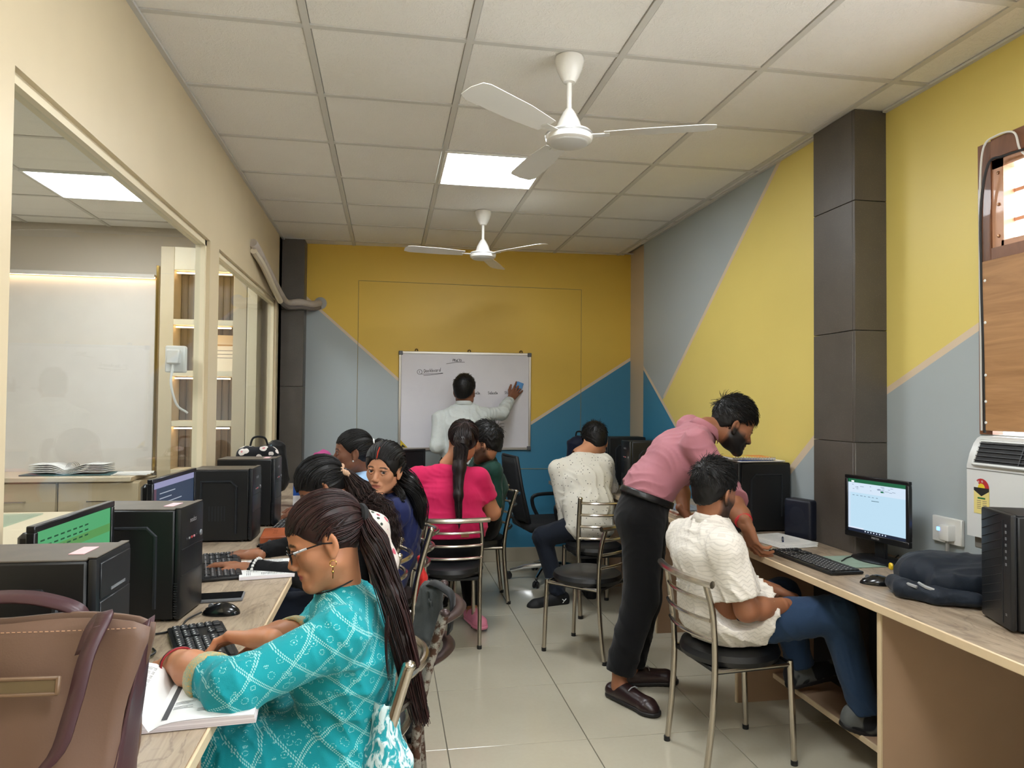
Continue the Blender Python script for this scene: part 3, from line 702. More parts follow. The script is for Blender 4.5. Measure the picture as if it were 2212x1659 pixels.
# ceiling fans
M_fan = mat('white_fan_enamel', rgb(228, 226, 220), .25)
M_fan2 = mat('silver_fan_band', rgb(170, 170, 168), .3, .4)
def fan(x, y, label, rot):
    t = thing('ceiling_fan', label, 'fan', (x, y, ZC), rot, 'white ceiling fans')
    MB().lathe([(0, -.002), (.056, -.002), (.058, -.02), (.05, -.05), (.036, -.08), (.024, -.1), (.012, -.103), (0, -.103)], 28).build('canopy', M_fan, t)
    MB().tube([(0, 0, -.1), (0, 0, -.22)], .0105, 12).build('down_rod', M_fan, t)
    MB().lathe([(0, -.205), (.014, -.206), (.024, -.22), (.042, -.255), (.052, -.285), (.055, -.296), (.0, -.296)], 28).build('bell', M_fan, t)
    MB().lathe([(0, -.29), (.06, -.292), (.088, -.3), (.094, -.31), (.094, -.322), (.09, -.335), (.078, -.342), (0, -.342)], 32).build('motor_housing', M_fan, t)
    MB().lathe([(.0942, -.308), (.0955, -.312), (.0942, -.316)], 32).build('band', M_fan2, t)
    MB().lathe([(.079, -.341), (.075, -.345), (.068, -.347), (.03, -.352), (0, -.352)], 28).build('bottom_cap', mat('fan_cap', rgb(205, 204, 200), .35), t)
    for k in range(3):
        a = 2*math.pi*k/3; mr = Matrix.Rotation(a, 4, 'Z'); b = MB(); pit = Matrix.Rotation(math.radians(9), 4, 'X')
        b.b2((.085, -.016, -.318), (.16, .016, -.314), .001, mr)
        ar = b.build('blade_arm', M_fan, t)
        bl = MB(); top = []
        out = [(.14, -.045), (.3, -.06), (.52, -.065), (.56, -.05), (.565, .0), (.55, .045), (.52, .055), (.3, .055), (.14, .04)]
        bl.prism(out, -.0012, .0012, mr @ Matrix.Translation((0, 0, -.312)) @ pit); bl.build('blade', M_fan, t)
fan(1.588, 2.72, 'larger white ceiling fan hanging nearest, in front of the light panel', math.radians(100))
fan(1.555, 5.06, 'smaller-looking white ceiling fan hanging near the yellow back wall', math.radians(70))
# ================================================================= desks
ZD = .76
def laminate():
    t = NT('grey_grain_laminate'); v = t.mapping(t.coord(), (7, .9, 7), (0, 0, .5))
    f = t.noise(v, 2.2, 6, .62, 2.2); g = t.noise(t.mapping(t.coord(), (5, 1.2, 5), (0, 0, .5)), 1.3, 5, .55, 3.0)
    c = t.ramp(f, [(.25, rgb(128, 110, 92)), (.5, rgb(164, 147, 126)), (.75, rgb(186, 170, 148))])
    vein = t.ramp(g, [(.47, (0, 0, 0)), (.5, (1, 1, 1)), (.53, (0, 0, 0))])
    t.base(t.mix(t.math('MULTIPLY', vein, .45), c, rgb(98, 82, 70))); t.set(Roughness=.35); t.p.inputs['Specular IOR Level'].default_value = .4; return t.m
M_lam = laminate(); M_band = mat('cream_edge_band', rgb(208, 186, 152), .4, var=.04, vscale=20)
M_panel = mat('tan_desk_panel', rgb(168, 138, 112), .5, var=.04, vscale=4); M_dark = mat('dark_back_board', rgb(34, 32, 32), .6)
ld = thing('long_desk', 'long grey wood-grain computer desk along the glass partition', 'desk', (.3, 3.2, 0))
MB().b2((-.298, -2.7, ZD-.027), (.235, 2.85, ZD), .001).build('desk_top', M_lam, ld)
MB().b2((.235, -2.7, ZD-.029), (.243, 2.85, ZD+.001), .003).build('edge_band', M_band, ld)
for y in (-2.66, -1.52, -.18, 1.35, 2.8): MB().b2((-.29, y-.009, 0), (.2, y+.009, ZD-.03), .001).build('leg_panel', M_panel, ld)
for a, b in ((-2.65, -1.53), (-1.51, -.19), (-.17, 1.34), (1.36, 2.79)): MB().b2((-.26, a, .3), (-.245, b, ZD-.03)).build('modesty_panel', M_panel, ld, smooth=False)

rd = thing('long_desk', 'long wood-grain desk along the yellow wall with tan panels underneath', 'desk', (2.8, 3.3, 0))
RX0 = 2.545-2.8
tp = MB().b2((RX0+.008, -2.4, ZD-.027), (3.155-2.8, -.36, ZD)).b2((RX0+.008, -.36, ZD-.027), (2.992-2.8, -.03, ZD)).b2((RX0+.008, -.03, ZD-.027), (3.035-2.8, 2.40, ZD)).b2((2.27-2.8, 2.15, ZD-.027), (RX0+.008, 2.72, ZD)).b2((RX0+.008, 2.4, ZD-.027), (3.1-2.8, 2.72, ZD))
tp.build('desk_top', M_lam, rd, smooth=False)
MB().b2((RX0, -2.4, ZD-.029), (RX0+.008, 2.14, ZD+.001), .003).build('edge_band', M_band, rd)
MB().b2((2.27-2.8, 2.142, ZD-.029), (RX0, 2.15, ZD+.001), .003).build('edge_band', M_band, rd)
for y in (-1.08, -.06, .98, 2.1):
    x1 = 3.15-2.8 if y < -.5 else 3.03-2.8
    MB().b2((RX0+.03, y-.009, 0), (x1, y+.009, ZD-.03)).build('leg_panel', M_panel, rd, smooth=False)
    MB().b2((RX0+.022, y-.0095, 0), (RX0+.03, y+.0095, ZD-.03), .001).build('panel_edge', M_band, rd)
MB().b2((2.76-2.8, -1.065, .115), (3.0-2.8, -.075, .133), .001).build('foot_shelf', M_panel, rd)
MB().b2((2.752-2.8, -1.065, .112), (2.76-2.8, -.075, .135), .001).build('shelf_edge', M_band, rd)
MB().b2((3.06-2.8, -1.065, .135), (3.075-2.8, -.36, ZD-.03)).build('back_board', M_dark, rd, smooth=False)
MB().b2((2.97-2.8, -.36, .135), (2.985-2.8, -.075, ZD-.03)).build('back_board', M_dark, rd, smooth=False)
MB().b2((2.99-2.8, -.05, .2), (3.0-2.8, .97, ZD-.03)).build('back_board', M_panel, rd, smooth=False)

# ================================================================= steel chairs
M_steel = NT('polished_steel'); M_steel.base(rgb(196, 188, 176)); M_steel.set(Roughness=.22, Metallic=1.0); M_steel = M_steel.m
M_seat = mat('black_vinyl', rgb(14, 15, 17), .42, bump=.15, bscale=200, bdist=.001)
M_foot = mat('black_rubber', rgb(22, 22, 23), .5)
def rusty():
    t = NT('rusty_painted_steel'); v = t.coord(); f = t.noise(v, 28, 5, .65)
    k = t.ramp(f, [(.46, (0, 0, 0)), (.54, (1, 1, 1))])
    t.base(t.mix(k, rgb(150, 144, 134), rgb(74, 48, 34))); t.set(Roughness=.5, Metallic=.45); return t.m
M_rust = rusty(); M_darkpaint = mat('dark_brown_paint', rgb(58, 42, 40), .35, .3)
SEATZ = .43
def chair_proto(style, label, group):
    """local frame: faces +x, origin on the floor under the seat"""
    st = M_rust if style == 'rust' else M_steel; rr = .0155 if style != 'B' else .0125
    t = thing('steel_chair', label, 'chair', (0, 0, 0), 0, group)
    top = .80 if style != 'B' else .742
    bw = .175 if style != 'B' else .155
    for s in (-1, 1):
        post = catmull([(-.20, s*.155, 0), (-.175, s*.158, .22), (-.165, s*.16, SEATZ), (-.195 if style != 'B' else -.18, s*.168, .62), (-.245 if style != 'B' else -.205, s*bw, top)], 5)
        MB().tube(post, rr, 10).build('back_post', st, t)
        if style != 'B': MB().sphere((-.246, s*bw, top), rr*1.12, 10, (1, 1, .8)).build('post_cap', st if style != 'rust' else M_darkpaint, t)
        MB().tube([(.19, s*.165, 0), (.175, s*.16, SEATZ-.015)], rr, 10).build('leg', st, t)
        for x in (-.201, .19): MB().lathe([(0, 0), (rr*1.1, 0), (rr*1.1, .02), (0, .02)], 10, Matrix.Translation((x, s*(.155 if x < 0 else .165), 0))).build('foot_cap', M_foot, t)
        MB().tube([(-.165, s*.16, SEATZ-.03), (.176, s*.16, SEATZ-.03)], .009, 8).build('side_bar', st, t)
    MB().tube([(.176, -.16, SEATZ-.03), (.176, .16, SEATZ-.03)], .009, 8).build('front_bar', st, t)
    rm = M_darkpaint if style == 'rust' else M_steel
    def rail(z, bulge, r, over=0.0, flat=None):
        f = (z-.62)/(top-.62) if z > .62 else 0; x0 = ((-.195-.05*f) if style != 'B' else (-.18-.025*f)) if z > .62 else -.165+(-.03)*(z-SEATZ)/(.62-SEATZ)
        yy = bw+(.168-bw)*(1-max(0, min(1, f))) + over
        P = [(x0-bulge*(1-(k/8)**2)+(0 if abs(k) < 8 else 0), yy*k/8, z) for k in range(-8, 9)]
        MB().tube(P, r, 8, flat=flat).build('back_rail', rm, t)
    if style == 'B':
        rail(top+.006, .035, .0155, .052)
        for z in (.675, .60, .525): rail(z, .035, .008)
    elif style == 'A':
        for z in (top-.03, top-.11, top-.19, top-.27): rail(z, .06, .0095)
    else:
        for z in (top-.025, top-.15): rail(z, .06, .02, 0, .45)
    prof = [(0, -.03), (.17, -.03), (.195, -.02), (.203, 0), (.195, .022), (.17, .034), (.08, .04), (0, .041)]
    MB().lathe(prof, 32, Matrix.Translation((0, 0, SEATZ)) @ Matrix.Diagonal((1, .98, 1, 1))).build('seat', M_seat, t)
    MB().b2((-.16, -.16, SEATZ-.045), (.17, .16, SEATZ-.028), .004).build('seat_frame', M_foot, t)
    return t
GA, GB = 'steel chairs with capped posts', 'steel chairs with a thick top rail'
pA = chair_proto('A', 'steel chair under the woman in the turquoise kurta', GA)
pB = chair_proto('B', 'steel chair under the man in the white textured shirt', GB)
pR = chair_proto('rust', 'old rusty chair with dark rails and a grey bag on its back', 'old chairs')
def put(o, x, y, deg, label=None):
    o.location = (x, y, 0); o.rotation_euler = (0, 0, math.radians(deg))
    if label: o['label'] = label
    return o
def dup(p, x, y, deg, label): return put(copy_tree(p), x, y, deg, label)
put(pA, .708, 1.93, 180); put(pB, 2.305, 2.79, 6); put(pR, .84, 2.36, 176)
dup(pA, .71, 3.17, 178, 'steel chair behind the woman with the black sleeves')
dup(pA, .865, 3.74, 182, 'steel chair under the woman in navy who looks back')
dup(pA, .74, 4.38, 180, 'steel chair under the girl in the pale blue top')
dup(pA, 2.325, 4.84, 92, 'steel chair under the man in the spotted white shirt')
dup(pB, 1.285, 4.36, 90, 'steel chair under the woman in the hot pink top')
dup(pA, 1.56, 5.2, 180, 'steel chair under the man in the dark green shirt')
dup(pB, 2.055, 4.05, 134, 'empty steel chair with a round black seat standing in the aisle')

# office chair
M_mesh = mat('black_chair_mesh', rgb(22, 24, 28), .7); M_bp = mat('black_nylon', rgb(20, 21, 24), .45); M_chrome = mat('chrome', rgb(200, 200, 200), .15, 1.0)
oc = thing('office_chair', 'black mesh-back swivel chair on a chrome star base by the blue wall', 'office chair', (2.19, 5.70, 0), math.radians(8))
for k in range(5):
    a = 2*math.pi*k/5+.3; c, s = math.cos(a), math.sin(a)
    MB().tube([(.03*c, .03*s, .115), (.18*c, .18*s, .10), (.30*c, .30*s, .07)], [.022, .018, .013], 8).build('base_leg', M_chrome, oc)
    cs = MB()
    for o_ in (-.014, .014): cs.lathe([(0, -.009), (.022, -.009), (.026, 0), (.022, .009), (0, .009)], 12, Matrix.Translation((.31*c-o_*s, .31*s+o_*c, .027)) @ Matrix.Rotation(a, 4, 'Z') @ Matrix.Rotation(math.pi/2, 4, 'X'))
    cs.box((.31*c, .31*s, .045), (.03, .03, .03), .006); cs.build('caster', M_bp, oc)
MB().tube([(0, 0, .1), (0, 0, .40)], .024, 12).build('gas_lift', M_bp, oc)
MB().box((0, 0, .455), (.47, .47, .075), .03, seg=3).build('seat', mat('black_fabric', rgb(18, 18, 20), .85), oc)
bk = MB(); rows = []
for i in range(11):
    t_ = i/10; z = .50+.50*t_; x = -.225-.03*math.sin(t_*math.pi)-.10*t_**1.5; hw = .20+.035*math.sin(t_*math.pi*.9)-.03*t_
    rows.append([bk.bm.verts.new((x-.05*(1-(k/5)**2), hw*k/5, z)) for k in range(-5, 6)])
for A, B in zip(rows, rows[1:]):
    for k in range(10): bk.bm.faces.new((A[k], A[k+1], B[k+1], B[k]))
solidify(bk.build('mesh_back', M_mesh, oc), .012)
ed = [(-.225-.03*math.sin(t_*math.pi)-.10*t_**1.5, s_*(.20+.035*math.sin(t_*math.pi*.9)-.03*t_), .50+.50*t_) for s_, ts in ((1, [i/8 for i in range(9)]), (-1, [1-i/8 for i in range(9)])) for t_ in ts]
MB().tube(ed, .014, 8, closed=True).build('back_frame', M_bp, oc)
MB().tube([(-.05, 0, .42), (-.2, 0, .43), (-.30, 0, .52), (-.31, 0, .66)], .02, 8).build('back_support', M_bp, oc)
for s in (-1, 1):
    MB().tube(catmull([(.02, s*.2, .42), (.02, s*.26, .45), (-.03, s*.275, .56), (-.02, s*.27, .64), (.14, s*.27, .655), (.2, s*.265, .64)], 4), .016, 8).build('armrest', M_bp, oc)

# grey bag hung on the rusty chair
M_greyb = mat('grey_canvas', rgb(74, 76, 76), .85, var=.08, vscale=30, bump=.3, bscale=250, bdist=.001)
# ================================================================= computers
M_case = mat('black_steel_case', rgb(11, 12, 14), .5); M_front = mat('black_glossy_bezel', rgb(19, 22, 26), .38); M_ridge = mat('dark_grey_ridge', rgb(30, 33, 38), .45)
M_casetop = mat('dusty_case_top', rgb(88, 80, 70), .55, var=.12, vscale=14)
M_pink = mat('pink_sticker', rgb(236, 190, 196), .6); M_grey = mat('mid_grey_plastic', rgb(110, 112, 116), .4)
M_silver = mat('silver_print', rgb(190, 192, 196), .3, .3)
def tower(label, x, y, deg, w=.195, h=.345, d=.30, sticker=True, style=0, group='black computer towers', dusty=True, zbase=ZD):
    """front at local x=0 facing +x, body runs to -d"""
    t = thing('computer_tower', label, 'computer', (x, y, zbase), math.radians(deg), group)
    MB().b2((-d, -w/2, .008), (-.02, w/2, h-.004), .004).build('case', M_case, t)
    MB().b2((-d+.002, -w/2+.004, h-.004), (-.022, w/2-.004, h), .0015).build('top_panel', M_casetop if dusty else M_case, t)
    fp = MB().b2((-.02, -w/2+.002, .006), (0, w/2-.002, h+.002), .008, seg=2).build('front_bezel', M_front if not dusty else M_front, t)
    if dusty: MB().b2((-.02, -w/2+.006, h+.001), (-.003, w/2-.006, h+.004), .001).build('bezel_top', M_casetop, t)
    for s in (-1, 1):
        MB().tube([(-d+.05, s*w/2, h*.22), (-d+.05, s*w/2, h*.83), (-.10, s*w/2, h*.83), (-.075, s*w/2, h*.76), (-.075, s*w/2, h*.12)], .006, 6).build('side_ridge', M_ridge, t)
        if style == 2:
            for i in range(6):
                MB().b2((-.20+.014*i, s*w/2-.001, .1), (-.194+.014*i, s*w/2+.0015, .17)).build('vent_slot', M_ridge, t, smooth=False)
    for x_ in (-d+.02, -.05):
        for s in (-1, 1): MB().lathe([(0, 0), (.012, 0), (.012, .01), (0, .01)], 8, Matrix.Translation((x_, s*(w/2-.025), 0))).build('foot', M_blk, t)
    if style == 0:                                   # drive bays
        for k, (z0, z1) in enumerate(((.77, .97), (.55, .755), (.42, .54))):
            MB().b2((-.001, -w*.42, h*z0), (.003, w*.42, h*z1), .0012).build('drive_cover', M_front, t)
            MB().b2((.003, -w*.15, h*(z0+.02)), (.0045, w*.25, h*(z0+.035))).build('drive_slot', M_grey, t, smooth=False)
        MB().b2((.0, -w*.40, h*.30), (.003, w*.40, h*.405), .001).build('disc_drive', M_case, t)
        MB().lathe([(0, .004), (.009, .004), (.011, 0)], 12, Matrix.Translation((0, 0, h*.15)) @ Matrix.Rotation(math.pi/2, 4, 'Y')).build('power_button', M_grey, t)
    elif style == 3:                                 # plain textured front with a column of ports
        MB().b2((-.001, w*.24, .02), (.0015, w*.26, h-.02)).build('bezel_joint', M_ridge, t, smooth=False)
        for k in range(7): MB().box((.001, w*.36, h*(.9-.055*k)), (.003, .006, .008)).build('front_port', M_grey, t, smooth=False)
        text('maker_logo', '=', .02, frame_M((.0012, w*.36, h*.14), (0, 1, 0), (0, 0, 1)), M_silver, t)
        for k in range(12): MB().tube([(.0006, -w*.44, h*(.06+.075*k)), (.0006, w*.2, h*(.06+.075*k)+.04)], .0009, 4).build('front_rib', M_ridge, t, smooth=False)
    else:
        MB().b2((-.001, -w*.46, h*.63), (.002, w*.46, h*.635)).build('bezel_joint', M_ridge, t, smooth=False)
        MB().b2((-.001, -w*.46, h*.40), (.002, w*.46, h*.405)).build('bezel_joint', M_ridge, t, smooth=False)
        lg = text('maker_logo', 'nodcs', .022, frame_M((.0012, 0, h*.87), (0, 1, 0), (0, 0, 1)), M_silver, t)
        for k, c in enumerate(((60, 60, 64), (150, 150, 152), (190, 70, 70), (210, 150, 160), (60, 60, 64))):
            MB().box((.001, -.05+.02*k, h*.71), (.003, .008, .006)).build('front_port', mat('port_%d' % k, rgb(*c), .4), t, smooth=False)
        MB().lathe([(0, .003), (.008, .003), (.01, 0)], 12, Matrix.Translation((0, w*.36, h*.71)) @ Matrix.Rotation(math.pi/2, 4, 'Y')).build('power_button', M_grey, t)
        for i in range(14): MB().b2((-.018, -w/2-.0005, h*(.05+.022*i)), (-.008, -w/2+.003, h*(.06+.022*i))).build('vent_slot', M_ridge, t, smooth=False)
    if sticker: MB().b2((-.075, -w*.22, h+.0005), (-.045, w*.18, h+.0016)).build('sticker', M_pink, t, smooth=False)
    return t
tower('nearest black computer tower on the left desk, behind the tan bag', .335, 1.632, -1, w=.185, h=.36, d=.325, style=0)
tower('black computer tower with a pink sticker beside the green-lit monitor', .29, 2.423, -6, style=1, h=.342)
tower('black computer tower beside the monitor showing dark code', .271, 3.676, -2, style=2, h=.345, sticker=False, d=.285)
tower('farthest black computer tower on the left desk, below the floral bag', .312, 4.09, -2, style=1, h=.36)
tower('big black computer tower with notebooks lying on top', 2.72, 3.61, 180, h=.365, d=.30, style=1, sticker=False, dusty=False)
tower('black computer tower behind the leaning man, beside the spotted shirt', 2.60, 4.98, 180, h=.40, d=.33, style=1, sticker=False, dusty=False)
tower('black computer tower in the far corner behind the water bottle', 2.66, 5.70, 180, h=.395, d=.33, style=1, sticker=False, dusty=False)
tr = tower('textured black computer tower at the right edge beside the navy backpack', 2.765, 1.945, 160, w=.195, h=.352, d=.255, style=3, sticker=False, dusty=False)

M_bezel = mat('black_monitor_bezel', rgb(18, 19, 22), .3)
def monitor(label, x, y, deg, w, h, screen, zc, stand=True):
    """screen at local x=0 facing +x; screen(parent, w, h) draws what it shows"""
    t = thing('monitor', label, 'monitor', (x, y, ZD), math.radians(deg), 'flat computer monitors')
    zb = zc-ZD-h/2; b = .016
    MB().b2((-.05, -w/2+.02, zb+.03), (-.012, w/2-.02, zb+h-.02), .012).build('back_shell', M_bezel, t)
    for lo, hi in (((-.016, -w/2, zb), (.004, w/2, zb+b*1.6)), ((-.016, -w/2, zb+h-b), (.004, w/2, zb+h)), ((-.016, -w/2, zb+b*1.6), (.004, -w/2+b, zb+h-b)), ((-.016, w/2-b, zb+b*1.6), (.004, w/2, zb+h-b))):
        MB().b2(lo, hi, .002).build('bezel', M_bezel, t)
    sc = MB().b2((-.012, -w/2+b, zb+b*1.6), (-.002, w/2-b, zb+h-b)).build('screen', M_bezel, t, smooth=False)
    screen(sc, t, w-2*b, h-2.6*b, zb+b*1.6)
    MB().b2((-.04, -.03, .01), (-.02, .03, zb+.06), .006).build('stand_neck', M_bezel, t)
    MB().lathe([(0, .002), (.115, .002), (.118, .008), (.1, .014), (0, .018)], 28, Matrix.Translation((-.02, 0, 0)) @ Matrix.Diagonal((.75, 1.1, 1, 1))).build('stand_base', M_bezel, t)
    return t, zb
def R_(sc, y0, y1, z0, z1, c, st=1.0, name='screen_area', dx=-.0018):
    k = '%d_%d_%d_%.1f' % (*c, st)
    MB().quad([(dx, y0, z0), (dx, y1, z0), (dx, y1, z1), (dx, y0, z1)]).build(name, emit('glow_'+k, rgb(*c), st), sc, smooth=False)
def scr_sheet(sc, t, w, h, z0):
    L, Rr = -w/2, w/2; s = -1                     # local y runs to the viewer's left when seen from the front
    def A(u0, u1, v0, v1, c, dx=-.0018, st=.9): R_(sc, L+w*u0, L+w*u1, z0+h*v0, z0+h*v1, c, st, dx=dx)
    A(0, 1, 0, 1, (176, 206, 224)); A(0, 1, .93, 1, (28, 92, 62), -.0015); A(.06, .11, .935, .965, (230, 240, 240), -.0013)
    A(0, 1, .74, .93, (196, 212, 228), -.0015); A(0, .04, .1, .74, (190, 206, 224), -.0015)
    A(0, 1, 0, .055, (26, 34, 52), -.0015); A(.0, .28, .055, .08, (206, 216, 232), -.0014)
    for k in range(8): A(.3+.05*k, .32+.05*k, .018, .04, (200, 214, 230), -.0012)
    for k in range(22):
        u = random.random()*.85+.03; v = .8+.1*random.random(); A(u, u+.02+.05*random.random(), v, v+.008, (120, 136, 156), -.0013)
    A(.58, .63, .8, .83, (36, 110, 80), -.0012)
    for k in range(7): A(.08+.07*k, .11+.07*k+.02*random.random(), .685, .695, (96, 118, 136), -.0013)
    A(.42, .55, .62, .63, (60, 90, 100), -.0013)
def scr_green(sc, t, w, h, z0):
    def A(u0, u1, v0, v1, c, dx=-.0018, st=.55): R_(sc, -w/2+w*u0, -w/2+w*u1, z0+h*v0, z0+h*v1, c, st, dx=dx)
    A(0, 1, 0, 1, (96, 190, 128)); A(0, 1, .70, .80, (104, 170, 96), -.0015)
    for v in (.88, .82, .76, .62, .5):
        for k in range(8): A(.05+.08*k, .10+.08*k, v, v+.018, (44, 96, 66), -.0013)
def scr_code(sc, t, w, h, z0):
    def A(u0, u1, v0, v1, c, dx=-.0018, st=.7): R_(sc, -w/2+w*u0, -w/2+w*u1, z0+h*v0, z0+h*v1, c, st, dx=dx)
    A(0, 1, 0, 1, (52, 66, 86)); A(0, 1, .9, 1, (150, 150, 186), -.0015); A(0, .08, .1, .9, (96, 70, 84), -.0015)
    for k in range(9): A(.15, .35+.5*random.random(), .8-.08*k, .815-.08*k, (170, 178, 190), -.0013)
def scr_pink(sc, t, w, h, z0):
    def A(u0, u1, v0, v1, c, dx=-.0018, st=.8): R_(sc, -w/2+w*u0, -w/2+w*u1, z0+h*v0, z0+h*v1, c, st, dx=dx)
    A(0, 1, 0, 1, (196, 150, 206)); A(0, 1, .82, 1, (86, 116, 126), -.0015)
    for k in range(4): A(.1, .8, .7-.12*k, .71-.12*k, (140, 96, 150), -.0013)
monitor('monitor with a green-lit document between the two nearest towers', .10, 2.045, -3, .43, .27, scr_green, 1.005)
monitor('monitor showing dark program code between towers on the left desk', .075, 3.01, -4, .47, .28, scr_code, 1.005)
monitor('far monitor with a lilac screen at the end of the left desk', .16, 4.72, 3, .44, .28, scr_pink, 1.02)
mr_, zb = monitor('monitor showing a spreadsheet on the right desk', 2.985, 2.79, 190, .338, .275, scr_sheet, .985)
text('maker_logo', 'ZEBSTER', .011, frame_M((.0042, 0, zb+.012), (0, 1, 0), (0, 0, 1)), M_silver, mr_)
bt_ = thing('back_table', 'small grain-topped table behind the women at the far left', 'desk', (.92, 5.12, 0))
MB().b2((-.37, -.22, ZD-.027), (.36, .22, ZD), .002).build('table_top', M_lam, bt_)
for x_ in (-.33, .33): MB().b2((x_-.009, -.2, 0), (x_+.009, .2, ZD-.028), .001).build('leg_panel', M_panel, bt_)
MB().b2((-.32, .18, .3), (.32, .195, ZD-.03)).build('modesty_panel', M_panel, bt_, smooth=False)
monitor('small dark monitor on the table behind the navy-dressed woman', 1.03, 5.18, -70, .30, .22, lambda *a: None, .98)

# ----- keyboards with separate keys, mice
M_key = mat('black_key_plastic', rgb(30, 31, 34), .5); M_kb = mat('black_keyboard_base', rgb(18, 19, 21), .45)
key_me = MB().box((0, 0, .004), (.0158, .0158, .008), .0022).mesh('key'); key_me.materials.append(M_key)
M_keyprint = mat('key_legend_white', rgb(200, 200, 200), .6)
def keyboard(label, x, y, deg, L=.44, W=.15):
    """long axis local x, typist side -y"""
    t = thing('keyboard', label, 'keyboard', (x, y, ZD), math.radians(deg), 'black desktop keyboards')
    MB().b2((-L/2, -W/2, .002), (L/2, W/2, .014), .005, seg=2).build('base', M_kb, t)
    pit = L*.95/22; n = 0
    for r in range(6):
        y_ = W*.36-r*(W*.72/5)
        for c in range(22):
            if c in (15, 19) and r > 0: continue
            if r == 0 and c in (1, 6, 11): continue
            if r == 5 and 4 <= c <= 8: continue
            if r in (3,) and 16 <= c <= 18: continue
            if r == 4 and c in (16, 18): continue
            o = bpy.data.objects.new('key', key_me); COL.objects.link(o); o.parent = t; o.location = (-L*.475+pit*(c+.5), y_, .012)
            o.scale = (pit*.92/.0158, W*.72/5*.9/.0158, 1)
    MB().b2((-L*.475+pit*4.1, W*.36-5*W*.72/5-.007, .012), (-L*.475+pit*8.9, W*.36-5*W*.72/5+.007, .02), .002).build('space_bar', M_key, t)
    lg = MB()
    for r in range(6):
        for c in range(22):
            if (r+c) % 1 == 0 and not ((c in (15, 19)) or (r == 5) or (r == 3 and 16 <= c <= 18)):
                cx = -L*.475+pit*(c+.5); cy = W*.36-r*(W*.72/5)+.002; lg.b2((cx-.003, cy-.002, .0201), (cx+.002, cy+.003, .0204))
    lo = lg.build('key_legends', M_keyprint, t, smooth=False); lo['kind'] = 'stuff'
    return t
keyboard('black keyboard under the hand of the woman in turquoise', .415, 2.06, 110, .42, .15)
keyboard('black keyboard under the hands in black sleeves', .245, 3.05, 104, .46, .155)
keyboard('black keyboard on the left desk beyond the orange case', .38, 3.93, 88, .40, .14)
keyboard('black keyboard on the right desk in front of the spreadsheet monitor', 2.70, 2.81, 91.5, .45, .15)
M_mouse = mat('glossy_black_mouse', rgb(16, 17, 19), .18)
def mouse(label, x, y, deg, cord=None):
    t = thing('computer_mouse', label, 'mouse', (x, y, ZD), math.radians(deg), 'black computer mice')
    b = MB(); b.sphere((0, 0, .0), .06, 20, (1, .58, .60))
    for v in b.bm.verts:
        v.co.x += .0; v.co.z = max(v.co.z, -.0)
        if v.co.x > 0: v.co.z *= 1-.35*(v.co.x/.06)
    b.build('shell', M_mouse, t); MB().lathe([(0, -.004), (.008, -.004), (.009, 0), (.008, .004), (0, .004)], 12, Matrix.Translation((.032, 0, .025)) @ Matrix.Rotation(math.pi/2, 4, 'X')).build('wheel', M_grey, t)
    MB().tube([(.012, 0, .034), (.05, 0, .016)], .0012, 4).build('button_gap', M_blk, t)
    return t
mouse('glossy black mouse on the left desk in front of the stickered tower', .385, 2.40, 170)
mouse('black mouse beside the orange case on the left desk', .40, 3.44, 170)
mouse('black mouse on the right desk beside the navy backpack', 2.73, 2.445, 150)
def cable(label, pts, r=.003, material=None, name='cable'):
    return tag(MB().tube(catmull(pts, 6), r, 6).build(name, material or M_blk), label, 'cable')
cable('thin black mouse cable running past the stickered tower', [(.33, 2.385, ZD+.012), (.30, 2.34, ZD+.004), (.30, 2.27, ZD+.004), (.27, 2.22, ZD+.004), (.22, 2.2, ZD+.004)], name='mouse_cable')
cable('black keyboard cable looping over the green mouse pad', [AZ(1818, 1212, ZD+.006), AZ(1835, 1203, ZD+.006), AZ(1870, 1200, ZD+.006), AZ(1920, 1212, ZD+.006), AZ(1950, 1195, ZD+.006), (3.1, 2.70, ZD+.006)], .003, name='keyboard_cable')
cable('tangle of dark cables behind the spreadsheet monitor', [(3.02, 2.62, ZD+.01), (3.08, 2.58, ZD+.03), (3.1, 2.66, ZD+.04), (3.12, 2.56, ZD+.02), (3.08, 2.5, ZD+.012), (3.13, 2.46, ZD+.012), (3.10, 2.42, ZD+.012)], .006, name='monitor_cable')
cable('pale cable rising behind the navy backpack on the right desk', [(3.14, 2.46, ZD+.005), (3.14, 2.53, ZD+.06), (3.145, 2.56, ZD+.07), (3.14, 2.60, ZD+.01)], .006, mat('grey_cord', rgb(150, 150, 146), .5), name='power_cable')
cable('small curl of black wire near the turquoise sleeve', [(.28, 2.08, ZD+.005), (.30, 2.03, ZD+.01), (.285, 1.99, ZD+.006), (.31, 1.96, ZD+.005)], .003, name='loose_wire')

# ----- small things on the desks
ph_ = thing('phone', 'black tablet lying on the left desk behind the mouse', 'phone', (.335, 2.575, ZD), math.radians(95))
MB().box((0, 0, .006), (.09, .17, .011), .004, seg=2).build('body', M_grey, ph_); MB().box((0, 0, .0122), (.082, .16, .001)).build('screen', mat('phone_glass', rgb(12, 13, 16), .08), ph_, smooth=False)
M_orange = mat('orange_brown_leatherette', rgb(166, 84, 46), .5, var=.05)
ob_ = thing('orange_case', 'orange-brown embossed case lying on the left desk', 'case', (.375, 3.60, ZD), math.radians(95))
MB().box((0, 0, .02), (.24, .13, .04), .004).build('body', M_orange, ob_); MB().box((0, 0, .0405), (.225, .118, .003), .001).build('lid', M_orange, ob_)
text('embossed_text', 'om sai', .04, frame_M((0, 0, .0424), (-1, 0, 0), (0, -1, 0)), mat('embossed_orange', rgb(130, 60, 30), .6), ob_)
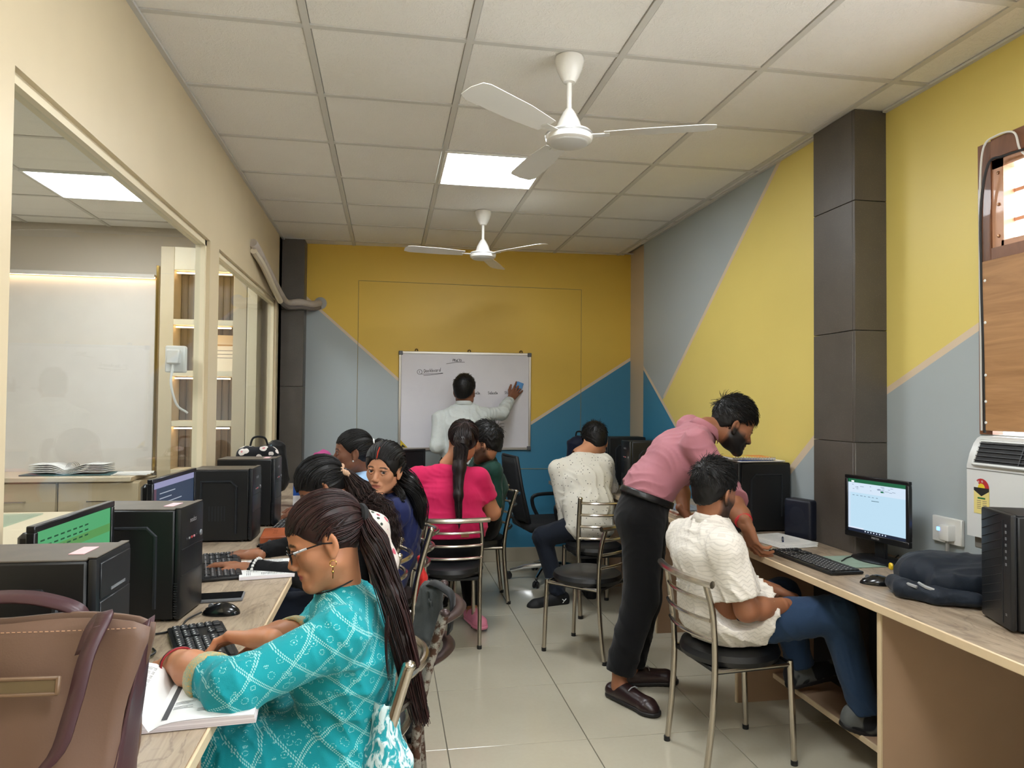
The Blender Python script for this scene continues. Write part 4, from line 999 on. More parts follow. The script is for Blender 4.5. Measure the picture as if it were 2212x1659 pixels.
# open thick book
M_pages = None
def pages_mat():
    t = NT('book_page_edges'); v = t.mapping(t.coord(), (1, 1, 300)); f = t.noise(v, 1, 2)
    t.base(t.ramp(f, [(.35, rgb(186, 176, 178)), (.6, rgb(222, 216, 216))])); t.set(Roughness=.7); return t.m
M_pages = pages_mat(); M_print = mat('dark_print', rgb(70, 70, 74), .7)
def open_book(label, x, y, deg, w=.2, l=.27, th=.05, thr=None, z=ZD, name='open_book'):
    t = thing(name, label, 'book', (x, y, z), math.radians(deg))
    thr = thr or th*.25
    for s, th_ in ((-1, th), (1, thr)):
        b = MB(); n = 10; top = []; bot = []
        for i in range(n+1):
            u = i/n; zt = th_*(1-.15*u**3)*(1-math.exp(-9*u))+.003; top.append((s*w*(u*(1-.04*(1))), zt)); bot.append((s*w*(u*.98), .002))
        poly = top+bot[::-1]
        mm = frame_M((0, -l/2, 0), (1, 0, 0), (0, 0, 1)); mm = Matrix(((1, 0, 0, 0), (0, 0, 1, -l/2), (0, 1, 0, 0), (0, 0, 0, 1)))
        b.prism(poly, 0, l, mm); bo = b.build('page_block', M_pages, t, sharp=.5)
        pr = MB(); 
        pg = MB(); pts = [(px_, 0, pz+.0008) for px_, pz in top]; pg.strip(pts, l*.995, (0, 1, 0)); pgo = pg.build('page', M_paper, bo)
        def zt_at(u): return th_*(1-.15*u**3)*(1-math.exp(-9*u))+.005
        for k in range(9):
            v = -l*.40+k*l*.088
            for c0, c1 in ((.16, .36), (.4, .6), (.64, .9)):
                if random.random() < .12: continue
                for q in range(3):
                    vv = v+q*.006; e = c1-random.random()*.08
                    pr.strip([(s*w*u, vv, zt_at(u)) for u in (c0, (c0+e)/2, e)], .0016, (0, 1, 0))
        po = pr.build('print', M_print, bo, smooth=False); po['kind'] = 'stuff'
    pr = MB(); pr.strip([(-w*.12, -l*.42+.84*l*i/6, th*(1-math.exp(-9*.12))+.0048) for i in range(7)], .012, (1, 0, 0)).build('heading_bar', M_print, t, smooth=False)
    return t
open_book('thick open textbook under the turquoise sleeve at the desk edge', .415, 1.70, 185, .21, .27, .018, .055)
open_book('open printed notebook beside the black sleeves on the left desk', .43, 2.98, 100, .15, .20, .012, .01)
ps = thing('paper_sheets', 'printed sheets on the left desk behind the bent black-haired head', 'papers', (.42, 4.20, ZD))
for k in range(2): MB().box((0, .01*k, .002+.003*k), (.16, .26, .002), 0, Matrix.Rotation(.1*k, 4, 'Z')).build('sheet', M_paper, ps, smooth=False)

# spray bottle and blue box at the far left desk
bt = thing('spray_bottle', 'clear bottle with a white nozzle on the far left desk', 'bottle', (.395, 4.62, ZD))
MB().lathe([(0, 0), (.026, .001), (.028, .01), (.028, .12), (.02, .15), (.012, .16), (0, .16)], 16).build('bottle', mat('clear_plastic', rgb(170, 180, 176), .15), bt)
MB().lathe([(0, .16), (.014, .16), (.014, .18), (.008, .185), (.006, .215), (0, .216)], 12).build('nozzle', M_white_plastic, bt)
bx_ = thing('blue_carton', 'small blue and white carton beside the spray bottle', 'box', (.34, 4.74, ZD))
MB().box((0, 0, .09), (.055, .05, .18), .002).build('carton', mat('blue_card', rgb(28, 84, 168), .5), bx_); MB().box((0, -.0255, .04), (.055, .001, .06)).build('white_print', M_paper, bx_, smooth=False)
# pink net cloth bundle
pn = MB(); pn.sphere((0, 0, .06), .065, 20, (1, 1, .9))
for v in pn.bm.verts: v.co += Vector((.012*math.sin(60*v.co.y+40*v.co.z), .012*math.sin(50*v.co.x), .010*math.sin(70*v.co.x+30*v.co.y)))
pno = pn.build('net_bundle', mat('magenta_net', rgb(176, 70, 130), .7, bump=.8, bscale=160, bdist=.004)); pno.location = (.43, 5.42, ZD+.19); tag(pno, 'crumpled magenta net bundle at the far end of the left desk', 'cloth')
pbx = thing('carton_box', 'plain carton under the magenta net bundle at the far desk', 'box', (.43, 5.42, ZD)); MB().b2((-.08, -.1, 0), (.085, .12, .188), .003).build('carton', mat('brown_carton', rgb(120, 96, 70), .7), pbx)

# right desk: notepad, pen, mouse pad, notebooks, navy speaker box
npd = thing('notepad', 'open white notepad beside the keyboard on the right desk', 'notepad', (2.80, 3.23, ZD), math.radians(8))
for k in range(3): MB().box((.004*k, .004*k, .004+.006*k), (.20, .27, .0055), .001, Matrix.Rotation(.03*k, 4, 'Z')).build('sheet_block', M_paper, npd)
pr = MB()
for k in range(9): pr.b2((-.07, .1-.022*k, .0195), (.02+.06*random.random(), .1015-.022*k, .0197))
pr.build('handwriting', mat('faint_blue_ink', rgb(150, 154, 170), .7), npd, smooth=False)['kind'] = 'stuff'
pen = thing('pen', 'dark blue pen lying on the white notepad', 'pen', (2.79, 3.2, ZD+.0245), math.radians(60))
MB().tube([(-.06, 0, 0), (.05, 0, 0)], .0045, 8).build('barrel', mat('navy_pen', rgb(24, 34, 66), .3), pen); MB().tube([(.05, 0, 0), (.066, 0, 0)], [.0042, .001], 8).build('tip', M_grey, pen); MB().tube([(-.05, 0, .0055), (-.02, 0, .006)], .0015, 6).build('clip', M_silver, pen)
mpd = tag(MB().box((2.86, 2.80, ZD+.002), (.20, .22, .003), .001).build('mouse_pad', mat('sage_green_mat', rgb(132, 150, 134), .8, var=.08, vscale=20)), 'sage green mouse pad under the keyboard cable', 'mouse pad')
mpd.rotation_euler = (0, 0, 0)
zt = ZD+.367
nbk = thing('notebook', 'white squared notebook with a blue cover under the spiral pad', 'notebook', (2.86, 3.63, zt), math.radians(8))
MB().box((0, 0, .004), (.28, .20, .006), .001).build('page_block', M_paper, nbk); MB().box((-.03, -.01, .0085), (.20, .17, .003), .001).build('cover', mat('blue_cover', rgb(36, 74, 150), .5), nbk)
nb2 = thing('spiral_notebook', 'spiral notebook with a yellow and orange cover on the big tower', 'notebook', (2.835, 3.63, zt+.011), math.radians(-4))
MB().box((0, 0, .006), (.24, .17, .011), .001).build('page_block', M_paper, nb2); MB().box((0, 0, .0125), (.24, .17, .002)).build('cover', mat('yellow_cover', rgb(206, 178, 80), .5), nb2, smooth=False)
MB().box((.06, 0, .0138), (.09, .17, .0005)).build('orange_print', mat('orange_print', rgb(222, 140, 70), .5), nb2, smooth=False)
for k in range(16): MB().tube([(-.112+.015*k, -.085+.006*math.cos(a), .007+.009*math.sin(a)) for a in [2*math.pi*i/8 for i in range(8)]], .0012, 4, closed=True).build('spiral_ring', M_silver, nb2)
spk = thing('speaker_box', 'small navy box standing between the big tower and the monitor', 'speaker', (2.965, 3.335-.06, ZD), math.radians(200))
M_navyp = mat('navy_plastic', rgb(14, 20, 36), .5)
sp_b = MB(); a_ = [(-.06, -.07), (.05, -.07), (.05, .07), (-.06, .07)]
sp_b.box((-.012, -.04, .10), (.075, .16, .2), .014, Matrix.Identity(4), 3); sp_b.build('body', M_navyp, spk); MB().lathe([(0, .002), (.035, .002), (.045, 0)], 20, Matrix.Translation((.0255, -.04, .12)) @ Matrix.Rotation(math.pi/2, 4, 'Y')).build('cone', mat('dark_navy_grille', rgb(14, 20, 36), .6), spk)
mg = thing('magazine_stack', 'small stack of colourful magazines on the right desk behind the leaning man', 'magazines', (2.70, 4.15, ZD))
for k, c in enumerate(((190, 170, 150), (150, 90, 70), (200, 190, 180), (120, 130, 150))): MB().box((.0, .005*k, .006+.01*k), (.19, .26, .009), .001, Matrix.Rotation(.06*k-.1, 4, 'Z')).build('magazine', mat('mag_%d' % k, rgb(*c), .4, var=.5, vscale=30), mg)
# bottle and far bag
wbt = thing('water_bottle', 'clear water bottle with a yellow cap by the spotted shirt', 'bottle', (2.43, 5.6, ZD))
MB().lathe([(0, 0), (.036, .002), (.038, .02), (.036, .08), (.038, .15), (.034, .18), (.016, .215), (.015, .235), (0, .235)], 18).build('bottle', mat('blue_clear_plastic', rgb(70, 110, 140), .12), wbt)
MB().lathe([(0, .232), (.018, .232), (.018, .256), (0, .257)], 14).build('cap', mat('yellow_cap', rgb(214, 180, 30), .4), wbt)
# ================================================================= bodies: smooth blended volumes turned into one mesh
class Vol:
    def __init__(s, lo, hi, res):
        s.ax = [np.arange(lo[i], hi[i]+res, res, dtype=np.float32) for i in range(3)]
        s.D = np.full([len(a) for a in s.ax], .3, np.float32); s.res = res
    def _sl(s, lo, hi):
        return tuple(slice(max(0, int(np.searchsorted(a, l))-1), min(len(a), int(np.searchsorted(a, h))+1)) for a, l, h in zip(s.ax, lo, hi))
    def _g(s, sl): return s.ax[0][sl[0]][:, None, None], s.ax[1][sl[1]][None, :, None], s.ax[2][sl[2]][None, None, :]
    def put(s, fn, lo, hi, k=.01, op='u'):
        sl = s._sl([a-k*1.2-.012 for a in lo], [a+k*1.2+.012 for a in hi])
        if any(q.stop <= q.start for q in sl): return
        d = fn(*s._g(sl)); c = s.D[sl]
        if op == 'u': h = np.clip(.5+.5*(c-d)/k, 0, 1); s.D[sl] = c*(1-h)+d*h-k*h*(1-h)
        else: d = -d; h = np.clip(.5-.5*(c-d)/k, 0, 1); s.D[sl] = c*(1-h)+d*h+k*h*(1-h)
    def cone(s, a, b, ra, rb, k=.02, w=None, f=1.0, op='u'):
        a = np.array(a, float); b = np.array(b, float); ba = b-a; L2 = max(1e-9, ba@ba); R = max(ra, rb)*max(1, f)
        if w is not None: w = np.array(w, float); w = w/np.linalg.norm(w)
        def fn(X, Y, Z):
            px, py, pz = X-a[0], Y-a[1], Z-a[2]
            t = np.clip((px*ba[0]+py*ba[1]+pz*ba[2])/L2, 0, 1)
            qx, qy, qz = px-t*ba[0], py-t*ba[1], pz-t*ba[2]
            d2 = qx*qx+qy*qy+qz*qz
            if w is not None:
                qw = qx*w[0]+qy*w[1]+qz*w[2]; d2 = np.maximum(d2-qw*qw*(1-1/(f*f)), 0)
            return np.sqrt(d2)-(ra+(rb-ra)*t)
        s.put(fn, np.minimum(a, b)-R, np.maximum(a, b)+R, k, op)
    def chain(s, P, R, k=.02, **kw):
        for i in range(len(P)-1): s.cone(P[i], P[i+1], R[i], R[i+1], k, **kw)
    def ell(s, c, r, k=.02, M=None, op='u'):
        c = np.array(c, float); r = np.array(r, float); R = r.max(); M = np.eye(3) if M is None else np.array(M)   # columns = axes
        def fn(X, Y, Z):
            px, py, pz = X-c[0], Y-c[1], Z-c[2]
            q = [(px*M[0, i]+py*M[1, i]+pz*M[2, i])/r[i] for i in range(3)]
            k0 = np.sqrt(q[0]**2+q[1]**2+q[2]**2); k1 = np.sqrt(sum((q[i]/r[i])**2 for i in range(3)))
            return k0*(k0-1)/np.maximum(k1, 1e-6)
        s.put(fn, c-R, c+R, k, op)
    def cut(s, p, n, k=.004):
        """drop what lies on the side n points to"""
        X, Y, Z = s._g((slice(None),)*3); n = np.array(n, float); n /= np.linalg.norm(n)
        d = ((X-p[0])*n[0]+(Y-p[1])*n[1]+(Z-p[2])*n[2]).astype(np.float32)
        h = np.clip(.5-.5*(s.D-d)/k, 0, 1); s.D = s.D*(1-h)+d*h+k*h*(1-h)
    def cut_near(s, p, n, rad, k=.004):
        """the same plane cut, only within `rad` of p"""
        p = np.array(p, float); sl = s._sl(p-rad, p+rad); X, Y, Z = s._g(sl); n = np.array(n, float); n /= np.linalg.norm(n)
        d = ((X-p[0])*n[0]+(Y-p[1])*n[1]+(Z-p[2])*n[2]).astype(np.float32)
        rr = np.sqrt((X-p[0])**2+(Y-p[1])**2+(Z-p[2])**2)
        d = np.where(rr < rad, d, -1.0); s.D[sl] = np.maximum(s.D[sl], d)
    def folds(s, amp, f=28, seed=0, dirs=None):
        """cloth folds: wavy ridges"""
        X, Y, Z = s._g((slice(None),)*3); r = np.random.default_rng(seed)
        tot = 0
        for i in range(3):
            d = r.normal(size=3) if dirs is None else np.array(dirs[i % len(dirs)], float)+r.normal(size=3)*.25
            d /= np.linalg.norm(d); e = r.normal(size=3); e /= np.linalg.norm(e); ph = r.random()*6
            ff = 2.3*f*(.7+.35*i)
            u = (X*d[0]+Y*d[1]+Z*d[2])*ff + 1.7*np.sin((X*e[0]+Y*e[1]+Z*e[2])*ff*.55+ph)
            m = np.clip(.35+.8*np.sin((X*e[1]+Y*e[2]+Z*e[0])*ff*.33+ph*2)+.4*np.sin((X*d[1]-Y*d[0]+Z*e[1])*ff*.21), 0, 1)
            tot = tot+((1-np.abs(np.sin(u)))**2*m-.12)/(1+.35*i)
        s.D = s.D-(amp*tot).astype(np.float32)
    def mesh(s):
        D = s.D; S = D < 0
        n = [k-1 for k in D.shape]
        c = np.zeros(n, np.uint8)
        for i in (0, 1):
            for j in (0, 1):
                for k in (0, 1): c += S[i:i+n[0], j:j+n[1], k:k+n[2]]
        act = (c > 0) & (c < 8); I = np.argwhere(act)
        if len(I) == 0: return np.zeros((0, 3)), np.zeros((0, 4), int)
        off = np.array([(i, j, k) for i in (0, 1) for j in (0, 1) for k in (0, 1)])
        vals = np.stack([D[I[:, 0]+o[0], I[:, 1]+o[1], I[:, 2]+o[2]] for o in off], 1)
        acc = np.zeros((len(I), 3)); cnt = np.zeros(len(I))
        for a in range(8):
            for b in range(a+1, 8):
                if np.abs(off[a]-off[b]).sum() != 1: continue
                va, vb = vals[:, a], vals[:, b]; cr = (va < 0) != (vb < 0)
                t = np.where(cr, va/np.where(cr, va-vb, 1), 0)
                acc += np.where(cr[:, None], off[a]+(off[b]-off[a])*t[:, None], 0); cnt += cr
        p = acc/cnt[:, None]
        V = np.stack([s.ax[q][I[:, q]]+p[:, q]*s.res for q in range(3)], 1)
        vid = np.full(n, -1, np.int64); vid[act] = np.arange(len(I)); Fs = []
        for axis in range(3):
            o1, o2 = (axis+1) % 3, (axis+2) % 3
            sa = [slice(None)]*3; sb = [slice(None)]*3; sa[axis] = slice(0, -1); sb[axis] = slice(1, None)
            for q in (o1, o2): sa[q] = slice(1, -1); sb[q] = slice(1, -1)
            A, B = S[tuple(sa)], S[tuple(sb)]; E = np.argwhere(A != B)
            if len(E) == 0: continue
            fl = A[E[:, 0], E[:, 1], E[:, 2]]
            base = E.copy(); base[:, o1] += 1; base[:, o2] += 1
            def cell(d1, d2):
                q = base.copy(); q[:, o1] += d1; q[:, o2] += d2; return vid[q[:, 0], q[:, 1], q[:, 2]]
            Q = np.stack([cell(-1, -1), cell(0, -1), cell(0, 0), cell(-1, 0)], 1)
            Q[~fl] = Q[~fl][:, ::-1]; Fs.append(Q)
        Fq = np.concatenate(Fs); Fq = Fq[(Fq >= 0).all(1)]
        return V, Fq
def to_mesh(name, V, Fq, cols=None):
    me = bpy.data.meshes.new(name); me.vertices.add(len(V)); me.vertices.foreach_set('co', np.asarray(V, np.float32).ravel())
    k = Fq.shape[1]; me.loops.add(len(Fq)*k); me.loops.foreach_set('vertex_index', Fq.astype(np.int32).ravel())
    me.polygons.add(len(Fq)); me.polygons.foreach_set('loop_start', np.arange(0, len(Fq)*k, k, dtype=np.int32))
    me.update(calc_edges=True); me.validate()
    if cols is not None:
        a = me.color_attributes.new('tone', 'FLOAT_COLOR', 'POINT'); a.data.foreach_set('color', np.asarray(cols, np.float32).ravel())
    return me
def A3(v): return np.array([v[0], v[1], v[2]], float)
def unit(v): v = A3(v); return v/max(1e-9, np.linalg.norm(v))

def skin_mat():
    t = NT('skin'); a = t.n('ShaderNodeAttribute'); a.attribute_name = 'tone'
    f = t.noise(t.coord(), 90, 3); t.base(t.mix(t.math('MULTIPLY', f, .14), a.outputs['Color'], t.mix(1.0, a.outputs['Color'], (.75, .62, .58, 1), 'MULTIPLY')))
    t.set(Roughness=.48); t.p.inputs['Specular IOR Level'].default_value = .35
    t.p.inputs['Subsurface Weight'].default_value = .08; t.p.inputs['Subsurface Radius'].default_value = (.02, .008, .004); t.p.inputs['Subsurface Scale'].default_value = .3
    t.bump(t.noise(t.coord(), 350, 2), .06, .001); return t.m
M_skin = skin_mat()
def hair_mat(name, c1, c2, rough=.5):
    t = NT(name); a = t.n('ShaderNodeAttribute'); a.attribute_name = 'tone'
    v = t.noise(t.coord(), 55, 3); t.base(t.mix(a.outputs['Fac'], c1, c2)); t.set(Roughness=rough); t.p.inputs['Specular IOR Level'].default_value = .35
    t.bump(v, .35, .003); return t.m
M_hairblk = hair_mat('black_hair', rgb(10, 9, 9), rgb(26, 23, 22)); M_hairbrn = hair_mat('dark_brown_hair', rgb(26, 14, 13), rgb(58, 30, 28), .42)
def cloth_mat(name, c, rough=.85, var=.06, pattern=None, bump=.25):
    if name in MATS: return MATS[name]
    t = NT(name); v = t.coord(); f = t.noise(v, 9, 3)
    col = t.mix(f, tuple(x*(1-var) for x in c[:3]), tuple(min(1, x*(1+var)) for x in c[:3]))
    if pattern: col = pattern(t, v, col)
    t.base(col); t.set(Roughness=rough); t.p.inputs['Specular IOR Level'].default_value = .25; t.p.inputs['Sheen Weight'].default_value = .08
    t.bump(t.math('ADD', t.math('MULTIPLY', t.noise(v, 420, 2), .12), t.math('MULTIPLY', t.noise(t.mapping(v, (1, 1, .6)), 11, 2, .5, .6), 1.6)), bump, .016); MATS[name] = t.m; return t.m

def hframe(f, u):
    f = unit(f); u = A3(u); x = np.cross(f, u); x /= np.linalg.norm(x); z = np.cross(x, f); return np.stack([x, f, z], 1)   # columns

class Person:
    def __init__(s, label, base, skin, group=None):
        s.root = thing('person', label, 'person', tuple(base), 0, group); s.base = A3(base); s.skin = np.array(skin[:3]); s.parts = []
    def add_skin(s, V, Fq, C=None):
        if C is None: C = np.tile(np.append(s.skin, 1), (len(V), 1))
        s.parts.append((V, Fq, C))
    def vol(s, pts, pad, res): P = np.array([A3(p) for p in pts]); return Vol(P.min(0)-pad, P.max(0)+pad, res)
    def finish(s):
        V, Fq, C, n = [], [], [], 0
        for v, f, c in s.parts: V.append(v); Fq.append(f+n); C.append(c); n += len(v)
        me = to_mesh('body', np.concatenate(V)-s.base, np.concatenate(Fq), np.concatenate(C))
        return link_mesh('body', me, M_skin, s.root, True, None)
    def garment(s, name, vol, material, parent=None):
        V, Fq = vol.mesh(); me = to_mesh(name, V-s.base, Fq); return link_mesh(name, me, material, parent or s.root, True, None)
    def mb(s, b, name, material, parent=None, sharp=.7, smooth=True):
        me = b.mesh(name); me.transform(Matrix.Translation(-Vector(s.base))); return link_mesh(name, me, material, parent or s.root, smooth, sharp)
    # ---------------------------------------------------------------- head
    def head(s, c, f, u, neck, sc=1.0, res=.0042, female=False, beard=0.0, eyes=True, gaze=None, neck_r=.052, lips=(150, 84, 74), bindi=False, brow=1.0):
        c = A3(c); M = hframe(f, u); s.hc, s.hM, s.hs = c, M, sc
        nl = M.T @ (A3(neck)-c)/sc
        lo = np.minimum([-.1, -.13, -.14], nl-.05); hi = np.maximum([.1, .14, .15], nl+.05)
        v = Vol(lo, hi, res)
        jw = .9 if female else 1.0
        v.ell((0, -.012, .035), (.074, .094, .083), .02)                       # skull
        v.ell((0, .018, -.03), (.060*jw+.003, .068, .083), .02)                # face
        v.ell((0, .048, .035), (.055, .040, .045), .02)                        # forehead
        for q in (-1, 1):
            v.cone((q*.052*jw, -.002, -.060), (q*.016, .068, -.100), .017, .015, .034)    # jaw line
            v.ell((q*.040, .052, -.020), (.021, .019, .019), .034)              # cheek
            v.cone((q*.012, .083, .018), (q*.045, .068, .016), .009, .008, .012)        # brow ridge
        v.ell((0, .074, -.101), (.021*jw, .018, .018), .026)                   # chin
        for q in (-1, 1): v.ell((q*.031, .094, -.001), (.017, .016, .0125), .008, op='s')
        v.cone((0, .082, .006), (0, .104, -.034), .0078, .0105, .012); v.cone((0, .092, -.04), (0, .086, -.052), .008, .008, .008)          # nose
        for q in (-1, 1): v.ell((q*.0115, .097, -.040), (.008, .010, .0075), .006)
        v.ell((0, .078, -.066), (.028, .016, .018), .012)
        v.chain([(-.024, .078, -.066), (-.009, .0895, -.0605), (.009, .0895, -.0605), (.024, .078, -.066)], [.0035, .0058, .0058, .0035], .005)
        v.chain([(-.021, .078, -.069), (0, .0885, -.0745), (.021, .078, -.069)], [.0035, .0068, .0035], .005)
        v.chain([(-.024, .0855, -.0665), (0, .0968, -.0672), (.024, .0855, -.0665)], [.0015, .0017, .0015], .002, op='s')
        for q in (-1, 1):                                                      # lids and ears
            v.chain([(q*.016, .080, .001), (q*.031, .0872, .0102), (q*.047, .077, .001)], [.0032, .0036, .0032], .004)
            v.chain([(q*.016, .080, -.002), (q*.031, .0850, -.0098), (q*.047, .077, -.001)], [.0028, .003, .0028], .004)
            rot = np.array([[math.cos(q*.35), -math.sin(q*.35), 0], [math.sin(q*.35), math.cos(q*.35), 0], [0, 0, 1]])
            v.ell((q*.078, -.012, -.004), (.009, .019, .033), .008, rot); v.ell((q*.077, -.006, -.033), (.008, .010, .012), .006)
            v.ell((q*.0875, -.008, .002), (.007, .011, .019), .004, rot, op='s')
        up = nl+np.array([0, 0, 0.0])
        v.cone((0, -.028, -.03), nl, neck_r*.98, neck_r*1.08, .03)
        V, Fq = v.mesh()
        C = np.tile(np.append(s.skin, 1), (len(V), 1)); x, y, z = V.T
        lp = np.clip(1-np.abs((z+.0675)/.0105)**2-np.abs(x/.026)**2.5, 0, 1)*(y > .075); lc = np.array(rgb(*lips)[:3])
        lp = np.clip(lp*2.2, 0, 1)[:, None]; C[:, :3] = C[:, :3]*(1-lp*.8)+lc*lp*.8
        for q in (-1, 1):                                                      # brows
            bx = (x*q-.032)/.0205; bz = (z-.019-.004*(1-bx**2)+.002*bx)/.0042*brow
            m_ = np.clip((1-np.abs(bx)**3-bz**2)*3, 0, 1)*(y > .05); C[:, :3] = C[:, :3]*(1-m_[:, None]*.9)+np.array([.008, .006, .005])*m_[:, None]*.9
            lash = np.clip((1-((z-.0045-.004*(1-((x*q-.0315)/.018)**2))/.0028)**2-((x*q-.0315)/.0185)**4)*2.5, 0, 1)*(y > .07); C[:, :3] *= (1-.85*lash[:, None])
        if beard:
            jawm = np.clip((-.028-z+.028*(1-np.clip(y/.07, 0, 1)))/.016, 0, 1)*np.clip((y+.035)/.02, 0, 1)*np.clip((z+.135)/.02, 0, 1)
            mo = np.clip((1-((z+.051)/.0075)**2-(x/.034)**4)*3, 0, 1)*(y > .07)
            mouth = np.clip(1-np.abs((z+.067)/.012)**2-np.abs(x/.027)**2, 0, 1)
            ck = np.clip((np.abs(x)-.02)/.02, 0, 1)*np.clip((-.005-z)/.02, 0, 1)*(y < .055)*np.clip((y+.01)/.015, 0, 1)
            bm_ = np.clip(np.maximum(np.maximum(jawm*(y > -.03), mo), ck*.8)-mouth*3*(y > .075), 0, 1)[:, None]*beard
            C[:, :3] = C[:, :3]*(1-bm_)+np.array([.012, .009, .008])*bm_
        if bindi:
            m_ = np.clip((1-(x/.005)**2-((z-.085)/.035)**2)*3, 0, 1)*(y > .0); C[:, :3] = C[:, :3]*(1-m_[:, None])+np.array([.5, .03, .01])*m_[:, None]
        s.add_skin(s.L(V), Fq, C)
        if eyes:
            g = unit(f) if gaze is None else unit(gaze); gl = M.T @ g
            for q in (-1, 1):
                b = MB(); b.sphere((0, 0, 0), .0122, 20); me = b.mesh('eye'); co = np.zeros(len(me.vertices)*3, np.float32); me.vertices.foreach_get('co', co); co = co.reshape(-1, 3)
                dt = (co/np.linalg.norm(co, axis=1)[:, None]) @ gl; cc = np.tile(np.array([.42, .39, .37, 1]), (len(co), 1)); cc[dt > .80, :3] = (.02, .012, .008); cc[dt > .95, :3] = (.004, .004, .004)
                W = s.L(co*1.04+np.array([q*.0315, .0744, .0]))-s.base; me.vertices.foreach_set('co', W.astype(np.float32).ravel())
                a = me.color_attributes.new('tone', 'FLOAT_COLOR', 'POINT'); a.data.foreach_set('color', cc.astype(np.float32).ravel())
                link_mesh('eye', me, M_eye, s.root, True, None)
    def L(s, P): return s.hc+s.hs*(np.asarray(P, float) @ s.hM.T)
    # ---------------------------------------------------------------- hair
    def cap(s, mat_, thick=.012, nape=1.0, back=-.075, front=.062, hl=.055, noise=.003, res=.005, part=0.0, top=0.0, ears=True, seed=1):
        """the mass of hair on the skull; front: height of the hairline over the forehead, back: how low it reaches at the nape"""
        v = Vol((-.12, -.15, -.16), (.12, .13, .17), res)
        v.ell((0, -.014, .037+top*.4), (.074+thick, .094+thick, .083+thick+top*.6), .02)
        v.ell((0, -.045, -.02), ((.060+thick*.8)*nape, (.052+thick)*nape, .07*nape+thick*.4), .03)
        if top: v.ell((0, .035, .088), (.055, .05, .028+top), .02)
        v.cut((0, -.05, back), (0, -.1 if nape == 1 else .9, -1), .012)
        # face opening: a box-like egg pushed out in front
        v.ell((0, .105, front-.105), (.068, .075, .105), .012, op='s')
        v.ell((0, .12, front-.13), (.085, .095, .10), .012, op='s')
        if ears:
            for q in (-1, 1): v.ell((q*.092, -.004, -.012), (.03, .030, .036), .01, op='s'); v.ell((q*.09, .01, -.07), (.04, .045, .05), .01, op='s')
        if noise: v.folds(noise, 95, seed, [(1, .1, .2), (.9, .2, -.2), (.8, -.3, .3)])
        V, Fq = v.mesh(); C = np.tile([.3, .3, .3, 1.0], (len(V), 1)); C[:, :3] = (.3+.25*np.sin(V[:, [0]]*260+3*np.sin(V[:, [1]]*50)))
        me = to_mesh('hair', s.L(V)-s.base, Fq, C); return link_mesh('hair', me, mat_, s.root, True, None)
    def strands(s, name, paths, mat_, r=.0016, parent=None, tip=.35, n=3):
        """thin tapering locks; paths in world space"""
        Vs, Fs, Cs, o = [], [], [], 0
        for P in paths:
            P = np.asarray(P, float); k = len(P); T = np.gradient(P, axis=0); T /= np.maximum(1e-9, np.linalg.norm(T, axis=1))[:, None]
            up = np.array([.3, .5, .8]) if abs(T[0] @ np.array([.3, .5, .8])) < .9 else np.array([1., 0, 0])
            U = np.cross(T, up); U /= np.maximum(1e-9, np.linalg.norm(U, axis=1))[:, None]; W = np.cross(T, U)
            rr = r*(.7+.6*rng.random())*np.linspace(1, tip, k)**.8; tone = rng.random()
            for j in range(n):
                a = 2*math.pi*j/n; Vs.append(P+(U*math.cos(a)+W*math.sin(a))*rr[:, None])
            Cs.append(np.tile([tone, tone, tone, 1], (k*n, 1)))
            for j in range(n):
                A = o+j*k; B = o+((j+1) % n)*k; i = np.arange(k-1); Fs.append(np.stack([A+i, A+i+1, B+i+1, B+i], 1))
            o += k*n
        V = np.concatenate(Vs); me = to_mesh(name, V-s.base, np.concatenate(Fs), np.concatenate(Cs)); return link_mesh(name, me, mat_, parent or s.root, True, None)
    def combed(s, tie, n=240, thick=.012, front=.062, back=-.08, lift=.004, seed=3, part=0.0):
        """locks laid over the skull from the hairline to the tie (head-local point)"""
        r = np.random.default_rng(seed); cen = np.array([0, -.014, .037]); rad = np.array([.074, .094, .083])+thick+.001
        tie = np.array(tie); td = (tie-cen)/rad; tl = np.linalg.norm(td); td = td/tl; out = []
        for i in range(n):
            a = r.random()*2*math.pi
            # hairline: height depends on direction around the head
            fx, fy = math.sin(a), math.cos(a)
            h = front if fy > .35 else (.0 if fy > -.45 else back)
            if .1 < fy <= .35: h = front*.45
            h += (r.random()-.3)*.05 if fy < .3 else r.random()*.04-.012
            zz = np.clip((h-cen[2])/rad[2], -.95, .95); hr = math.sqrt(max(.02, 1-zz*zz)); d0 = np.array([fx*hr, fy*hr, zz]); d0 /= np.linalg.norm(d0)
            if fy > .0: wp = np.array([fx*.8+part*.3, -.25 if td[2] < .4 else -.1, .72 if fy > .35 else .35]); 
            else: wp = d0*.5+td*.5
            wp = wp/np.linalg.norm(wp)
            def sl(a_, b_, t_):
                o_ = math.acos(np.clip(a_ @ b_, -1, 1))
                return a_ if o_ < 1e-3 else (math.sin((1-t_)*o_)*a_+math.sin(t_*o_)*b_)/math.sin(o_)
            P = []; jit = (r.random()-.5)*.002+lift*r.random()
            for t in np.linspace(0, 1, 12):
                d = sl(sl(d0, wp, t), sl(wp, td, t), t); d = d/np.linalg.norm(d)
                P.append(cen+d*(rad+jit*(math.sin(t*math.pi)+.2))*(1+(tl-1)*max(0, t-.6)/.4))
            out.append(s.L(np.array(P)))
        return out
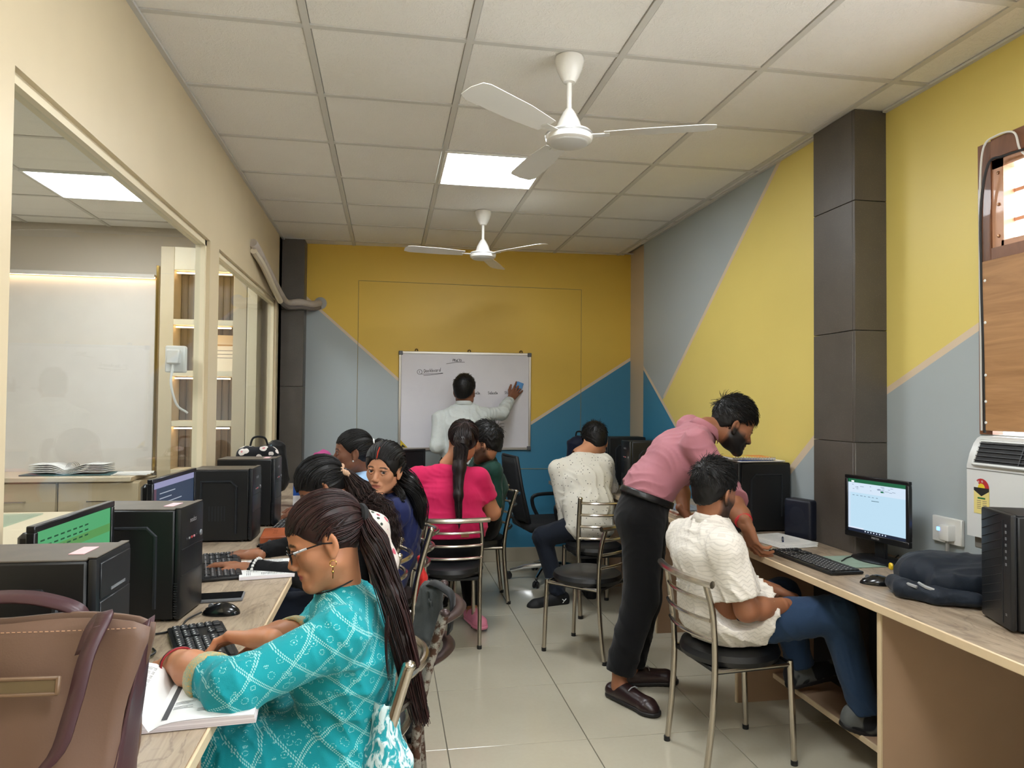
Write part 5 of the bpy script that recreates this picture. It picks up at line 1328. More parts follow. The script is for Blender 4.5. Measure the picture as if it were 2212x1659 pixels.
    def tail(s, pts, n=150, r0=.03, r1=.02, spread=1.0, seed=5, k=22, wav=.0, ragged=.15):
        """a pony tail: locks around a guide curve (world points); radii along it"""
        r = np.random.default_rng(seed); G = np.array([A3(p) for p in catmull([Vector(A3(p)) for p in pts], 8)])
        T = np.gradient(G, axis=0); T /= np.linalg.norm(T, axis=1)[:, None]; U = np.cross(T, [0.2, .3, .9]); U /= np.maximum(1e-9, np.linalg.norm(U, axis=1))[:, None]; W = np.cross(T, U); out = []
        m = len(G); tt = np.linspace(0, 1, m); base = np.minimum(1, .35+tt*4)
        for i in range(n):
            a = r.random()*2*math.pi; q = math.sqrt(r.random()); ph = r.random()*6; da = (r.random()-.5)*1.2
            rad = (r0+(r1-r0)*tt)*base*q*spread*(1+.25*np.sin(tt*5+ph)); ang = a+da*tt
            wv = wav*np.sin(tt*(22+40*(wav > .008))+ph)*np.minimum(1, tt*3)
            P = G+U*(np.cos(ang)*rad+wv)[:, None]+W*(np.sin(ang)*rad+wv*.6)[:, None]
            e = int(m*(1-ragged*r.random())); out.append(P[:max(5, e)])
        return out
    # ---------------------------------------------------------------- limbs and hands
    def hand(s, wrist, d, nrm, side, curl=.35, spread=.16, res=.0032, sc=1.0, thumb=.6, curls=None, fore=None, nails=None):
        """wrist point, direction of the fingers, palm normal (out of the palm), side +1 when the thumb lies to d x nrm"""
        w = A3(wrist); d = unit(d); n = A3(nrm); n = unit(n-d*(n @ d)); l = np.cross(d, n)*side
        kn = w+d*.085*sc; ends = []
        lens = (.042, .047, .043, .033); offs = (.030, .010, -.010, -.028); rr = (.0088, .0091, .0086, .0076)
        F_ = []
        for i in range(4):
            cu = curls[i] if curls else curl; a = (1.2-i)*spread*.55; dd = unit(d*math.cos(a)+l*math.sin(a)); p = kn+l*offs[i]*sc-d*(.012*abs(i-1.2)*.6)*sc; P = [p]; ang = cu*.7
            for j, L in enumerate((1.0, .68, .52)):
                v_ = dd*math.cos(ang)+n*math.sin(ang); p = p+v_*lens[i]*L*sc; P.append(p); ang += cu*(1.0 if j == 0 else .7)
            F_.append(P)
        tb = w+d*.028*sc+l*.026*sc; v1 = unit(d*.72+l*thumb+n*.35); v2 = unit(d*.9+l*thumb*.35+n*.35); T_ = [tb, tb+v1*.045*sc, tb+v1*.045*sc+v2*.032*sc, tb+v1*.045*sc+v2*.058*sc]
        allp = [p for P in F_ for p in P]+T_+[w-d*.03]+([A3(fore)] if fore is not None else [])
        v = s.vol(allp, .035, res)
        for i in range(4): v.cone(w+l*offs[i]*.62*sc+d*.008, F_[i][0], .0135*sc, .0115*sc, .012)
        v.cone(w-d*.03, w+d*.012, .0235*sc, .022*sc, .015, l, 1.25)
        v.cone(w+d*.015+l*.012*sc+n*.004, T_[1], .016*sc, .0125*sc, .014)
        v.cone(w+d*.02-l*.02*sc+n*.006, w+d*.06-l*.022*sc+n*.004, .013*sc, .010*sc, .012)
        for i in range(4): v.chain(F_[i], [rr[i]*1.12*sc, rr[i]*sc, rr[i]*.93*sc, rr[i]*.8*sc], .0035)
        v.chain(T_[1:], [.0115*sc, .0105*sc, .0088*sc], .006)
        if fore is not None: v.cone(w-d*.01, fore, .0245*sc, .033*sc, .012)
        V, Fq = v.mesh(); C = np.tile(np.append(s.skin, 1), (len(V), 1))
        # paler palm side
        nn = np.clip(((V-w) @ n)/.02, 0, 1)*.25; C[:, :3] = C[:, :3]*(1+nn[:, None])
        if nails is not None:
            for P in F_+[T_]:
                tip = P[-1]; m_ = (np.linalg.norm(V-(tip-n*.004), axis=1) < .0075)[:, None]; C[:, :3] = np.where(m_, np.array(nails[:3]), C[:, :3])
        s.add_skin(V, Fq, C); s.fing = F_; s.thumb_pts = T_; return kn
    def limb(s, pts, rad, res=.006, k=.02):
        v = s.vol(pts, max(rad)+.02, res); v.chain([A3(p) for p in pts], rad, k); s.add_skin(*v.mesh())
    def torso(s, v, J, e=0.0, wide=1.0, belly=0.0, k=.05, bust=0.0, fem=False):
        """pelvis-waist-chest-shoulder volumes into v, grown by e"""
        ax = unit(A3(J['sh_r'])-A3(J['sh_l'])); hx = unit(A3(J['hip_r'])-A3(J['hip_l'])) if 'hip_r' in J else ax
        P, N = A3(J['pelvis']), A3(J['neck']); C_ = A3(J['chest']); Wm = A3(J['waist'])
        pr, wr_, cr = (.108, .092, .105) if fem else (.104, .098, .112)
        v.cone(P, Wm, pr+e, wr_+belly+e, k, hx, 1.45*wide); v.cone(Wm, C_, wr_+belly+e, cr+e, k, ax, 1.38*wide)
        v.cone(C_, N-(N-C_)*.42, cr+e, .072+e, k, ax, 1.45*wide)
        for q in ('sh_l', 'sh_r'): v.cone(N-(N-C_)*.34, J[q], .052+e, .050+e, .05)
        if bust:
            fwd = unit(np.cross(N-P, ax)); 
            if 'front' in J: fwd = unit(J['front'])
            for q in (-1, 1): v.ell(C_+fwd*.07+ax*q*.075-unit(N-P)*.03, (.06+e, .06+e, .06+e), .05)
    def sleeve(s, v, sh, el, wr, to=1.0, e=.012, r=(.054, .046, .033), k=.03):
        """to <= 1: part of the upper arm; to <= 2: on to the forearm"""
        sh, el, wr = A3(sh), A3(el), A3(wr); t = min(1, to)
        E_ = sh+(el-sh)*t; v.cone(sh, E_, r[0]+e, r[0]+(r[1]-r[0])*t+e, k)
        if to > 1: t2 = to-1; E2 = el+(wr-el)*t2; v.cone(el, E2, r[1]+e, r[1]+(r[2]-r[1])*t2+e*.8, k); return E2, unit(wr-el)
        return E_, unit(el-sh)
    def shoe(s, ank, toe_dir, mat_, sole_mat, L=.26, flat=True, sc=1.0, pitch=0.0, res=.006, name='shoe', low=False):
        a = A3(ank); d = unit(toe_dir); z = np.array([0, 0, 1.0]) if flat else unit(np.cross(np.cross(d, [0, 0, 1]), d))
        heel = a-d*.045*sc-z*.045*sc; ball = a+d*(L-.105)*sc-z*.05*sc; toe = a+d*(L-.075)*sc-z*.055*sc; lat = np.cross(d, z)
        v = s.vol([heel, toe, a+z*.02], .07, res)
        v.cone(heel, ball, .036*sc, .036*sc, .02, lat, 1.12); v.cone(ball, toe, .036*sc, .028*sc, .02, lat, 1.3)
        if not low: v.cone(heel+z*.03, a+z*.012, .036*sc, .040*sc, .02)
        v.cone(a+d*.02-z*.02, ball+z*.005, .037*sc, .028*sc, .02)
        v.ell(a+z*.045, (.032*sc,)*3, .008, op='s')
        sb = heel-z*.022*sc; v.cut(sb, -z, .004)
        o = s.garment(name, v, mat_)
        w = s.vol([heel, toe], .06, res); w.cone(heel-z*.022*sc, ball-z*.018*sc, .036*sc, .042*sc, .02, lat, 1.08); w.cone(ball-z*.018*sc, toe-z*.01*sc, .042*sc, .036*sc, .02, lat, 1.15); w.cut(heel-z*.014*sc, z, .003); w.cut(heel-z*.034*sc, -z, .003)
        s.garment('sole', w, sole_mat, o); return o
M_eye = NT('eyeball'); _a = M_eye.n('ShaderNodeAttribute'); _a.attribute_name = 'tone'; M_eye.l(_a.outputs['Color'], M_eye.p.inputs['Base Color']); M_eye.set(Roughness=.28); M_eye = M_eye.m
def collar(p, neck, up, fwd, r, mat_, h=.035, lean=.012, gap=.35, flip=True):
    """shirt collar: a standing band with a folded-down leaf"""
    neck = A3(neck); up = unit(up); f = A3(fwd); f = unit(f-up*(f @ up)); l = np.cross(up, f); n = 20
    b = MB(); rings = []
    prof = [(r-.004, 0), (r-.006, h), (r-.001, h+.003), (r+.012, h*.2)] if flip else [(r-.004, 0), (r-.006, h)]
    for rr, hh in prof:
        ring = []
        for i in range(n+1):
            a = gap/2+(2*math.pi-gap)*i/n; drop = -.02*max(0, math.cos(a))**2
            ring.append(b.bm.verts.new(Vector(neck+(f*math.cos(a)*1.08+l*math.sin(a))*rr+up*(hh+drop))))
        rings.append(ring)
    for A, B in zip(rings, rings[1:]):
        for i in range(n): b.bm.faces.new((A[i], A[i+1], B[i+1], B[i]))
    o = p.mb(b, 'collar', mat_); solidify(o, .003); return o
def _short(s, n=400, thick=.014, top=.02, front=.07, back=-.06, length=.045, seed=9, lift=.010, crown=(0, -.06, .12), sweep=(0, .4, 0)):
    """short locks: roots over the scalp, combed away from the crown"""
    r = np.random.default_rng(seed); cen = np.array([0, -.014, .037+top*.4]); rad = np.array([.074, .094, .083+top*.6])+thick-.004; out = []; crown = np.array(crown)
    tries = 0
    while len(out) < n and tries < n*6:
        tries += 1
        d = r.normal(size=3); d /= np.linalg.norm(d); p = cen+d*rad
        if p[2] < -.01 and p[1] > -.03: continue
        if p[2] < back: continue
        if p[1] > .055 and p[2] < front: continue
        if p[1] > .0 and p[2] < .03: continue
        nrm = d/rad; nrm /= np.linalg.norm(nrm); t = p-crown+np.array(sweep)*.1; t = t-nrm*(t @ nrm); t += r.normal(size=3)*.02; t /= max(1e-6, np.linalg.norm(t))
        L = length*(.6+.6*r.random())*(.3+.7*min(1, max(0, (p[2]-.01)/.07))); out.append(s.L(np.array([p+t*L*u+nrm*(.001+lift*min(1, max(.2, (p[2]-.01)/.07))*math.sin(u*2.2)-.006*u*u) for u in np.linspace(0, 1, 6)])))
    return out
Person.short = _short
# ================================================================= the people
Q = AY
def wear(p, J, name, material, to_l=1.0, to_r=1.0, e=.014, hem=None, res=.008, fold=.008, ff=26, seed=1, wide=1.0, belly=0.0, fem=False, bust=0.0, extra=None, r=(.050, .043, .031), cuff=True, dirs=None, kk=.05):
    pts = [J[k] for k in ('pelvis', 'neck', 'sh_l', 'sh_r', 'waist', 'chest')]
    for sd, to in (('l', to_l), ('r', to_r)):
        if 'el_'+sd in J: pts.append(J['el_'+sd])
        if to > 1: pts.append(J['wr_'+sd])
    if extra: pts += extra[0]
    v = p.vol(pts, .19, res); p.torso(v, J, e, wide, belly, fem=fem, bust=bust, k=kk)
    if extra: extra[1](v)
    ends = []
    for sd, to in (('l', to_l), ('r', to_r)):
        if 'el_'+sd not in J or to <= 0: continue
        ends.append(p.sleeve(v, J['sh_'+sd], J['el_'+sd], J['wr_'+sd], to, e if not cuff else e, r)+(sd, to))
    if fold: v.folds(fold, ff, seed, dirs)
    for E_, d, sd, to in ends:
        v.cut_near(E_, d, .13); rr = .040 if to <= 1 else .030
        v.cone(E_-d*.03, E_+d*.05, rr, rr, .004, op='s')
    if hem is not None: v.cut(hem[0], hem[1])
    o = p.garment(name, v, material); o['ends'] = 0; del o['ends']; return o
def core(p, J, fem=False, res=.013, legs=True, wide=1.0):
    """the body under the clothes"""
    pts = [A3(J[k]) for k in J if k != 'front' and hasattr(J[k], '__len__')]
    v = Vol(np.min(pts, 0)-.18, np.max(pts, 0)+.18, res); p.torso(v, J, -.012, wide*.95, fem=fem)
    for sd in 'lr':
        if 'el_'+sd in J: v.chain([A3(J['sh_'+sd]), A3(J['el_'+sd]), A3(J['wr_'+sd])], [.044, .037, .026], .02)
        if legs and 'kn_'+sd in J: v.chain([A3(J['hip_'+sd]), A3(J['kn_'+sd]), A3(J['an_'+sd])], [.07, .048, .034], .03)
    p.add_skin(*v.mesh())
def arm(p, sh, el, wr, r=(.046, .040, .027), res=.0055):
    d1 = unit(A3(wr)-A3(el)); p.limb([A3(sh), A3(el), A3(el)+d1*.08, A3(wr)], [r[0], r[1], r[1]*.98, r[2]], res)
def trousers(p, J, material, e=.014, res=.008, fold=.007, seed=3, hem=True, r=(.088, .064, .045), top=True, ff=30, name='trousers', pw=1.45, wtop=None, pe=None):
    pts = [J['pelvis']]+[J[k+s_] for k in ('hip_', 'kn_', 'an_') for s_ in 'lr' if k+s_ in J]
    v = p.vol(pts, .17, res); hx = unit(A3(J['hip_r'])-A3(J['hip_l'])); P = A3(J['pelvis'])
    up = unit(A3(J['waist'])-P)
    pe = e if pe is None else pe; v.cone(P-up*.01, P+up*.07, .104+pe, .100+pe, .05, hx, pw)
    for s_ in 'lr':
        if 'kn_'+s_ not in J: continue
        h, k_, a = A3(J['hip_'+s_]), A3(J['kn_'+s_]), A3(J['an_'+s_])
        v.cone(h, k_, r[0]+e, r[1]+e, .04); v.cone(k_, a, r[1]+e, r[2]+e, .03)
    if fold: v.folds(fold, ff, seed)
    if hem:
        for s_ in 'lr':
            if 'kn_'+s_ not in J: continue
            a = A3(J['an_'+s_]); d = unit(a-A3(J['kn_'+s_])); v.cut_near(a, d, .12); v.cone(a-d*.03, a+d*.05, .036, .036, .004, op='s')
    v.cut(P+up*.115 if wtop is None else wtop, up)
    return p.garment(name, v, material)
def belt(p, J, material, at=.075, h=.034, e=.022, wide=1.0):
    P = A3(J['pelvis']); up = unit(A3(J['waist'])-P); hx = unit(A3(J['hip_r'])-A3(J['hip_l'])); c = P+up*at
    v = p.vol([c], .24, .006); v.cone(P-up*.01, P+up*.07, .104+e, .100+e, .05, hx, 1.45*wide); v.cone(P+up*.07, P+up*.16, .100+e, .096+e, .05, hx, 1.42*wide)
    v.cut(c+up*h/2, up); v.cut(c-up*h/2, -up); return p.garment('belt', v, material)
SK1, SK2, SK3, SKD = rgb(184, 126, 92), rgb(150, 100, 72), rgb(196, 140, 106), rgb(132, 88, 66)

# ----- patterns
def dots_bandhani(t, v, col):
    """tie-dye dots: rows of pale dots on crossing diagonals, with scattered rings, on turquoise"""
    so = t.sep(v); u, w = t.math('ADD', so[0], t.math('MULTIPLY', so[1], .55)), t.math('ADD', so[2], t.math('MULTIPLY', so[1], -.25))
    total = None
    def dots(a, b, step, r):
        fa = t.math('SUBTRACT', t.math('FRACT', t.math('DIVIDE', a, step)), .5); fb = t.math('SUBTRACT', t.math('FRACT', t.math('DIVIDE', b, step)), .5)
        d = t.math('SQRT', t.math('ADD', t.math('MULTIPLY', fa, fa), t.math('MULTIPLY', fb, fb))); return t.math('LESS_THAN', d, r)
    for sgn in (1, -1):
        a = t.math('ADD', t.math('MULTIPLY', u, .80), t.math('MULTIPLY', w, .60*sgn)); b = t.math('ADD', t.math('MULTIPLY', u, -.60*sgn), t.math('MULTIPLY', w, .80))
        dt = dots(a, b, .0046, .34)
        band = t.math('ABSOLUTE', t.math('SUBTRACT', t.math('FRACT', t.math('DIVIDE', b, .0644)), .5)); line = t.math('LESS_THAN', band, .072)
        m_ = t.math('MULTIPLY', dt, line); total = m_ if total is None else t.math('MAXIMUM', total, m_)
    vo = t.voro(v, 42, 'F1', 'Distance', .8); ring = t.math('MULTIPLY', t.math('GREATER_THAN', vo, .28), t.math('LESS_THAN', vo, .36))
    fine = dots(u, w, .0036, .34); total = t.math('MAXIMUM', total, t.math('MULTIPLY', ring, fine))
    vo2 = t.math('LESS_THAN', vo, .09); total = t.math('MAXIMUM', total, vo2)
    return t.mix(t.math('MULTIPLY', total, .72), col, rgb(168, 220, 214))
M_teal = cloth_mat('turquoise_bandhani_cotton', rgb(14, 142, 150), .8, .08, dots_bandhani)
def spots(t, v, col):
    vo = t.voro(v, 42, 'F1', 'Distance', .75); k = t.math('LESS_THAN', vo, .16); return t.mix(k, col, rgb(96, 96, 92))
M_spot = cloth_mat('white_spotted_cotton', rgb(214, 210, 198), .8, .03, spots)
def waves(t, v, col):
    so = t.sep(v); zz = t.math('ADD', so[2], t.math('MULTIPLY', t.math('PINGPONG', t.math('ADD', so[0], so[1]), .016), .7)); f = t.math('FRACT', t.math('MULTIPLY', zz, 60)); k = t.math('LESS_THAN', f, .25)
    return t.mix(t.math('MULTIPLY', k, .4), col, rgb(180, 174, 164))
M_textured = cloth_mat('white_textured_knit', rgb(222, 216, 206), .85, .02, waves, .4)
def denimp(t, v, col):
    f = t.noise(t.mapping(v, (30, 30, 200)), 8, 2); g = t.noise(v, 5, 2); return t.mix(t.math('MULTIPLY', f, .5), t.mix(t.math('MULTIPLY', g, .8), col, rgb(54, 80, 112)), rgb(18, 30, 50))
M_denim = cloth_mat('blue_denim', rgb(32, 54, 84), .85, .1, denimp); M_darkdenim = cloth_mat('dark_denim', rgb(26, 32, 44), .85)
M_blackcl = cloth_mat('black_cotton', rgb(9, 9, 11), .9); M_navy = cloth_mat('navy_cotton', rgb(24, 32, 76), .8); M_hot = cloth_mat('hot_pink_jersey', rgb(188, 24, 78), .8)
M_rose = cloth_mat('dusty_rose_cotton', rgb(176, 116, 126), .7); M_green = cloth_mat('dark_green_cotton', rgb(16, 56, 46), .75); M_pale = cloth_mat('pale_blue_cotton', rgb(150, 182, 214), .8)
M_teach = cloth_mat('pale_grey_dotted_cotton', rgb(202, 208, 206), .8, .02, lambda t, v, c: t.mix(t.math('MULTIPLY', t.math('LESS_THAN', t.voro(v, 110, 'F1', 'Distance', .2), .25), .25), c, rgb(150, 158, 160)))
M_red = cloth_mat('red_chiffon', rgb(206, 44, 40), .6); M_mag = cloth_mat('magenta_cotton', rgb(176, 30, 104), .8)
def floral(t, v, col):
    a = t.voro(v, 20, 'F1', 'Distance', 1); b = t.voro(t.mapping(v, (1, 1, 1), loc=(.3, .1, .2)), 27, 'F1', 'Distance', 1)
    c = t.mix(t.math('LESS_THAN', a, .3), col, rgb(206, 92, 112)); return t.mix(t.math('LESS_THAN', b, .2), c, rgb(60, 70, 60))
M_floral = cloth_mat('white_floral_cotton', rgb(224, 214, 206), .8, .03, floral)
def ikat(t, v, col):
    f = t.noise(t.mapping(v, (14, 14, 6)), 3, 3, .6, 1.5); return t.mix(t.ramp(f, [(.45, (0, 0, 0)), (.55, (1, 1, 1))]), col, rgb(206, 226, 226))
M_ikat = cloth_mat('white_turquoise_print', rgb(34, 146, 156), .8, .05, ikat)
M_cuff = cloth_mat('gold_sequin_trim', rgb(150, 160, 130), .5, .1, lambda t, v, c: t.mix(t.ramp(t.noise(v, 260, 2), [(.5, (0, 0, 0)), (.6, (1, 1, 1))]), c, rgb(206, 160, 90)))
M_leather = mat('brown_leather', rgb(42, 26, 26), .32, bump=.2, bscale=150); M_sole = mat('dark_sole', rgb(24, 20, 20), .6)
M_gold = mat('gold', rgb(214, 168, 90), .25, 1.0)

# ---------------------------------------------------------------- 1 woman in turquoise, nearest
p = P1 = Person('woman in a turquoise dotted kurta typing at the nearest left desk', (.76, 1.93, 0), SK1)
J = dict(pelvis=(.765, 1.93, .555), waist=(.80, 1.93, .68), chest=(.80, 1.92, .79), neck=(.79, 1.92, .945), sh_l=(.785, 1.76, .875), sh_r=(.775, 2.08, .885),
         el_l=A3(Q(505, 1488, 1.65)), wr_l=A3(Q(378, 1428, 1.86)), el_r=(.70, 2.10, .775), wr_r=A3(AZ(566, 1380, .85)), hip_l=(.78, 1.845, .545), hip_r=(.78, 2.015, .545),
         kn_l=(.40, 1.83, .56), kn_r=(.40, 2.03, .56), an_l=(.42, 1.84, .12), an_r=(.42, 2.02, .12), front=(-1, 0, 0))
core(p, J, True)
hc1 = A3(Q(702, 1166, 1.90)); p.head(hc1, (-.915, -.13, -.34), (-.32, 0, 1), A3(J['neck'])+(0, 0, -.02), .94, .0033, True, lips=(170, 62, 72), neck_r=.049, gaze=(-.8, -.1, -.6))
def skirt(v):
    for h, k_ in (('hip_l', 'kn_l'), ('hip_r', 'kn_r')): v.cone(J[h], A3(J[k_])+(0, 0, .0), .105, .088, .05)
    v.cone((.70, 1.93, .53), (.42, 1.93, .55), .10, .09, .06, (0, 1, 0), 1.5)
    v.cone((.80, 1.80, .50), (.62, 1.76, .30), .09, .07, .06, (1, 0, 0), 1.9); v.cone((.56, 1.78, .52), (.46, 1.76, .26), .08, .06, .06, (1, 0, 0), 1.6)
    v.cone((.42, 1.93, .52), (.38, 1.93, .25), .09, .08, .05, (0, 1, 0), 1.7)
kt = wear(p, J, 'kurta', M_teal, 1.44, 1.5, .011, None, .0065, .0075, 30, 4, 1.0, .008, True, .6, ([(.4, 1.75, .2), (.4, 2.1, .5)], skirt), (.055, .046, .034), dirs=[(.3, .2, 1), (1, .2, .4), (.6, .8, -.3)])
for sd in 'lr':
    el, wr = A3(J['el_'+sd]), A3(J['wr_'+sd]); d = unit(wr-el); f0 = .33 if sd == 'l' else .38; a = el+(wr-el)*f0; b = el+(wr-el)*(f0+.15)
    v = p.vol([a, b], .08, .005); q0 = .0575 if sd == 'l' else .0555; v.cone(a, b, q0, q0-.005, .01); v.cut(b, d); v.cut(a, -d); v.cone(a-d*.01, b+d*.02, q0-.014, q0-.014, .004, op='s'); p.garment('cuff_trim', v, M_cuff, kt)
arm(p, J['el_l'], A3(J['el_l'])*.6+A3(J['wr_l'])*.4, J['wr_l'], (.040, .040, .030)); arm(p, J['el_r'], A3(J['el_r'])*.6+A3(J['wr_r'])*.4, J['wr_r'], (.040, .040, .030))
p.hand(J['wr_l'], A3(Q(318, 1440, 1.97))-A3(J['wr_l']), (.1, .1, -1), 1, .45, res=.0032, sc=1.0)
p.hand(J['wr_r'], A3(AZ(455, 1372, .835))-A3(J['wr_r']), (-.2, -.35, -1), -1, .55, res=.003, sc=1.1, curls=(.16, .42, .55, .65), nails=rgb(190, 50, 48))
body1 = p.finish()
hr = p.cap(M_hairbrn, .010, .55, back=-.06, front=.060, noise=.0012, res=.0045, ears=True)
TIE = np.array([0, -.118, .022]); p.strands('hair_locks', p.combed(TIE, 620, .010, .060, -.055, .0035), M_hairbrn, .0020, hr)
tw = p.L(TIE); b = MB(); b.tube([Vector(tw+p.hM @ (np.array([math.cos(a), .25*math.sin(2*a), math.sin(a)])*.024)) for a in [2*math.pi*i/16 for i in range(16)]], .011, 8, closed=True); p.mb(b, 'hair_tie', mat('black_velvet', rgb(10, 10, 11), .8))
tailpts = [tw, A3(Q(812, 1185, 1.86)), A3(Q(845, 1280, 1.83)), A3(Q(868, 1380, 1.82)), A3(Q(890, 1480, 1.83)), A3(Q(915, 1575, 1.85))]
tl = p.strands('pony_tail', p.tail(tailpts, 460, .034, .022, 1.0, 5, 22, .002, .22), M_hairbrn, .0021)
v = p.vol(tailpts[:5], .05, .008); v.chain(tailpts[:5], [.02, .028, .028, .022, .008], .02); p.garment('tail_core', v, M_hairbrn, tl)
p.strands('loose_lock', p.tail([A3(Q(838, 1330, 1.78)), A3(Q(835, 1400, 1.77)), A3(Q(842, 1480, 1.77))], 14, .006, .004, 1, 8), M_hairbrn, .0012, tl)
# glasses
gl = empty('glasses', (0, 0, 0)); gl.parent = p.root
Mg = mat('dark_spectacle_frame', rgb(34, 30, 34), .25, .5)
def lp(P): return [Vector(q) for q in p.L(np.array(P))]
for q in (-1, 1):
    b = MB(); b.tube(lp([(q*.033+.024*math.cos(a), .101-.004*abs(math.cos(a)), -.004+.019*math.sin(a)) for a in [2*math.pi*i/18 for i in range(18)]]), .0017, 6, closed=True); p.mb(b, 'rim', Mg, gl)
    b = MB(); b.tube(lp([(q*.056, .098, .006), (q*.071, .07, .008), (q*.082, .01, .006), (q*.083, -.02, -.004)]), .002, 6); p.mb(b, 'temple', Mg, gl)
    b = MB(); b.tube(lp([(q*.066, .085, .007), (q*.076, .05, .008)]), .0027, 6); p.mb(b, 'temple_trim', M_silver, gl)
b = MB(); b.tube(lp([(-.010, .102, .0), (0, .105, .003), (.010, .102, .0)]), .0015, 6); p.mb(b, 'bridge', Mg, gl)
for q in (-1, 1):
    ea = p.L(np.array([q*.084, -.002, -.045])); b = MB(); b.tube([Vector(ea+np.array([0, .0, -.008])+p.hM @ np.array([0, .008*math.cos(a), .008*math.sin(a)])) for a in [2*math.pi*i/12 for i in range(12)]], .001, 5, closed=True)
    b.tube([Vector(ea+(0, 0, -.016)), Vector(ea+(0, 0, -.045))], .0012, 5); b.sphere(Vector(ea+(0, 0, -.028)), .0035, 8); p.mb(b, 'earring', M_gold)
wl_ = A3(J['wr_l']); dw = unit(wl_-A3(J['el_l'])); o1 = unit(np.cross(dw, [0, 0, 1])); o2 = np.cross(dw, o1)
for j, (off, mt_) in enumerate(((.0, M_blk), (.004, mat('red_thread', rgb(150, 30, 36), .7)))):
    b = MB(); b.tube([Vector(wl_-dw*(.012+off)+(o1*math.cos(a)*1.2+o2*math.sin(a))*.034) for a in [2*math.pi*i/18 for i in range(18)]], .0026, 6, closed=True); p.mb(b, 'wrist_thread', mt_)
nk = A3(J['neck']); b = MB(); b.tube([Vector(nk+np.array([-.018+.058*math.cos(a), .062*math.sin(a), .02+.022*math.cos(a)])) for a in [2*math.pi*i/20 for i in range(20)]], .002, 5, closed=True); p.mb(b, 'neck_thread', M_blk)
v = p.vol([(.86, 1.70, .62), (.88, 1.76, .34)], .09, .007); v.cone((.90, 1.80, .70), (.90, 1.77, .56), .03, .045, .04, (0, 1, 0), 1.6); v.cone((.90, 1.77, .56), (.86, 1.735, .33), .045, .04, .04, (1, 0, 0), 1.5); v.folds(.004, 50, 6, [(1, .3, 0)]); p.garment('dupatta', v, M_ikat)

# ---------------------------------------------------------------- 2 woman with black sleeves
p = Person('woman with black sleeves bending over the second keyboard', (.72, 3.17, 0), SK2)
J = dict(pelvis=(.76, 3.17, .555), waist=(.80, 3.17, .67), chest=(.79, 3.16, .80), neck=(.745, 3.15, .965), sh_l=(.75, 2.99, .90), sh_r=(.74, 3.32, .90), el_l=A3(Q(680, 1248, 2.88)), wr_l=A3(Q(532, 1228, 2.97)),
         el_r=(.58, 3.36, .80), wr_r=A3(Q(548, 1198, 3.22)), hip_l=(.74, 3.08, .545), hip_r=(.74, 3.26, .545), kn_l=(.34, 3.02, .58), kn_r=(.34, 3.24, .58), an_l=(.38, 3.02, .12), an_r=(.38, 3.24, .12), front=(-1, 0, 0))
core(p, J, True); p.head(A3(Q(695, 1052, 3.14)), (-.80, -.05, -.60), (-.55, 0, .85), J['neck'], .98, .0045, True, eyes=False, neck_r=.047)
wear(p, J, 'top', M_blackcl, 1.93, 1.93, .010, None, .008, .007, 30, 7, 1.0, .01, True, .5, None, (.048, .041, .030)); trousers(p, J, M_darkdenim, hem=False)
p.hand(J['wr_l'], A3(Q(462, 1212, 3.02))-A3(J['wr_l']), (0, -.1, -1), 1, .32, res=.0036); p.hand(J['wr_r'], A3(Q(475, 1197, 3.26))-A3(J['wr_r']), (0, .1, -1), -1, .32, res=.0036)
p.finish(); hr = p.cap(M_hairblk, .014, .7, back=-.07, front=.055, noise=.002, ears=False); TIE = np.array([0, -.115, -.005]); p.strands('hair_locks', p.combed(TIE, 420, .014, .055, -.07, .005), M_hairblk, .0026, hr)
tw = p.L(TIE); b = MB()
for i in range(18):
    a = 2*math.pi*i/18; b.sphere(Vector(tw+p.hM @ (np.array([math.cos(a)*.026, .006*math.sin(3*a), math.sin(a)*.026]))), .0125, 7)
p.mb(b, 'scrunchie', cloth_mat('beige_scrunchie', rgb(196, 160, 132), .8))
tp_ = [tw, A3(Q(788, 1078, 3.12)), A3(Q(822, 1105, 3.09)), A3(Q(840, 1150, 3.07)), A3(Q(846, 1195, 3.06))]
tl = p.strands('curly_tail', p.tail(tp_, 620, .046, .058, 1.0, 11, 22, .012, .45), hair_mat('brown_black_hair', rgb(26, 16, 14), rgb(66, 42, 36), .6), .0017)
v = p.vol(tp_, .07, .01); v.chain(tp_, [.018, .030, .034, .03, .012], .03); p.garment('tail_core', v, M_hairblk, tl)
v = p.vol([(.80, 2.98, .95), (.92, 3.0, .55)], .09, .008); v.chain([(.76, 2.99, .985), (.85, 2.985, .92), (.885, 2.98, .78), (.885, 2.98, .6)], [.035, .05, .055, .05], .04, w=(0, 1, 0), f=1.2); v.folds(.004, 45, 5); p.garment('dupatta', v, M_floral)
wv = A3(J['wr_l']); dw = unit(wv-A3(J['el_l'])); o1 = unit(np.cross(dw, [0, 0, 1])); o2 = np.cross(dw, o1); b = MB()
for i in range(22): a = 2*math.pi*i/22; b.sphere(Vector(wv-dw*.045+(o1*math.cos(a)+o2*math.sin(a))*.045), .0062, 6)
p.mb(b, 'bead_bracelet', mat('white_bead', rgb(214, 214, 210), .3))

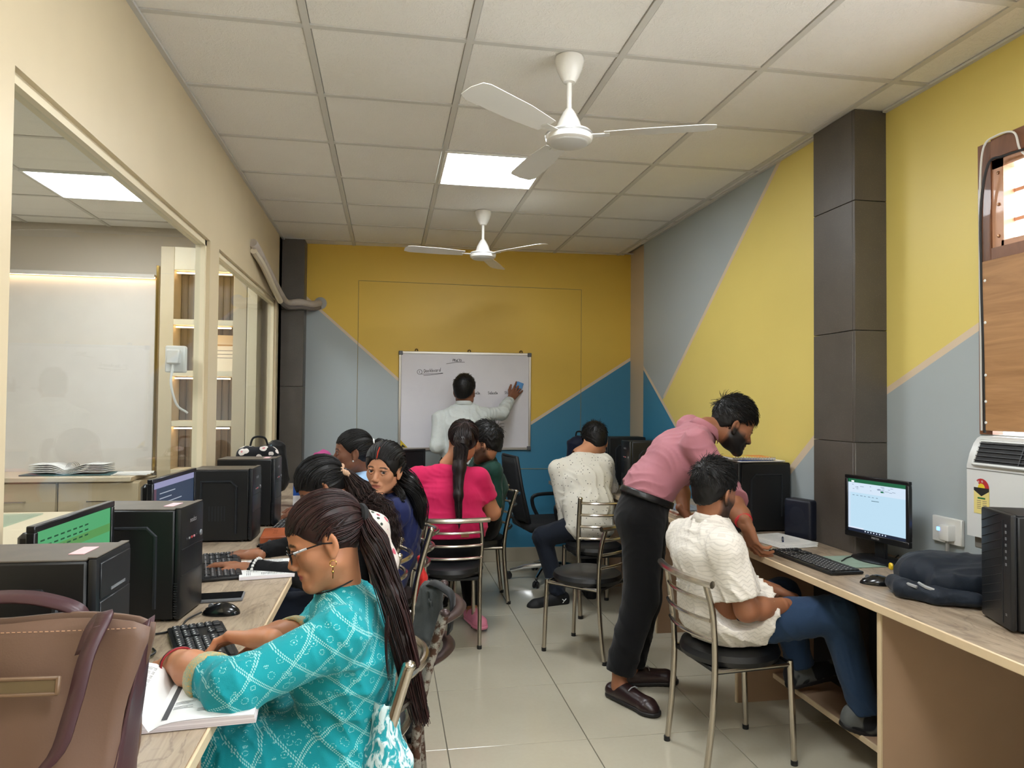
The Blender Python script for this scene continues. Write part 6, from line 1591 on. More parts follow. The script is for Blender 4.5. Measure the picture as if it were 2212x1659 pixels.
# ---------------------------------------------------------------- 3 woman in navy looking at the camera
p = Person('woman in a navy kurta turning to look at the camera', (.9, 3.74, 0), SK3)
J = dict(pelvis=(.90, 3.74, .555), waist=(.94, 3.73, .68), chest=(.95, 3.70, .81), neck=(.935, 3.64, .985), sh_l=(.945, 3.50, .90), sh_r=(.93, 3.83, .905), el_l=(.80, 3.44, .73), wr_l=(.56, 3.52, .79), el_r=(.78, 3.92, .75), wr_r=(.55, 3.86, .79),
         hip_l=(.88, 3.65, .545), hip_r=(.88, 3.83, .545), kn_l=(.48, 3.62, .57), kn_r=(.48, 3.85, .57), an_l=(.5, 3.62, .12), an_r=(.5, 3.85, .12), front=(-1, 0, 0))
core(p, J, True); hc3 = A3(Q(829, 1014, 3.58)); p.head(hc3, (-.38, -.92, -.06), (.08, -.04, 1), A3(J['neck'])-(0, 0, .02), 1.01, .0032, True, lips=(150, 76, 68), bindi=False, gaze=A3(CAM)-hc3, neck_r=.047)
def skirt3(v): 
    for h, k_ in (('hip_l', 'kn_l'), ('hip_r', 'kn_r')): v.cone(J[h], J[k_], .10, .085, .05)
wear(p, J, 'kurta', M_navy, 1.9, 1.9, .012, None, .008, .007, 26, 17, 1.0, .01, True, .5, ([J['kn_l']], skirt3), (.050, .043, .031))
p.hand(J['wr_l'], (-1, .1, -.1), (0, 0, -1), 1, .3, res=.005); p.finish()
hr = p.cap(M_hairblk, .017, .9, back=-.09, front=.068, noise=.0015, ears=True); TIE = np.array([0, -.12, -.03])
P_ = p.combed(TIE, 700, .017, .070, -.085, .005, 21, .0); p.strands('hair_locks', P_, M_hairblk, .0021, hr)
b = MB(); b.tube(lp([(0, .098, .068), (0, .089, .096), (0, .070, .118)]), [.002, .003, .002], 6); p.mb(b, 'vermilion', mat('vermilion_powder', rgb(186, 50, 26), .8))
tw = p.L(TIE); tp_ = [tw, A3(Q(885, 1045, 3.58)), A3(Q(905, 1085, 3.58)), A3(Q(912, 1140, 3.60))]
tl = p.strands('long_hair', p.tail(tp_, 300, .050, .030, 1.0, 31, 22, .004, .3), M_hairblk, .0022)
v = p.vol(tp_, .06, .01); v.chain(tp_, [.02, .036, .034, .012], .03); p.garment('hair_core', v, M_hairblk, tl)
p.strands('side_lock', p.tail([p.L(np.array([.05, -.09, -.06])), A3(Q(868, 1068, 3.50)), A3(Q(862, 1105, 3.48)), A3(Q(866, 1140, 3.48))], 60, .02, .008, 1, 33, 22, .003), M_hairblk, .0018, tl)
v = p.vol([(1.02, 3.5, .82), (1.05, 3.55, .5)], .1, .008); v.chain([(1.06, 3.60, .66), (1.08, 3.60, .56), (1.07, 3.59, .44)], [.012, .018, .014], .03, w=(0, 1, 0), f=1.6); v.folds(.003, 50, 9); p.garment('dupatta', v, M_red)
ea = p.L(np.array([.079, .0, -.04])); b = MB(); b.sphere(Vector(ea), .004, 8); p.mb(b, 'ear_stud', M_gold)

# ---------------------------------------------------------------- 4 girl in pale blue
p = Person('girl in a pale blue top in profile in front of the grey wall', (.72, 4.38, 0), SKD)
J = dict(pelvis=(.75, 4.38, .555), waist=(.78, 4.38, .68), chest=(.775, 4.37, .82), neck=(.765, 4.36, 1.01), sh_l=(.775, 4.20, .94), sh_r=(.77, 4.53, .94), el_l=(.66, 4.17, .78), wr_l=(.45, 4.25, .80), el_r=(.64, 4.55, .78), wr_r=(.44, 4.47, .80),
         hip_l=(.74, 4.3, .545), hip_r=(.74, 4.46, .545), kn_l=(.35, 4.28, .57), kn_r=(.35, 4.48, .57), an_l=(.38, 4.28, .12), an_r=(.38, 4.48, .12), front=(-1, 0, 0))
core(p, J, True); p.head(A3(Q(762, 978, 4.32)), (-.99, -.08, .0), (-.02, 0, 1), J['neck'], 1.07, .0042, True, lips=(110, 60, 56), neck_r=.044)
wear(p, J, 'top', M_pale, 1.0, 1.0, .014, None, .009, .006, 26, 27, 1.0, 0, True, .4); arm(p, J['sh_l'], J['el_l'], J['wr_l']); arm(p, J['sh_r'], J['el_r'], J['wr_r']); trousers(p, J, M_darkdenim, hem=False, res=.011)
p.hand(J['wr_l'], (-1, .05, -.1), (0, 0, -1), 1, .3, res=.005); p.hand(J['wr_r'], (-1, -.05, -.1), (0, 0, -1), -1, .3, res=.005); p.finish()
hr = p.cap(M_hairblk, .009, .6, back=-.06, front=.058, noise=.001, ears=True); TIE = np.array([0, -.112, .055]); p.strands('hair_locks', p.combed(TIE, 380, .009, .058, -.06, .003, 41), M_hairblk, .0022, hr)
tw = p.L(TIE); b = MB(); b.tube([Vector(tw+p.hM @ (np.array([math.cos(a), .1, math.sin(a)])*.02)) for a in [2*math.pi*i/14 for i in range(14)]], .007, 7, closed=True); p.mb(b, 'hair_band', mat('white_plastic', rgb(226, 226, 222), .35))
p.strands('pony_tail', p.tail([tw, p.L(np.array([0, -.16, .05])), p.L(np.array([0, -.175, -.0])), p.L(np.array([0, -.165, -.06]))], 140, .024, .016, 1, 43), M_hairblk, .0024)
ea = p.L(np.array([.081, .0, -.04])); b = MB(); b.sphere(Vector(ea), .0055, 8); b.sphere(Vector(p.L(np.array([-.081, .0, -.04]))), .0055, 8); p.mb(b, 'ear_stud', mat('white_bead', rgb(214, 214, 210), .3))
# ---------------------------------------------------------------- 5 woman in hot pink, from behind
p = Person('woman in a hot pink top seen from behind with a long pony tail', (1.29, 4.4, 0), SK1)
J = dict(pelvis=(1.29, 4.42, .56), waist=(1.285, 4.44, .70), chest=(1.28, 4.47, .84), neck=(1.275, 4.52, 1.03), sh_l=(1.085, 4.50, .955), sh_r=(1.465, 4.49, .95), el_l=(.92, 4.62, .86), wr_l=(.72, 4.72, .80), el_r=(1.565, 4.52, .73), wr_r=(1.42, 4.80, .76),
         hip_l=(1.20, 4.45, .55), hip_r=(1.38, 4.45, .55), kn_l=(1.17, 4.83, .50), kn_r=(1.42, 4.84, .50), an_l=(1.18, 4.74, .10), an_r=(1.45, 4.62, .11), front=(0, 1, 0))
core(p, J, True, wide=1.1); p.head(A3(Q(1001, 955, 4.52)), (.0, .97, -.22), (0, .15, 1), J['neck'], 1.06, .005, True, eyes=False, neck_r=.05)
sh_ = wear(p, J, 'top', M_hot, .62, .62, .016, (np.array([1.29, 4.42, .60]), (0, -.05, -1)), .008, .006, 24, 51, 1.2, .018, True, .4, None, (.058, .052, .04), dirs=[(.2, .2, 1), (1, .2, .5)])
arm(p, J['sh_l'], J['el_l'], J['wr_l'], (.056, .046, .03)); arm(p, J['sh_r'], J['el_r'], J['wr_r'], (.056, .048, .03)); p.hand(J['wr_l'], (-.9, .4, -.1), (0, 0, -1), 1, .3, res=.005)
collar(p, A3(J['neck'])-(0, .0, .035), (0, .15, 1), (0, 1, 0), .066, M_hot, .03)
tr_ = trousers(p, J, M_blackcl, .010, fold=.003, r=(.092, .062, .040), pw=1.6)
b = MB(); b.box((1.365, 4.30, .635), (.05, .004, .03), .001); p.mb(b, 'waist_label', mat('tan_leather_label', rgb(140, 78, 50), .6), tr_)
for sd, d in (('l', (-.1, -1, 0)), ('r', (.25, -.97, 0))):
    a = A3(J['an_'+sd]); fv = p.vol([a, a+unit(d)*.16-(0, 0, .06)], .06, .006); fv.cone(a, a-(0, 0, .05), .034, .036, .02); fv.cone(a-(0, 0, .055), a+unit(d)*.14-(0, 0, .07), .034, .026, .02); p.add_skin(*fv.mesh())
    p.shoe(a-(0, 0, .012), d, mat('pink_foam_clog', rgb(214, 128, 152), .6), mat('pink_foam_clog', rgb(214, 128, 152), .6), .24, name='clog', low=True)
p.finish(); hr = p.cap(M_hairbrn, .014, .6, back=-.06, front=.06, noise=.001, ears=False); TIE = np.array([0, -.105, .082]); p.strands('hair_locks', p.combed(TIE, 480, .014, .06, -.075, .004, 53), hair_mat('dark_hair_two', rgb(18, 12, 12), rgb(40, 28, 26)), .0022, hr)
tw = p.L(TIE); tp_ = [tw, A3(Q(998, 955, 4.33)), A3(Q(992, 1010, 4.31)), A3(Q(990, 1070, 4.27)), A3(Q(992, 1142, 4.25))]
tl = p.strands('pony_tail', p.tail(tp_, 300, .052, .014, 1.0, 55, 22, .001, .25), hair_mat('dark_hair_three', rgb(18, 12, 12), rgb(42, 28, 26)), .0022)
v = p.vol(tp_, .06, .008); v.chain(tp_, [.018, .038, .038, .026, .006], .03); p.garment('tail_core', v, M_hairbrn, tl)
b = MB(); b.tube([Vector(tw+p.hM @ np.array(q)) for q in ((.004, -.02, .0), (-.004, -.024, -.016))], .004, 6); p.mb(b, 'hair_clip', mat('white_plastic', rgb(226, 226, 222), .35))

# ---------------------------------------------------------------- 6 man in dark green
p = Person('bearded man in a dark green shirt beside the woman in hot pink', (1.56, 5.15, 0), SK3)
J = dict(pelvis=(1.60, 5.15, .56), waist=(1.61, 5.10, .70), chest=(1.60, 5.0, .85), neck=(1.565, 4.90, 1.045), sh_l=(1.60, 4.78, .97), sh_r=(1.55, 5.1, .985), el_l=(1.62, 4.78, .72), wr_l=(1.40, 4.9, .77), el_r=(1.42, 5.2, .78), wr_r=(1.25, 5.1, .77),
         hip_l=(1.58, 5.06, .55), hip_r=(1.58, 5.24, .55), kn_l=(1.22, 5.05, .52), kn_r=(1.2, 5.3, .52), an_l=(1.25, 5.05, .1), an_r=(1.22, 5.3, .1), front=(-1, -.2, 0))
core(p, J); p.head(A3(Q(1049, 960, 4.82)), (-.86, .45, -.14), (-.1, 0, 1), J['neck'], 1.03, .005, beard=.85, eyes=False)
wear(p, J, 'shirt', M_green, 1.0, 1.0, .014, None, .009, .008, 26, 61); collar(p, A3(J['neck'])-(0, 0, .03), (-.05, -.1, 1), (-1, .1, 0), .068, M_green)
arm(p, J['sh_l'], J['el_l'], J['wr_l']); arm(p, J['sh_r'], J['el_r'], J['wr_r']); p.hand(J['wr_r'], (-1, -.1, -.1), (0, 0, -1), -1, .3, res=.005); p.hand(J['wr_l'], (-1, .2, -.1), (0, 0, -1), 1, .3, res=.005)
trousers(p, J, M_blackcl, res=.011); p.shoe(A3(J['an_l'])-(0, 0, .02), (-1, 0, 0), M_blackcl, M_sole); p.shoe(A3(J['an_r'])-(0, 0, .02), (-1, 0, 0), M_blackcl, M_sole)
p.finish(); hr = p.cap(M_hairblk, .018, .85, top=.022, noise=.005, back=-.03, front=.065, seed=4); p.strands('hair_locks', p.short(1500, .018, .022, .065, -.055, .04, 63, .008), M_hairblk, .0017, hr)

# ---------------------------------------------------------------- 7 teacher wiping the board
p = Person('man in a pale grey shirt wiping the whiteboard with a blue cloth', (1.5, 5.9, 0), SKD)
hm = AB(1116, 848, .06); J = dict(pelvis=(1.50, 5.92, .90), waist=(1.505, 5.92, 1.05), chest=(1.515, 5.93, 1.22), neck=(1.525, 5.95, 1.43), sh_l=A3(Q(950, 905, 5.93)), sh_r=A3(Q(1042, 897, 5.98)), el_l=A3(Q(944, 963, 5.86)), wr_l=A3(Q(985, 985, 6.1)),
         el_r=A3(Q(1083, 893, 6.08)), wr_r=A3(AB(1103, 862, .085)), hip_l=(1.41, 5.92, .87), hip_r=(1.59, 5.92, .87), kn_l=(1.40, 5.94, .48), kn_r=(1.60, 5.92, .48), an_l=(1.40, 5.90, .09), an_r=(1.60, 5.88, .09), front=(0, 1, 0))
core(p, J); p.head(A3(Q(1004, 846, 5.96)), (.38, .92, .02), (0, 0, 1), J['neck'], 1.06, .005, eyes=False)
wear(p, J, 'shirt', M_teach, 1.88, 1.9, .012, (np.array([1.5, 5.93, .86]), (0, 0, -1)), .008, .009, 26, 71, 1.0, -.004, False, 0, None, (.050, .044, .033)); collar(p, A3(J['neck'])-(0, 0, .03), (0, .05, 1), (.3, 1, 0), .066, M_teach)
trousers(p, J, M_blackcl, res=.01); p.shoe(A3(J['an_l'])-(0, 0, .015), (0, 1, 0), M_leather, M_sole); p.shoe(A3(J['an_r'])-(0, 0, .015), (.1, 1, 0), M_leather, M_sole)
hd = A3(AB(1121, 838, .045))-A3(J['wr_r']); p.hand(J['wr_r'], hd, (-.1, 1, 0), 1, .18, .25, .004, 1.05, .55, fore=None); p.hand(J['wr_l'], (.6, .6, -.3), (0, 0, -1), 1, .4, res=.005)
p.finish(); hr = p.cap(M_hairblk, .013, .85, top=.012, noise=.002, back=-.028, front=.068, seed=8); p.strands('hair_locks', p.short(1300, .013, .012, .068, -.05, .03, 73, .004), M_hairblk, .0017, hr)
dc = AB(1122, 833, .03); b = MB(); b.box((0, 0, 0), (.062, .018, .062), .006, frame_M(dc, BDIR, Vector((0, 0, 1)).cross(BDIR)) @ Matrix.Rotation(.35, 4, 'Y'), 2); bm_ = b.mesh('duster'); wc = link_mesh('cleaning_cloth', bm_, cloth_mat('blue_cloth', rgb(104, 158, 214), .9)); tag(wc, 'blue wiping cloth pressed on the whiteboard by the teacher', 'cloth')

# ---------------------------------------------------------------- 8 man in spotted shirt
p = Person('man in a white spotted shirt seated with his back to us', (2.31, 4.9, 0), SK3)
J = dict(pelvis=(2.31, 4.90, .56), waist=(2.32, 4.96, .70), chest=(2.325, 5.06, .87), neck=(2.31, 5.15, 1.045), sh_l=(2.13, 5.10, .945), sh_r=(2.48, 5.10, .985), el_l=A3(Q(1226, 1122, 5.05)), wr_l=A3(Q(1240, 1060, 5.32)), el_r=(2.55, 5.2, .80), wr_r=(2.42, 5.42, .80),
         hip_l=(2.22, 4.93, .55), hip_r=(2.40, 4.94, .55), kn_l=A3(Q(1172, 1160, 5.05)), kn_r=(2.42, 5.36, .55), an_l=A3(Q(1205, 1285, 5.0)), an_r=A3(Q(1275, 1270, 5.15)), front=(.2, 1, 0))
core(p, J); p.head(A3(Q(1285, 955, 5.22)), (-.05, .94, -.32), (-.05, .25, .96), J['neck'], 1.06, .005, eyes=False, neck_r=.056)
wear(p, J, 'shirt', M_spot, 1.8, 1.8, .016, (np.array([2.31, 4.90, .47]), (0, -.1, -1)), .008, .009, 24, 81, 1.04, .004, False, 0, None, (.054, .048, .038)); collar(p, A3(J['neck'])-(0, 0.01, .03), (.1, .3, 1), (0, 1, -.3), .068, M_spot)
p.hand(J['wr_l'], (.3, .9, -.1), (0, 0, -1), 1, .4, res=.005); p.hand(J['wr_r'], (-.2, 1, -.1), (0, 0, -1), -1, .3, res=.005); trousers(p, J, M_darkdenim, .004, .008, .006, 83, r=(.090, .066, .050), ff=24)
M_blkshoe = mat('black_knit_shoe', rgb(17, 17, 19), .7)
s_ = p.shoe(A3(J['an_l'])-(0, 0, .0), (-.97, -.25, 0), M_blkshoe, mat('black_rubber', rgb(22, 22, 23), .5), .27, sc=1.08); p.shoe(A3(J['an_r']), (.1, 1, 0), M_blkshoe, mat('black_rubber', rgb(22, 22, 23), .5), .27)
lgp = Q(1218, 1298, 4.955); b = MB(); b.tube([lgp+Vector((-.012, 0, .012)), lgp+Vector((.004, -.001, .0)), lgp+Vector((-.008, 0, -.014))], .003, 4); b.tube([lgp+Vector((.004, -.001, .0)), lgp+Vector((.018, .002, .014))], .003, 4); p.mb(b, 'shoe_logo', M_paper, s_)
p.finish(); hr = p.cap(M_hairblk, .015, .85, top=.014, noise=.003, back=-.028, front=.068, seed=12); p.strands('hair_locks', p.short(1400, .015, .014, .068, -.05, .034, 85, .007), M_hairblk, .0017, hr)

# ---------------------------------------------------------------- 9 man in a rose shirt leaning over the desk
p = Person('bearded man in a dusty rose shirt leaning on the right desk', (2.08, 3.42, 0), SK2)
hg = A3(AX(1640, 1172, 2.53)); J = dict(pelvis=A3(Q(1384, 1112, 3.44)), waist=A3(Q(1406, 1048, 3.44)), chest=A3(Q(1462, 985, 3.42)), neck=A3(Q(1528, 925, 3.38)), sh_r=A3(Q(1505, 958, 3.22)), sh_l=A3(Q(1490, 925, 3.58)),
         el_r=A3(Q(1585, 1088, 3.10)), wr_r=hg+np.array([-.05, .02, .07]), el_l=A3(Q(1470, 1040, 3.72)), wr_l=A3(Q(1478, 1105, 3.60)), hip_r=A3(Q(1388, 1130, 3.35)), hip_l=A3(Q(1398, 1125, 3.53)),
         kn_r=A3(Q(1385, 1290, 3.35)), kn_l=A3(Q(1392, 1290, 3.55)), an_r=A3(Q(1338, 1452, 3.35)), an_l=A3(Q(1362, 1437, 3.52)), front=(.7, 0, -.7))
core(p, J); hc9 = A3(Q(1583, 922, 3.36)); p.head(hc9, (.88, -.16, -.44), (.42, -.02, .9), J['neck'], 1.03, .0036, beard=1.0, lips=(120, 66, 60), gaze=(.8, -.1, -.6))
wear(p, J, 'shirt', M_rose, .98, 1.02, .014, (A3(J['pelvis'])+unit(A3(J['waist'])-A3(J['pelvis']))*.085, -unit(A3(J['waist'])-A3(J['pelvis']))), .0065, .0085, 26, 91, .97, .006, False, 0, None, (.054, .052, .042), dirs=[(.6, .1, .8), (.3, .5, 1), (1, 0, .2)]); collar(p, A3(J['neck'])-(.022, 0, .022), (.55, -.02, .83), (.8, -.1, -.5), .068, M_rose, .042)
trousers(p, J, M_blackcl, .014, .0075, .006, 93, True, (.092, .072, .055), ff=18, pe=.026)
belt(p, J, mat('black_leather_belt', rgb(14, 14, 15), .4), .096, .034, .0275)
arm(p, J['sh_r'], J['el_r'], J['wr_r'], (.050, .043, .030)); arm(p, J['sh_l'], J['el_l'], J['wr_l'], (.050, .043, .030))
p.hand(J['wr_r'], (.25, -.25, -.9), (.9, .1, .2), -1, .5, .14, .0034, 1.05, 1.0, curls=(.55, .6, .65, .7)); p.hand(J['wr_l'], (.5, -.3, -.5), (0, 0, -1), -1, .5, res=.005)
wv = A3(J['wr_r']); dw = unit(wv-A3(J['el_r'])); o1 = unit(np.cross(dw, [0, 0, 1])); o2 = np.cross(dw, o1)
for k in range(4):
    b = MB(); b.tube([Vector(wv-dw*(.03+.007*k)+(o1*math.cos(a)+o2*math.sin(a))*(.036+.0005*k)) for a in [2*math.pi*i/18 for i in range(18)]], .0042, 6, closed=True); p.mb(b, 'wrist_thread', mat('red_sacred_thread', rgb(206, 50, 58), .7))
for sd, d in (('r', (.45, -.89, 0)), ('l', (1, -.08, 0))):
    a = A3(J['an_'+sd]); a[2] = .088; fv = p.vol([a, a+unit(d)*.1-(0, 0, .04)], .06, .006); fv.cone(a+(0, 0, .04), a-(0, 0, .03), .036, .036, .02); fv.cone(a-(0, 0, .02), a+unit(d)*.09-(0, 0, .04), .034, .03, .02); p.add_skin(*fv.mesh())
    s_ = p.shoe(a-(0, 0, .006), d, M_leather, M_sole, .29, name='loafer', low=True)
    bc = a+unit(d)*.09-(0, 0, .0); lt = np.cross(unit(d), [0, 0, 1]); b = MB(); b.tube([Vector(bc+lt*.03-(0, 0, .008)), Vector(bc+lt*.012+(0, 0, .002)), Vector(bc-lt*.012+(0, 0, .002)), Vector(bc-lt*.03-(0, 0, .008))], .0028, 6); p.mb(b, 'shoe_bit', M_silver, s_)
p.finish(); hr = p.cap(M_hairblk, .012, .85, top=.026, noise=.004, back=-.028, front=.072, seed=15); p.strands('hair_locks', p.short(2400, .014, .026, .072, -.045, .042, 95, .0045, sweep=(.0, 1.0, 0)), M_hairblk, .0015, hr)

# ---------------------------------------------------------------- 10 seated man in white
p = Person('bearded young man in a white textured shirt seated at the right desk', (2.27, 2.8, 0), SK2)
J = dict(pelvis=(2.27, 2.80, .56), waist=(2.235, 2.80, .68), chest=(2.215, 2.80, .82), neck=A3(Q(1537, 1135, 2.80)), sh_r=A3(Q(1568, 1185, 2.63)), sh_l=A3(Q(1478, 1160, 2.97)), el_r=A3(Q(1612, 1318, 2.60)), wr_r=A3(Q(1698, 1308, 2.66)), el_l=(2.40, 3.05, .66), wr_l=(2.56, 2.86, .63),
         hip_r=(2.36, 2.725, .55), hip_l=(2.36, 2.875, .55), kn_r=A3(Q(1808, 1328, 2.62)), kn_l=A3(Q(1690, 1285, 2.98)), an_r=A3(Q(1868, 1535, 2.60)), an_l=A3(Q(1728, 1435, 3.0)), front=(1, 0, 0))
print('P10', [round(float(np.linalg.norm(A3(J[a])-A3(J[b_]))), 3) for a, b_ in (('sh_r', 'el_r'), ('el_r', 'wr_r'), ('hip_r', 'kn_r'), ('kn_r', 'an_r'), ('hip_l', 'kn_l'), ('kn_l', 'an_l'), ('pelvis', 'neck'))], J['kn_r'], J['an_r'], J['kn_l'], J['an_l'], J['neck'])
core(p, J); p.head(A3(Q(1543, 1066, 2.80)), (.86, .42, -.16), (.05, 0, 1), J['neck'], .97, .0036, beard=.9, eyes=True, gaze=(.9, .3, -.2))
wear(p, J, 'shirt', M_textured, .78, .78, .016, (np.array([2.27, 2.8, .475]), (0, 0, -1)), .0065, .009, 24, 101, 1.0, .006, False, 0, ([(2.4, 2.8, .5)], lambda v: (v.cone((2.24, 2.8, .575), (2.44, 2.8, .565), .130, .150, .04, (0, 1, 0), 1.5), v.cut((2.395, 2.8, .56), (1, 0, -.3)))), (.058, .058, .05)); collar(p, A3(J['neck'])+(0, 0, .002), (.15, 0, 1), (.9, .3, -.1), .071, M_textured, .04)
arm(p, J['sh_r'], J['el_r'], J['wr_r'], (.048, .043, .030)); arm(p, J['sh_l'], J['el_l'], J['wr_l'], (.048, .043, .030)); p.hand(J['wr_r'], (.8, .45, -.35), (0, .5, -.8), -1, .5, res=.0036); p.hand(J['wr_l'], (.8, -.3, -.3), (0, -.5, -.8), 1, .5, res=.005)
trousers(p, J, M_denim, .008, .0065, .006, 103, r=(.086, .066, .050), ff=30, pe=-.03, wtop=A3(J['pelvis'])+(0, 0, .03))
M_sneak = cloth_mat('grey_black_sneaker', rgb(92, 94, 92), .8, .1, lambda t, v, c: t.mix(t.ramp(t.noise(v, 14, 1), [(.48, (0, 0, 0)), (.52, (1, 1, 1))]), c, rgb(30, 32, 36)))
p.shoe(A3(J['an_r'])-(0, 0, .012), (.86, -.25, -.28), M_sneak, M_sole, .28, False); p.shoe(A3(J['an_l'])-(0, 0, .012), (.95, .1, .12), M_sneak, M_sole, .28, False)
p.finish(); hr = p.cap(M_hairblk, .012, .85, top=.026, noise=.003, back=-.03, front=.064, seed=18); p.strands('hair_locks', p.short(2800, .014, .026, .064, -.045, .036, 105, .0035), M_hairblk, .0015, hr)
# ================================================================= bags
def soft(name, V, Fq, material, parent, base):
    return link_mesh(name, to_mesh(name, V-A3(base), Fq), material, parent, True, None)
M_tan = mat('tan_leatherette', rgb(106, 81, 67), .5, var=.05, vscale=5, bump=.25, bscale=300, bdist=.0008)
M_plum = mat('plum_leatherette', rgb(66, 38, 44), .42, bump=.2, bscale=300, bdist=.0008); M_stitch = mat('tan_thread', rgb(186, 146, 116), .7)
bg_ = thing('tote_bag', 'tan leatherette tote bag with plum straps in the near left corner', 'bag', (.28, 1.36, ZD), math.radians(-3))
def tote_panel(y, mt, name, bow):
    b = MB(); rows = []
    for i in range(13):
        t = i/12; z = .005+.294*t; hw = .165+.05*t+ .004*math.sin(t*9)
        row = []
        for k in range(-8, 9):
            u = k/8; yy = y*(1-.82*t)+bow*(1-u*u)*(1-.75*t)+.004*math.sin(u*7+t*5)
            row.append(b.bm.verts.new((hw*u, yy, z-.012*max(0, abs(u)-.85)/.15*(t > .9)+.004*math.sin(u*4)*t)))
        rows.append(row)
    for A, B in zip(rows, rows[1:]):
        for k in range(16): b.bm.faces.new((A[k], A[k+1], B[k+1], B[k]))
    o = b.build(name, mt, bg_); solidify(o, .006); return o
front = tote_panel(-.06, M_tan, 'front_panel', -.035); back_ = tote_panel(.06, M_tan, 'back_panel', .03)
for s in (-1, 1):
    b = MB(); rows = []
    for i in range(9):
        t = i/8; z = .005+.292*t; hw = .165+.05*t; row = []
        for k in range(-3, 4): u = k/3; row.append(b.bm.verts.new((s*(hw+.020*(1-u*u)*(1-t)-.03*t*(1-u*u)), .06*u*(1-.82*t), z-.02*(1-u*u)*t)))
        rows.append(row)
    for A, B in zip(rows, rows[1:]):
        for k in range(6): b.bm.faces.new((A[k], A[k+1], B[k+1], B[k]))
    solidify(b.build('gusset', M_plum, bg_), .005)
MB().b2((-.17, -.065, 0), (.17, .065, .012), .005).build('bottom', M_plum, bg_)
for y_, sg in ((-.064, -1), (.064, 1)):
    b = MB(); P = []
    for i in range(25):
        t = i/24; ang = math.pi*t
        P.append((.085*math.cos(ang)*-1*(1.0), y_+sg*(.038 if 0.04 < t < .96 else .03), .30+.0*t))
    if sg < 0:      # front strap flopped down over the front
        P = catmull([(.125, -.052, .255), (.135, -.042, .293), (.140, -.012, .310), (.148, -.035, .303), (.138, -.07, .255), (.126, -.09, .175), (.10, -.108, .10), (-.01, -.122, .03), (-.07, -.122, .02), (-.10, -.11, .10), (-.10, -.08, .2), (-.09, -.05, .28)], 5)
        b.strip(P, .026, (1, 0, .25)); 
    else:
        P = catmull([(-.13, .05, .26), (-.125, .04, .31), (-.10, .03, .325), (-.03, .03, .33), (.03, .03, .322), (.08, .035, .30), (.09, .05, .26)], 6)
        b.strip(P, .028, (0, 1, .6))
    solidify(b.build('strap', M_plum, bg_), .005)
# zip pocket and stitches on the front
PM = Matrix.Translation((0, -.086, .215)) @ Matrix.Rotation(math.radians(-10), 4, 'X')
b = MB(); b.b2((-.19, -.004, .010), (.105, .004, .016), .002, PM).b2((-.19, -.004, -.014), (.105, .004, -.008), .002, PM).b2((.099, -.004, -.014), (.106, .004, .016), .002, PM); b.build('pocket_piping', mat('tan_piping', rgb(112, 88, 66), .45), bg_)
b = MB(); b.b2((-.19, -.001, -.008), (.10, .002, .010), 0, PM); b.build('zip', mat('olive_zip', rgb(96, 80, 54), .5), bg_, smooth=False)
b = MB()
for k in range(46): x = -.195+.0086*k; b.tube([(x, -.0225-.0085*(1-(x/.21)**2), .286), (x+.005, -.0225-.0085*(1-(x/.21)**2), .286)], .0008, 4)
b.build('stitching', M_stitch, bg_, smooth=False)['kind'] = 'stuff'
def puff(mb_pts, res=.01, folds=(.006, 40, 3)):
    lo = np.min([A3(a)-r for a, r in mb_pts], 0)-.05; hi = np.max([A3(a)+r for a, r in mb_pts], 0)+.05; return Vol(lo, hi, res)
M_nvbag = cloth_mat('navy_nylon', rgb(22, 31, 43), .6, .06); M_grycl = cloth_mat('charcoal_canvas', rgb(62, 65, 64), .85, .1); M_blkcl = cloth_mat('black_nylon_bag', rgb(16, 17, 18), .6)
# navy backpack lying on the right desk
bp_ = thing('backpack', 'navy backpack lying on the right desk beside the black tower', 'backpack', (2.95, 2.27, ZD))
v = Vol((2.60, 1.98, ZD), (3.2, 2.60, ZD+.30), .008)
v.cone((2.82, 2.30, ZD+.075), (3.06, 2.23, ZD+.078), .07, .07, .05, (0, 1, 0), 1.45); v.cone((2.80, 2.33, ZD+.05), (2.93, 2.35, ZD+.07), .055, .06, .05, (0, 1, 0), 1.3); v.cone((2.95, 2.12, ZD+.06), (3.05, 2.14, ZD+.07), .06, .065, .05)
v.cone((2.80, 2.20, ZD+.06), (2.96, 2.16, ZD+.075), .05, .06, .02, (0, 1, 0), 1.2); v.folds(.013, 17, 5); v.cut((2.9, 2.2, ZD+.003), (0, 0, -1)); v.cut((3.145, 2.2, ZD+.1), (1, 0, 0)); V, Fq = v.mesh(); soft('body', V, Fq, M_nvbag, bp_, bp_.location)
B0 = Vector(bp_.location)
v = Vol((2.58, 1.98, ZD), (3.0, 2.46, ZD+.12), .007); v.chain([(2.72, 2.34, ZD+.035), (2.70, 2.26, ZD+.032), (2.75, 2.16, ZD+.03), (2.84, 2.10, ZD+.03)], [.03, .032, .028, .026], .02, w=(0, 0, 1), f=1.0); v.folds(.004, 50, 6); v.cut((2.9, 2.2, ZD+.002), (0, 0, -1)); V, Fq = v.mesh(); soft('shoulder_strap', V, Fq, M_nvbag, bp_, bp_.location)
MB().tube([Vector(q)-B0 for q in ((2.692, 2.27, ZD+.05), (2.69, 2.23, ZD+.056), (2.70, 2.20, ZD+.052))], .006, 6).build('reflective_trim', mat('silver_trim', rgb(176, 180, 184), .3, .4), bp_)
MB().tube([Vector(q)-B0 for q in ((2.72, 2.215, ZD+.062), (2.715, 2.18, ZD+.058), (2.735, 2.155, ZD+.05))], .006, 6).build('reflective_trim', mat('silver_trim', rgb(176, 180, 184), .3, .4), bp_)
MB().box((-.175, .155, .07), (.012, .022, .026), .005).build('yellow_tag', mat('yellow_cap', rgb(214, 180, 30), .4), bp_)
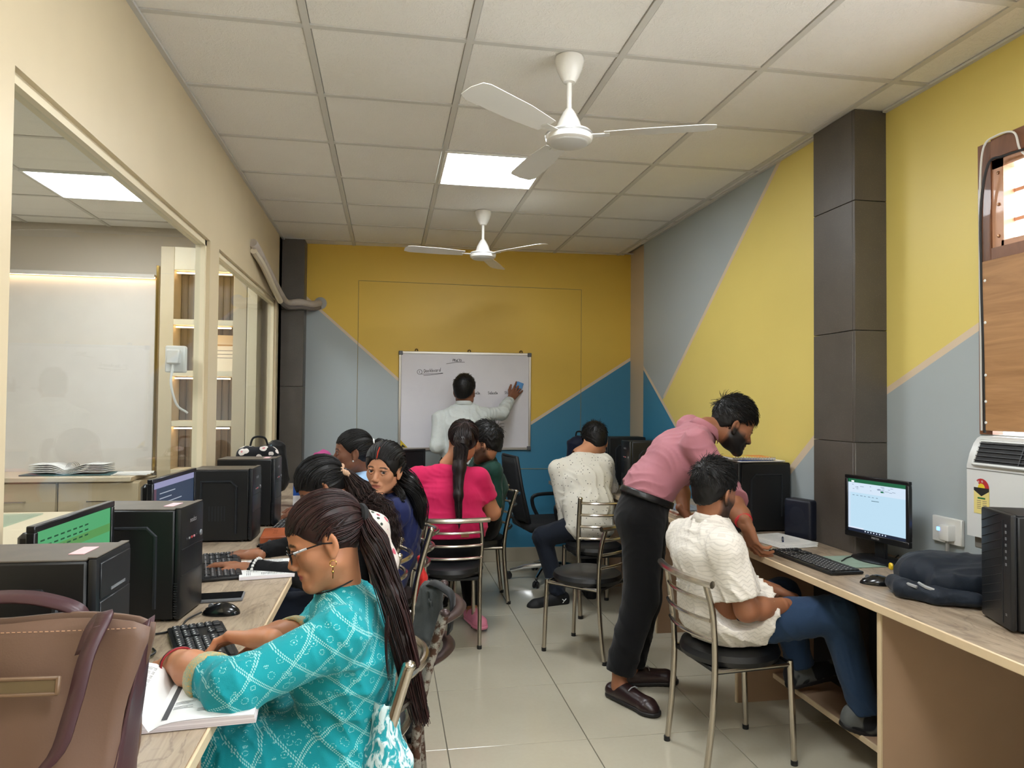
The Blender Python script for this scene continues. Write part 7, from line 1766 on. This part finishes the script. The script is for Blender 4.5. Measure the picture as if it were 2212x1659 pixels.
# navy backpack far right behind the bottle
bf = thing('backpack', 'dark navy backpack standing on the far desk behind the bottle', 'backpack', (2.50, 5.86, ZD))
v = Vol((2.3, 5.65, ZD), (2.75, 6.05, ZD+.5), .012); v.cone((2.50, 5.86, ZD+.10), (2.50, 5.86, ZD+.32), .085, .075, .05, (1, 0, 0), 1.45); v.cone((2.50, 5.79, ZD+.08), (2.50, 5.79, ZD+.18), .055, .05, .04, (1, 0, 0), 1.7); v.folds(.007, 26, 8); v.cut((2.5, 5.9, ZD+.003), (0, 0, -1)); V, Fq = v.mesh(); soft('body', V, Fq, cloth_mat('dark_navy_nylon', rgb(20, 26, 48), .65), bf, bf.location)
MB().tube(catmull([(-.03, .02, .385), (-.02, .02, .425), (.02, .02, .425), (.03, .02, .385)], 5), .007, 6).build('grab_handle', M_blkcl, bf)
# grey bag hung on the rusty chair
gb = thing('shoulder_bag', 'charcoal canvas bag hanging from the rusty chair back', 'bag', (1.0, 2.47, .45))
v = Vol((.90, 2.20, .36), (1.24, 2.66, .95), .008); v.cone((1.04, 2.45, .80), (1.03, 2.46, .66), .022, .04, .04, (0, 1, 0), 2.4); v.cone((1.07, 2.41, .80), (1.065, 2.42, .68), .016, .024, .02, (0, 1, 0), 2.2); v.folds(.012, 22, 9, [(.1, 1, .15)]); V, Fq = v.mesh(); soft('body', V, Fq, M_grycl, gb, gb.location)
b = MB(); b.strip([Vector(q)-Vector(gb.location) for q in catmull([(1.10, 2.30, .70), (1.11, 2.32, .80), (1.085, 2.36, .825), (1.05, 2.42, .83), (1.02, 2.48, .80)], 5)], .035, (.4, .6, .2)); solidify(b.build('strap', M_blkcl, gb), .004)
# floral bag and black backpack on the far left desk
def florald(t, v, col):
    a = t.voro(v, 17, 'F1', 'Distance', .9); n = t.noise(v, 30, 2)
    c = t.mix(t.math('LESS_THAN', t.math('ADD', a, t.math('MULTIPLY', n, .2)), .5), col, rgb(222, 214, 208)); return t.mix(t.math('LESS_THAN', t.math('ADD', a, t.math('MULTIPLY', n, .2)), .27), c, rgb(206, 130, 136))
fb = thing('floral_bag', 'black and white floral bag on the far left desk behind the towers', 'bag', (.14, 4.36, ZD))
v = Vol((-.06, 4.2, ZD), (.36, 4.52, ZD+.5), .009); v.cone((.09, 4.36, ZD+.1), (.10, 4.36, ZD+.36), .07, .05, .05, (1, 0, 0), 1.35); v.cone((.20, 4.37, ZD+.1), (.21, 4.37, ZD+.36), .06, .05, .04, (1, 0, 0), 1.3); v.folds(.007, 30, 10); v.cut((0, 4.3, ZD+.003), (0, 0, -1)); v.cut((.005, 4.3, ZD), (-1, 0, 0)); V, Fq = v.mesh(); soft('body', V, Fq, cloth_mat('floral_print_canvas', rgb(26, 26, 30), .8, .05, florald), fb, fb.location)
MB().tube(catmull([(-.03, 0, .40), (-.01, .0, .455), (.05, 0, .455), (.07, 0, .41)], 5), .006, 6).build('strap', M_blkcl, fb)
kb_ = thing('backpack', 'black backpack leaning against the glass on the far left desk', 'backpack', (.12, 5.14, ZD))
v = Vol((-.05, 4.95, ZD), (.36, 5.38, ZD+.62), .011); v.cone((.14, 5.15, ZD+.12), (.14, 5.15, ZD+.34), .085, .06, .05, (1, 0, 0), 1.1); v.folds(.006, 30, 12); v.cut((0, 5, ZD+.003), (0, 0, -1)); v.cut((.005, 5, ZD), (-1, 0, 0)); V, Fq = v.mesh(); soft('body', V, Fq, M_blkcl, kb_, kb_.location)
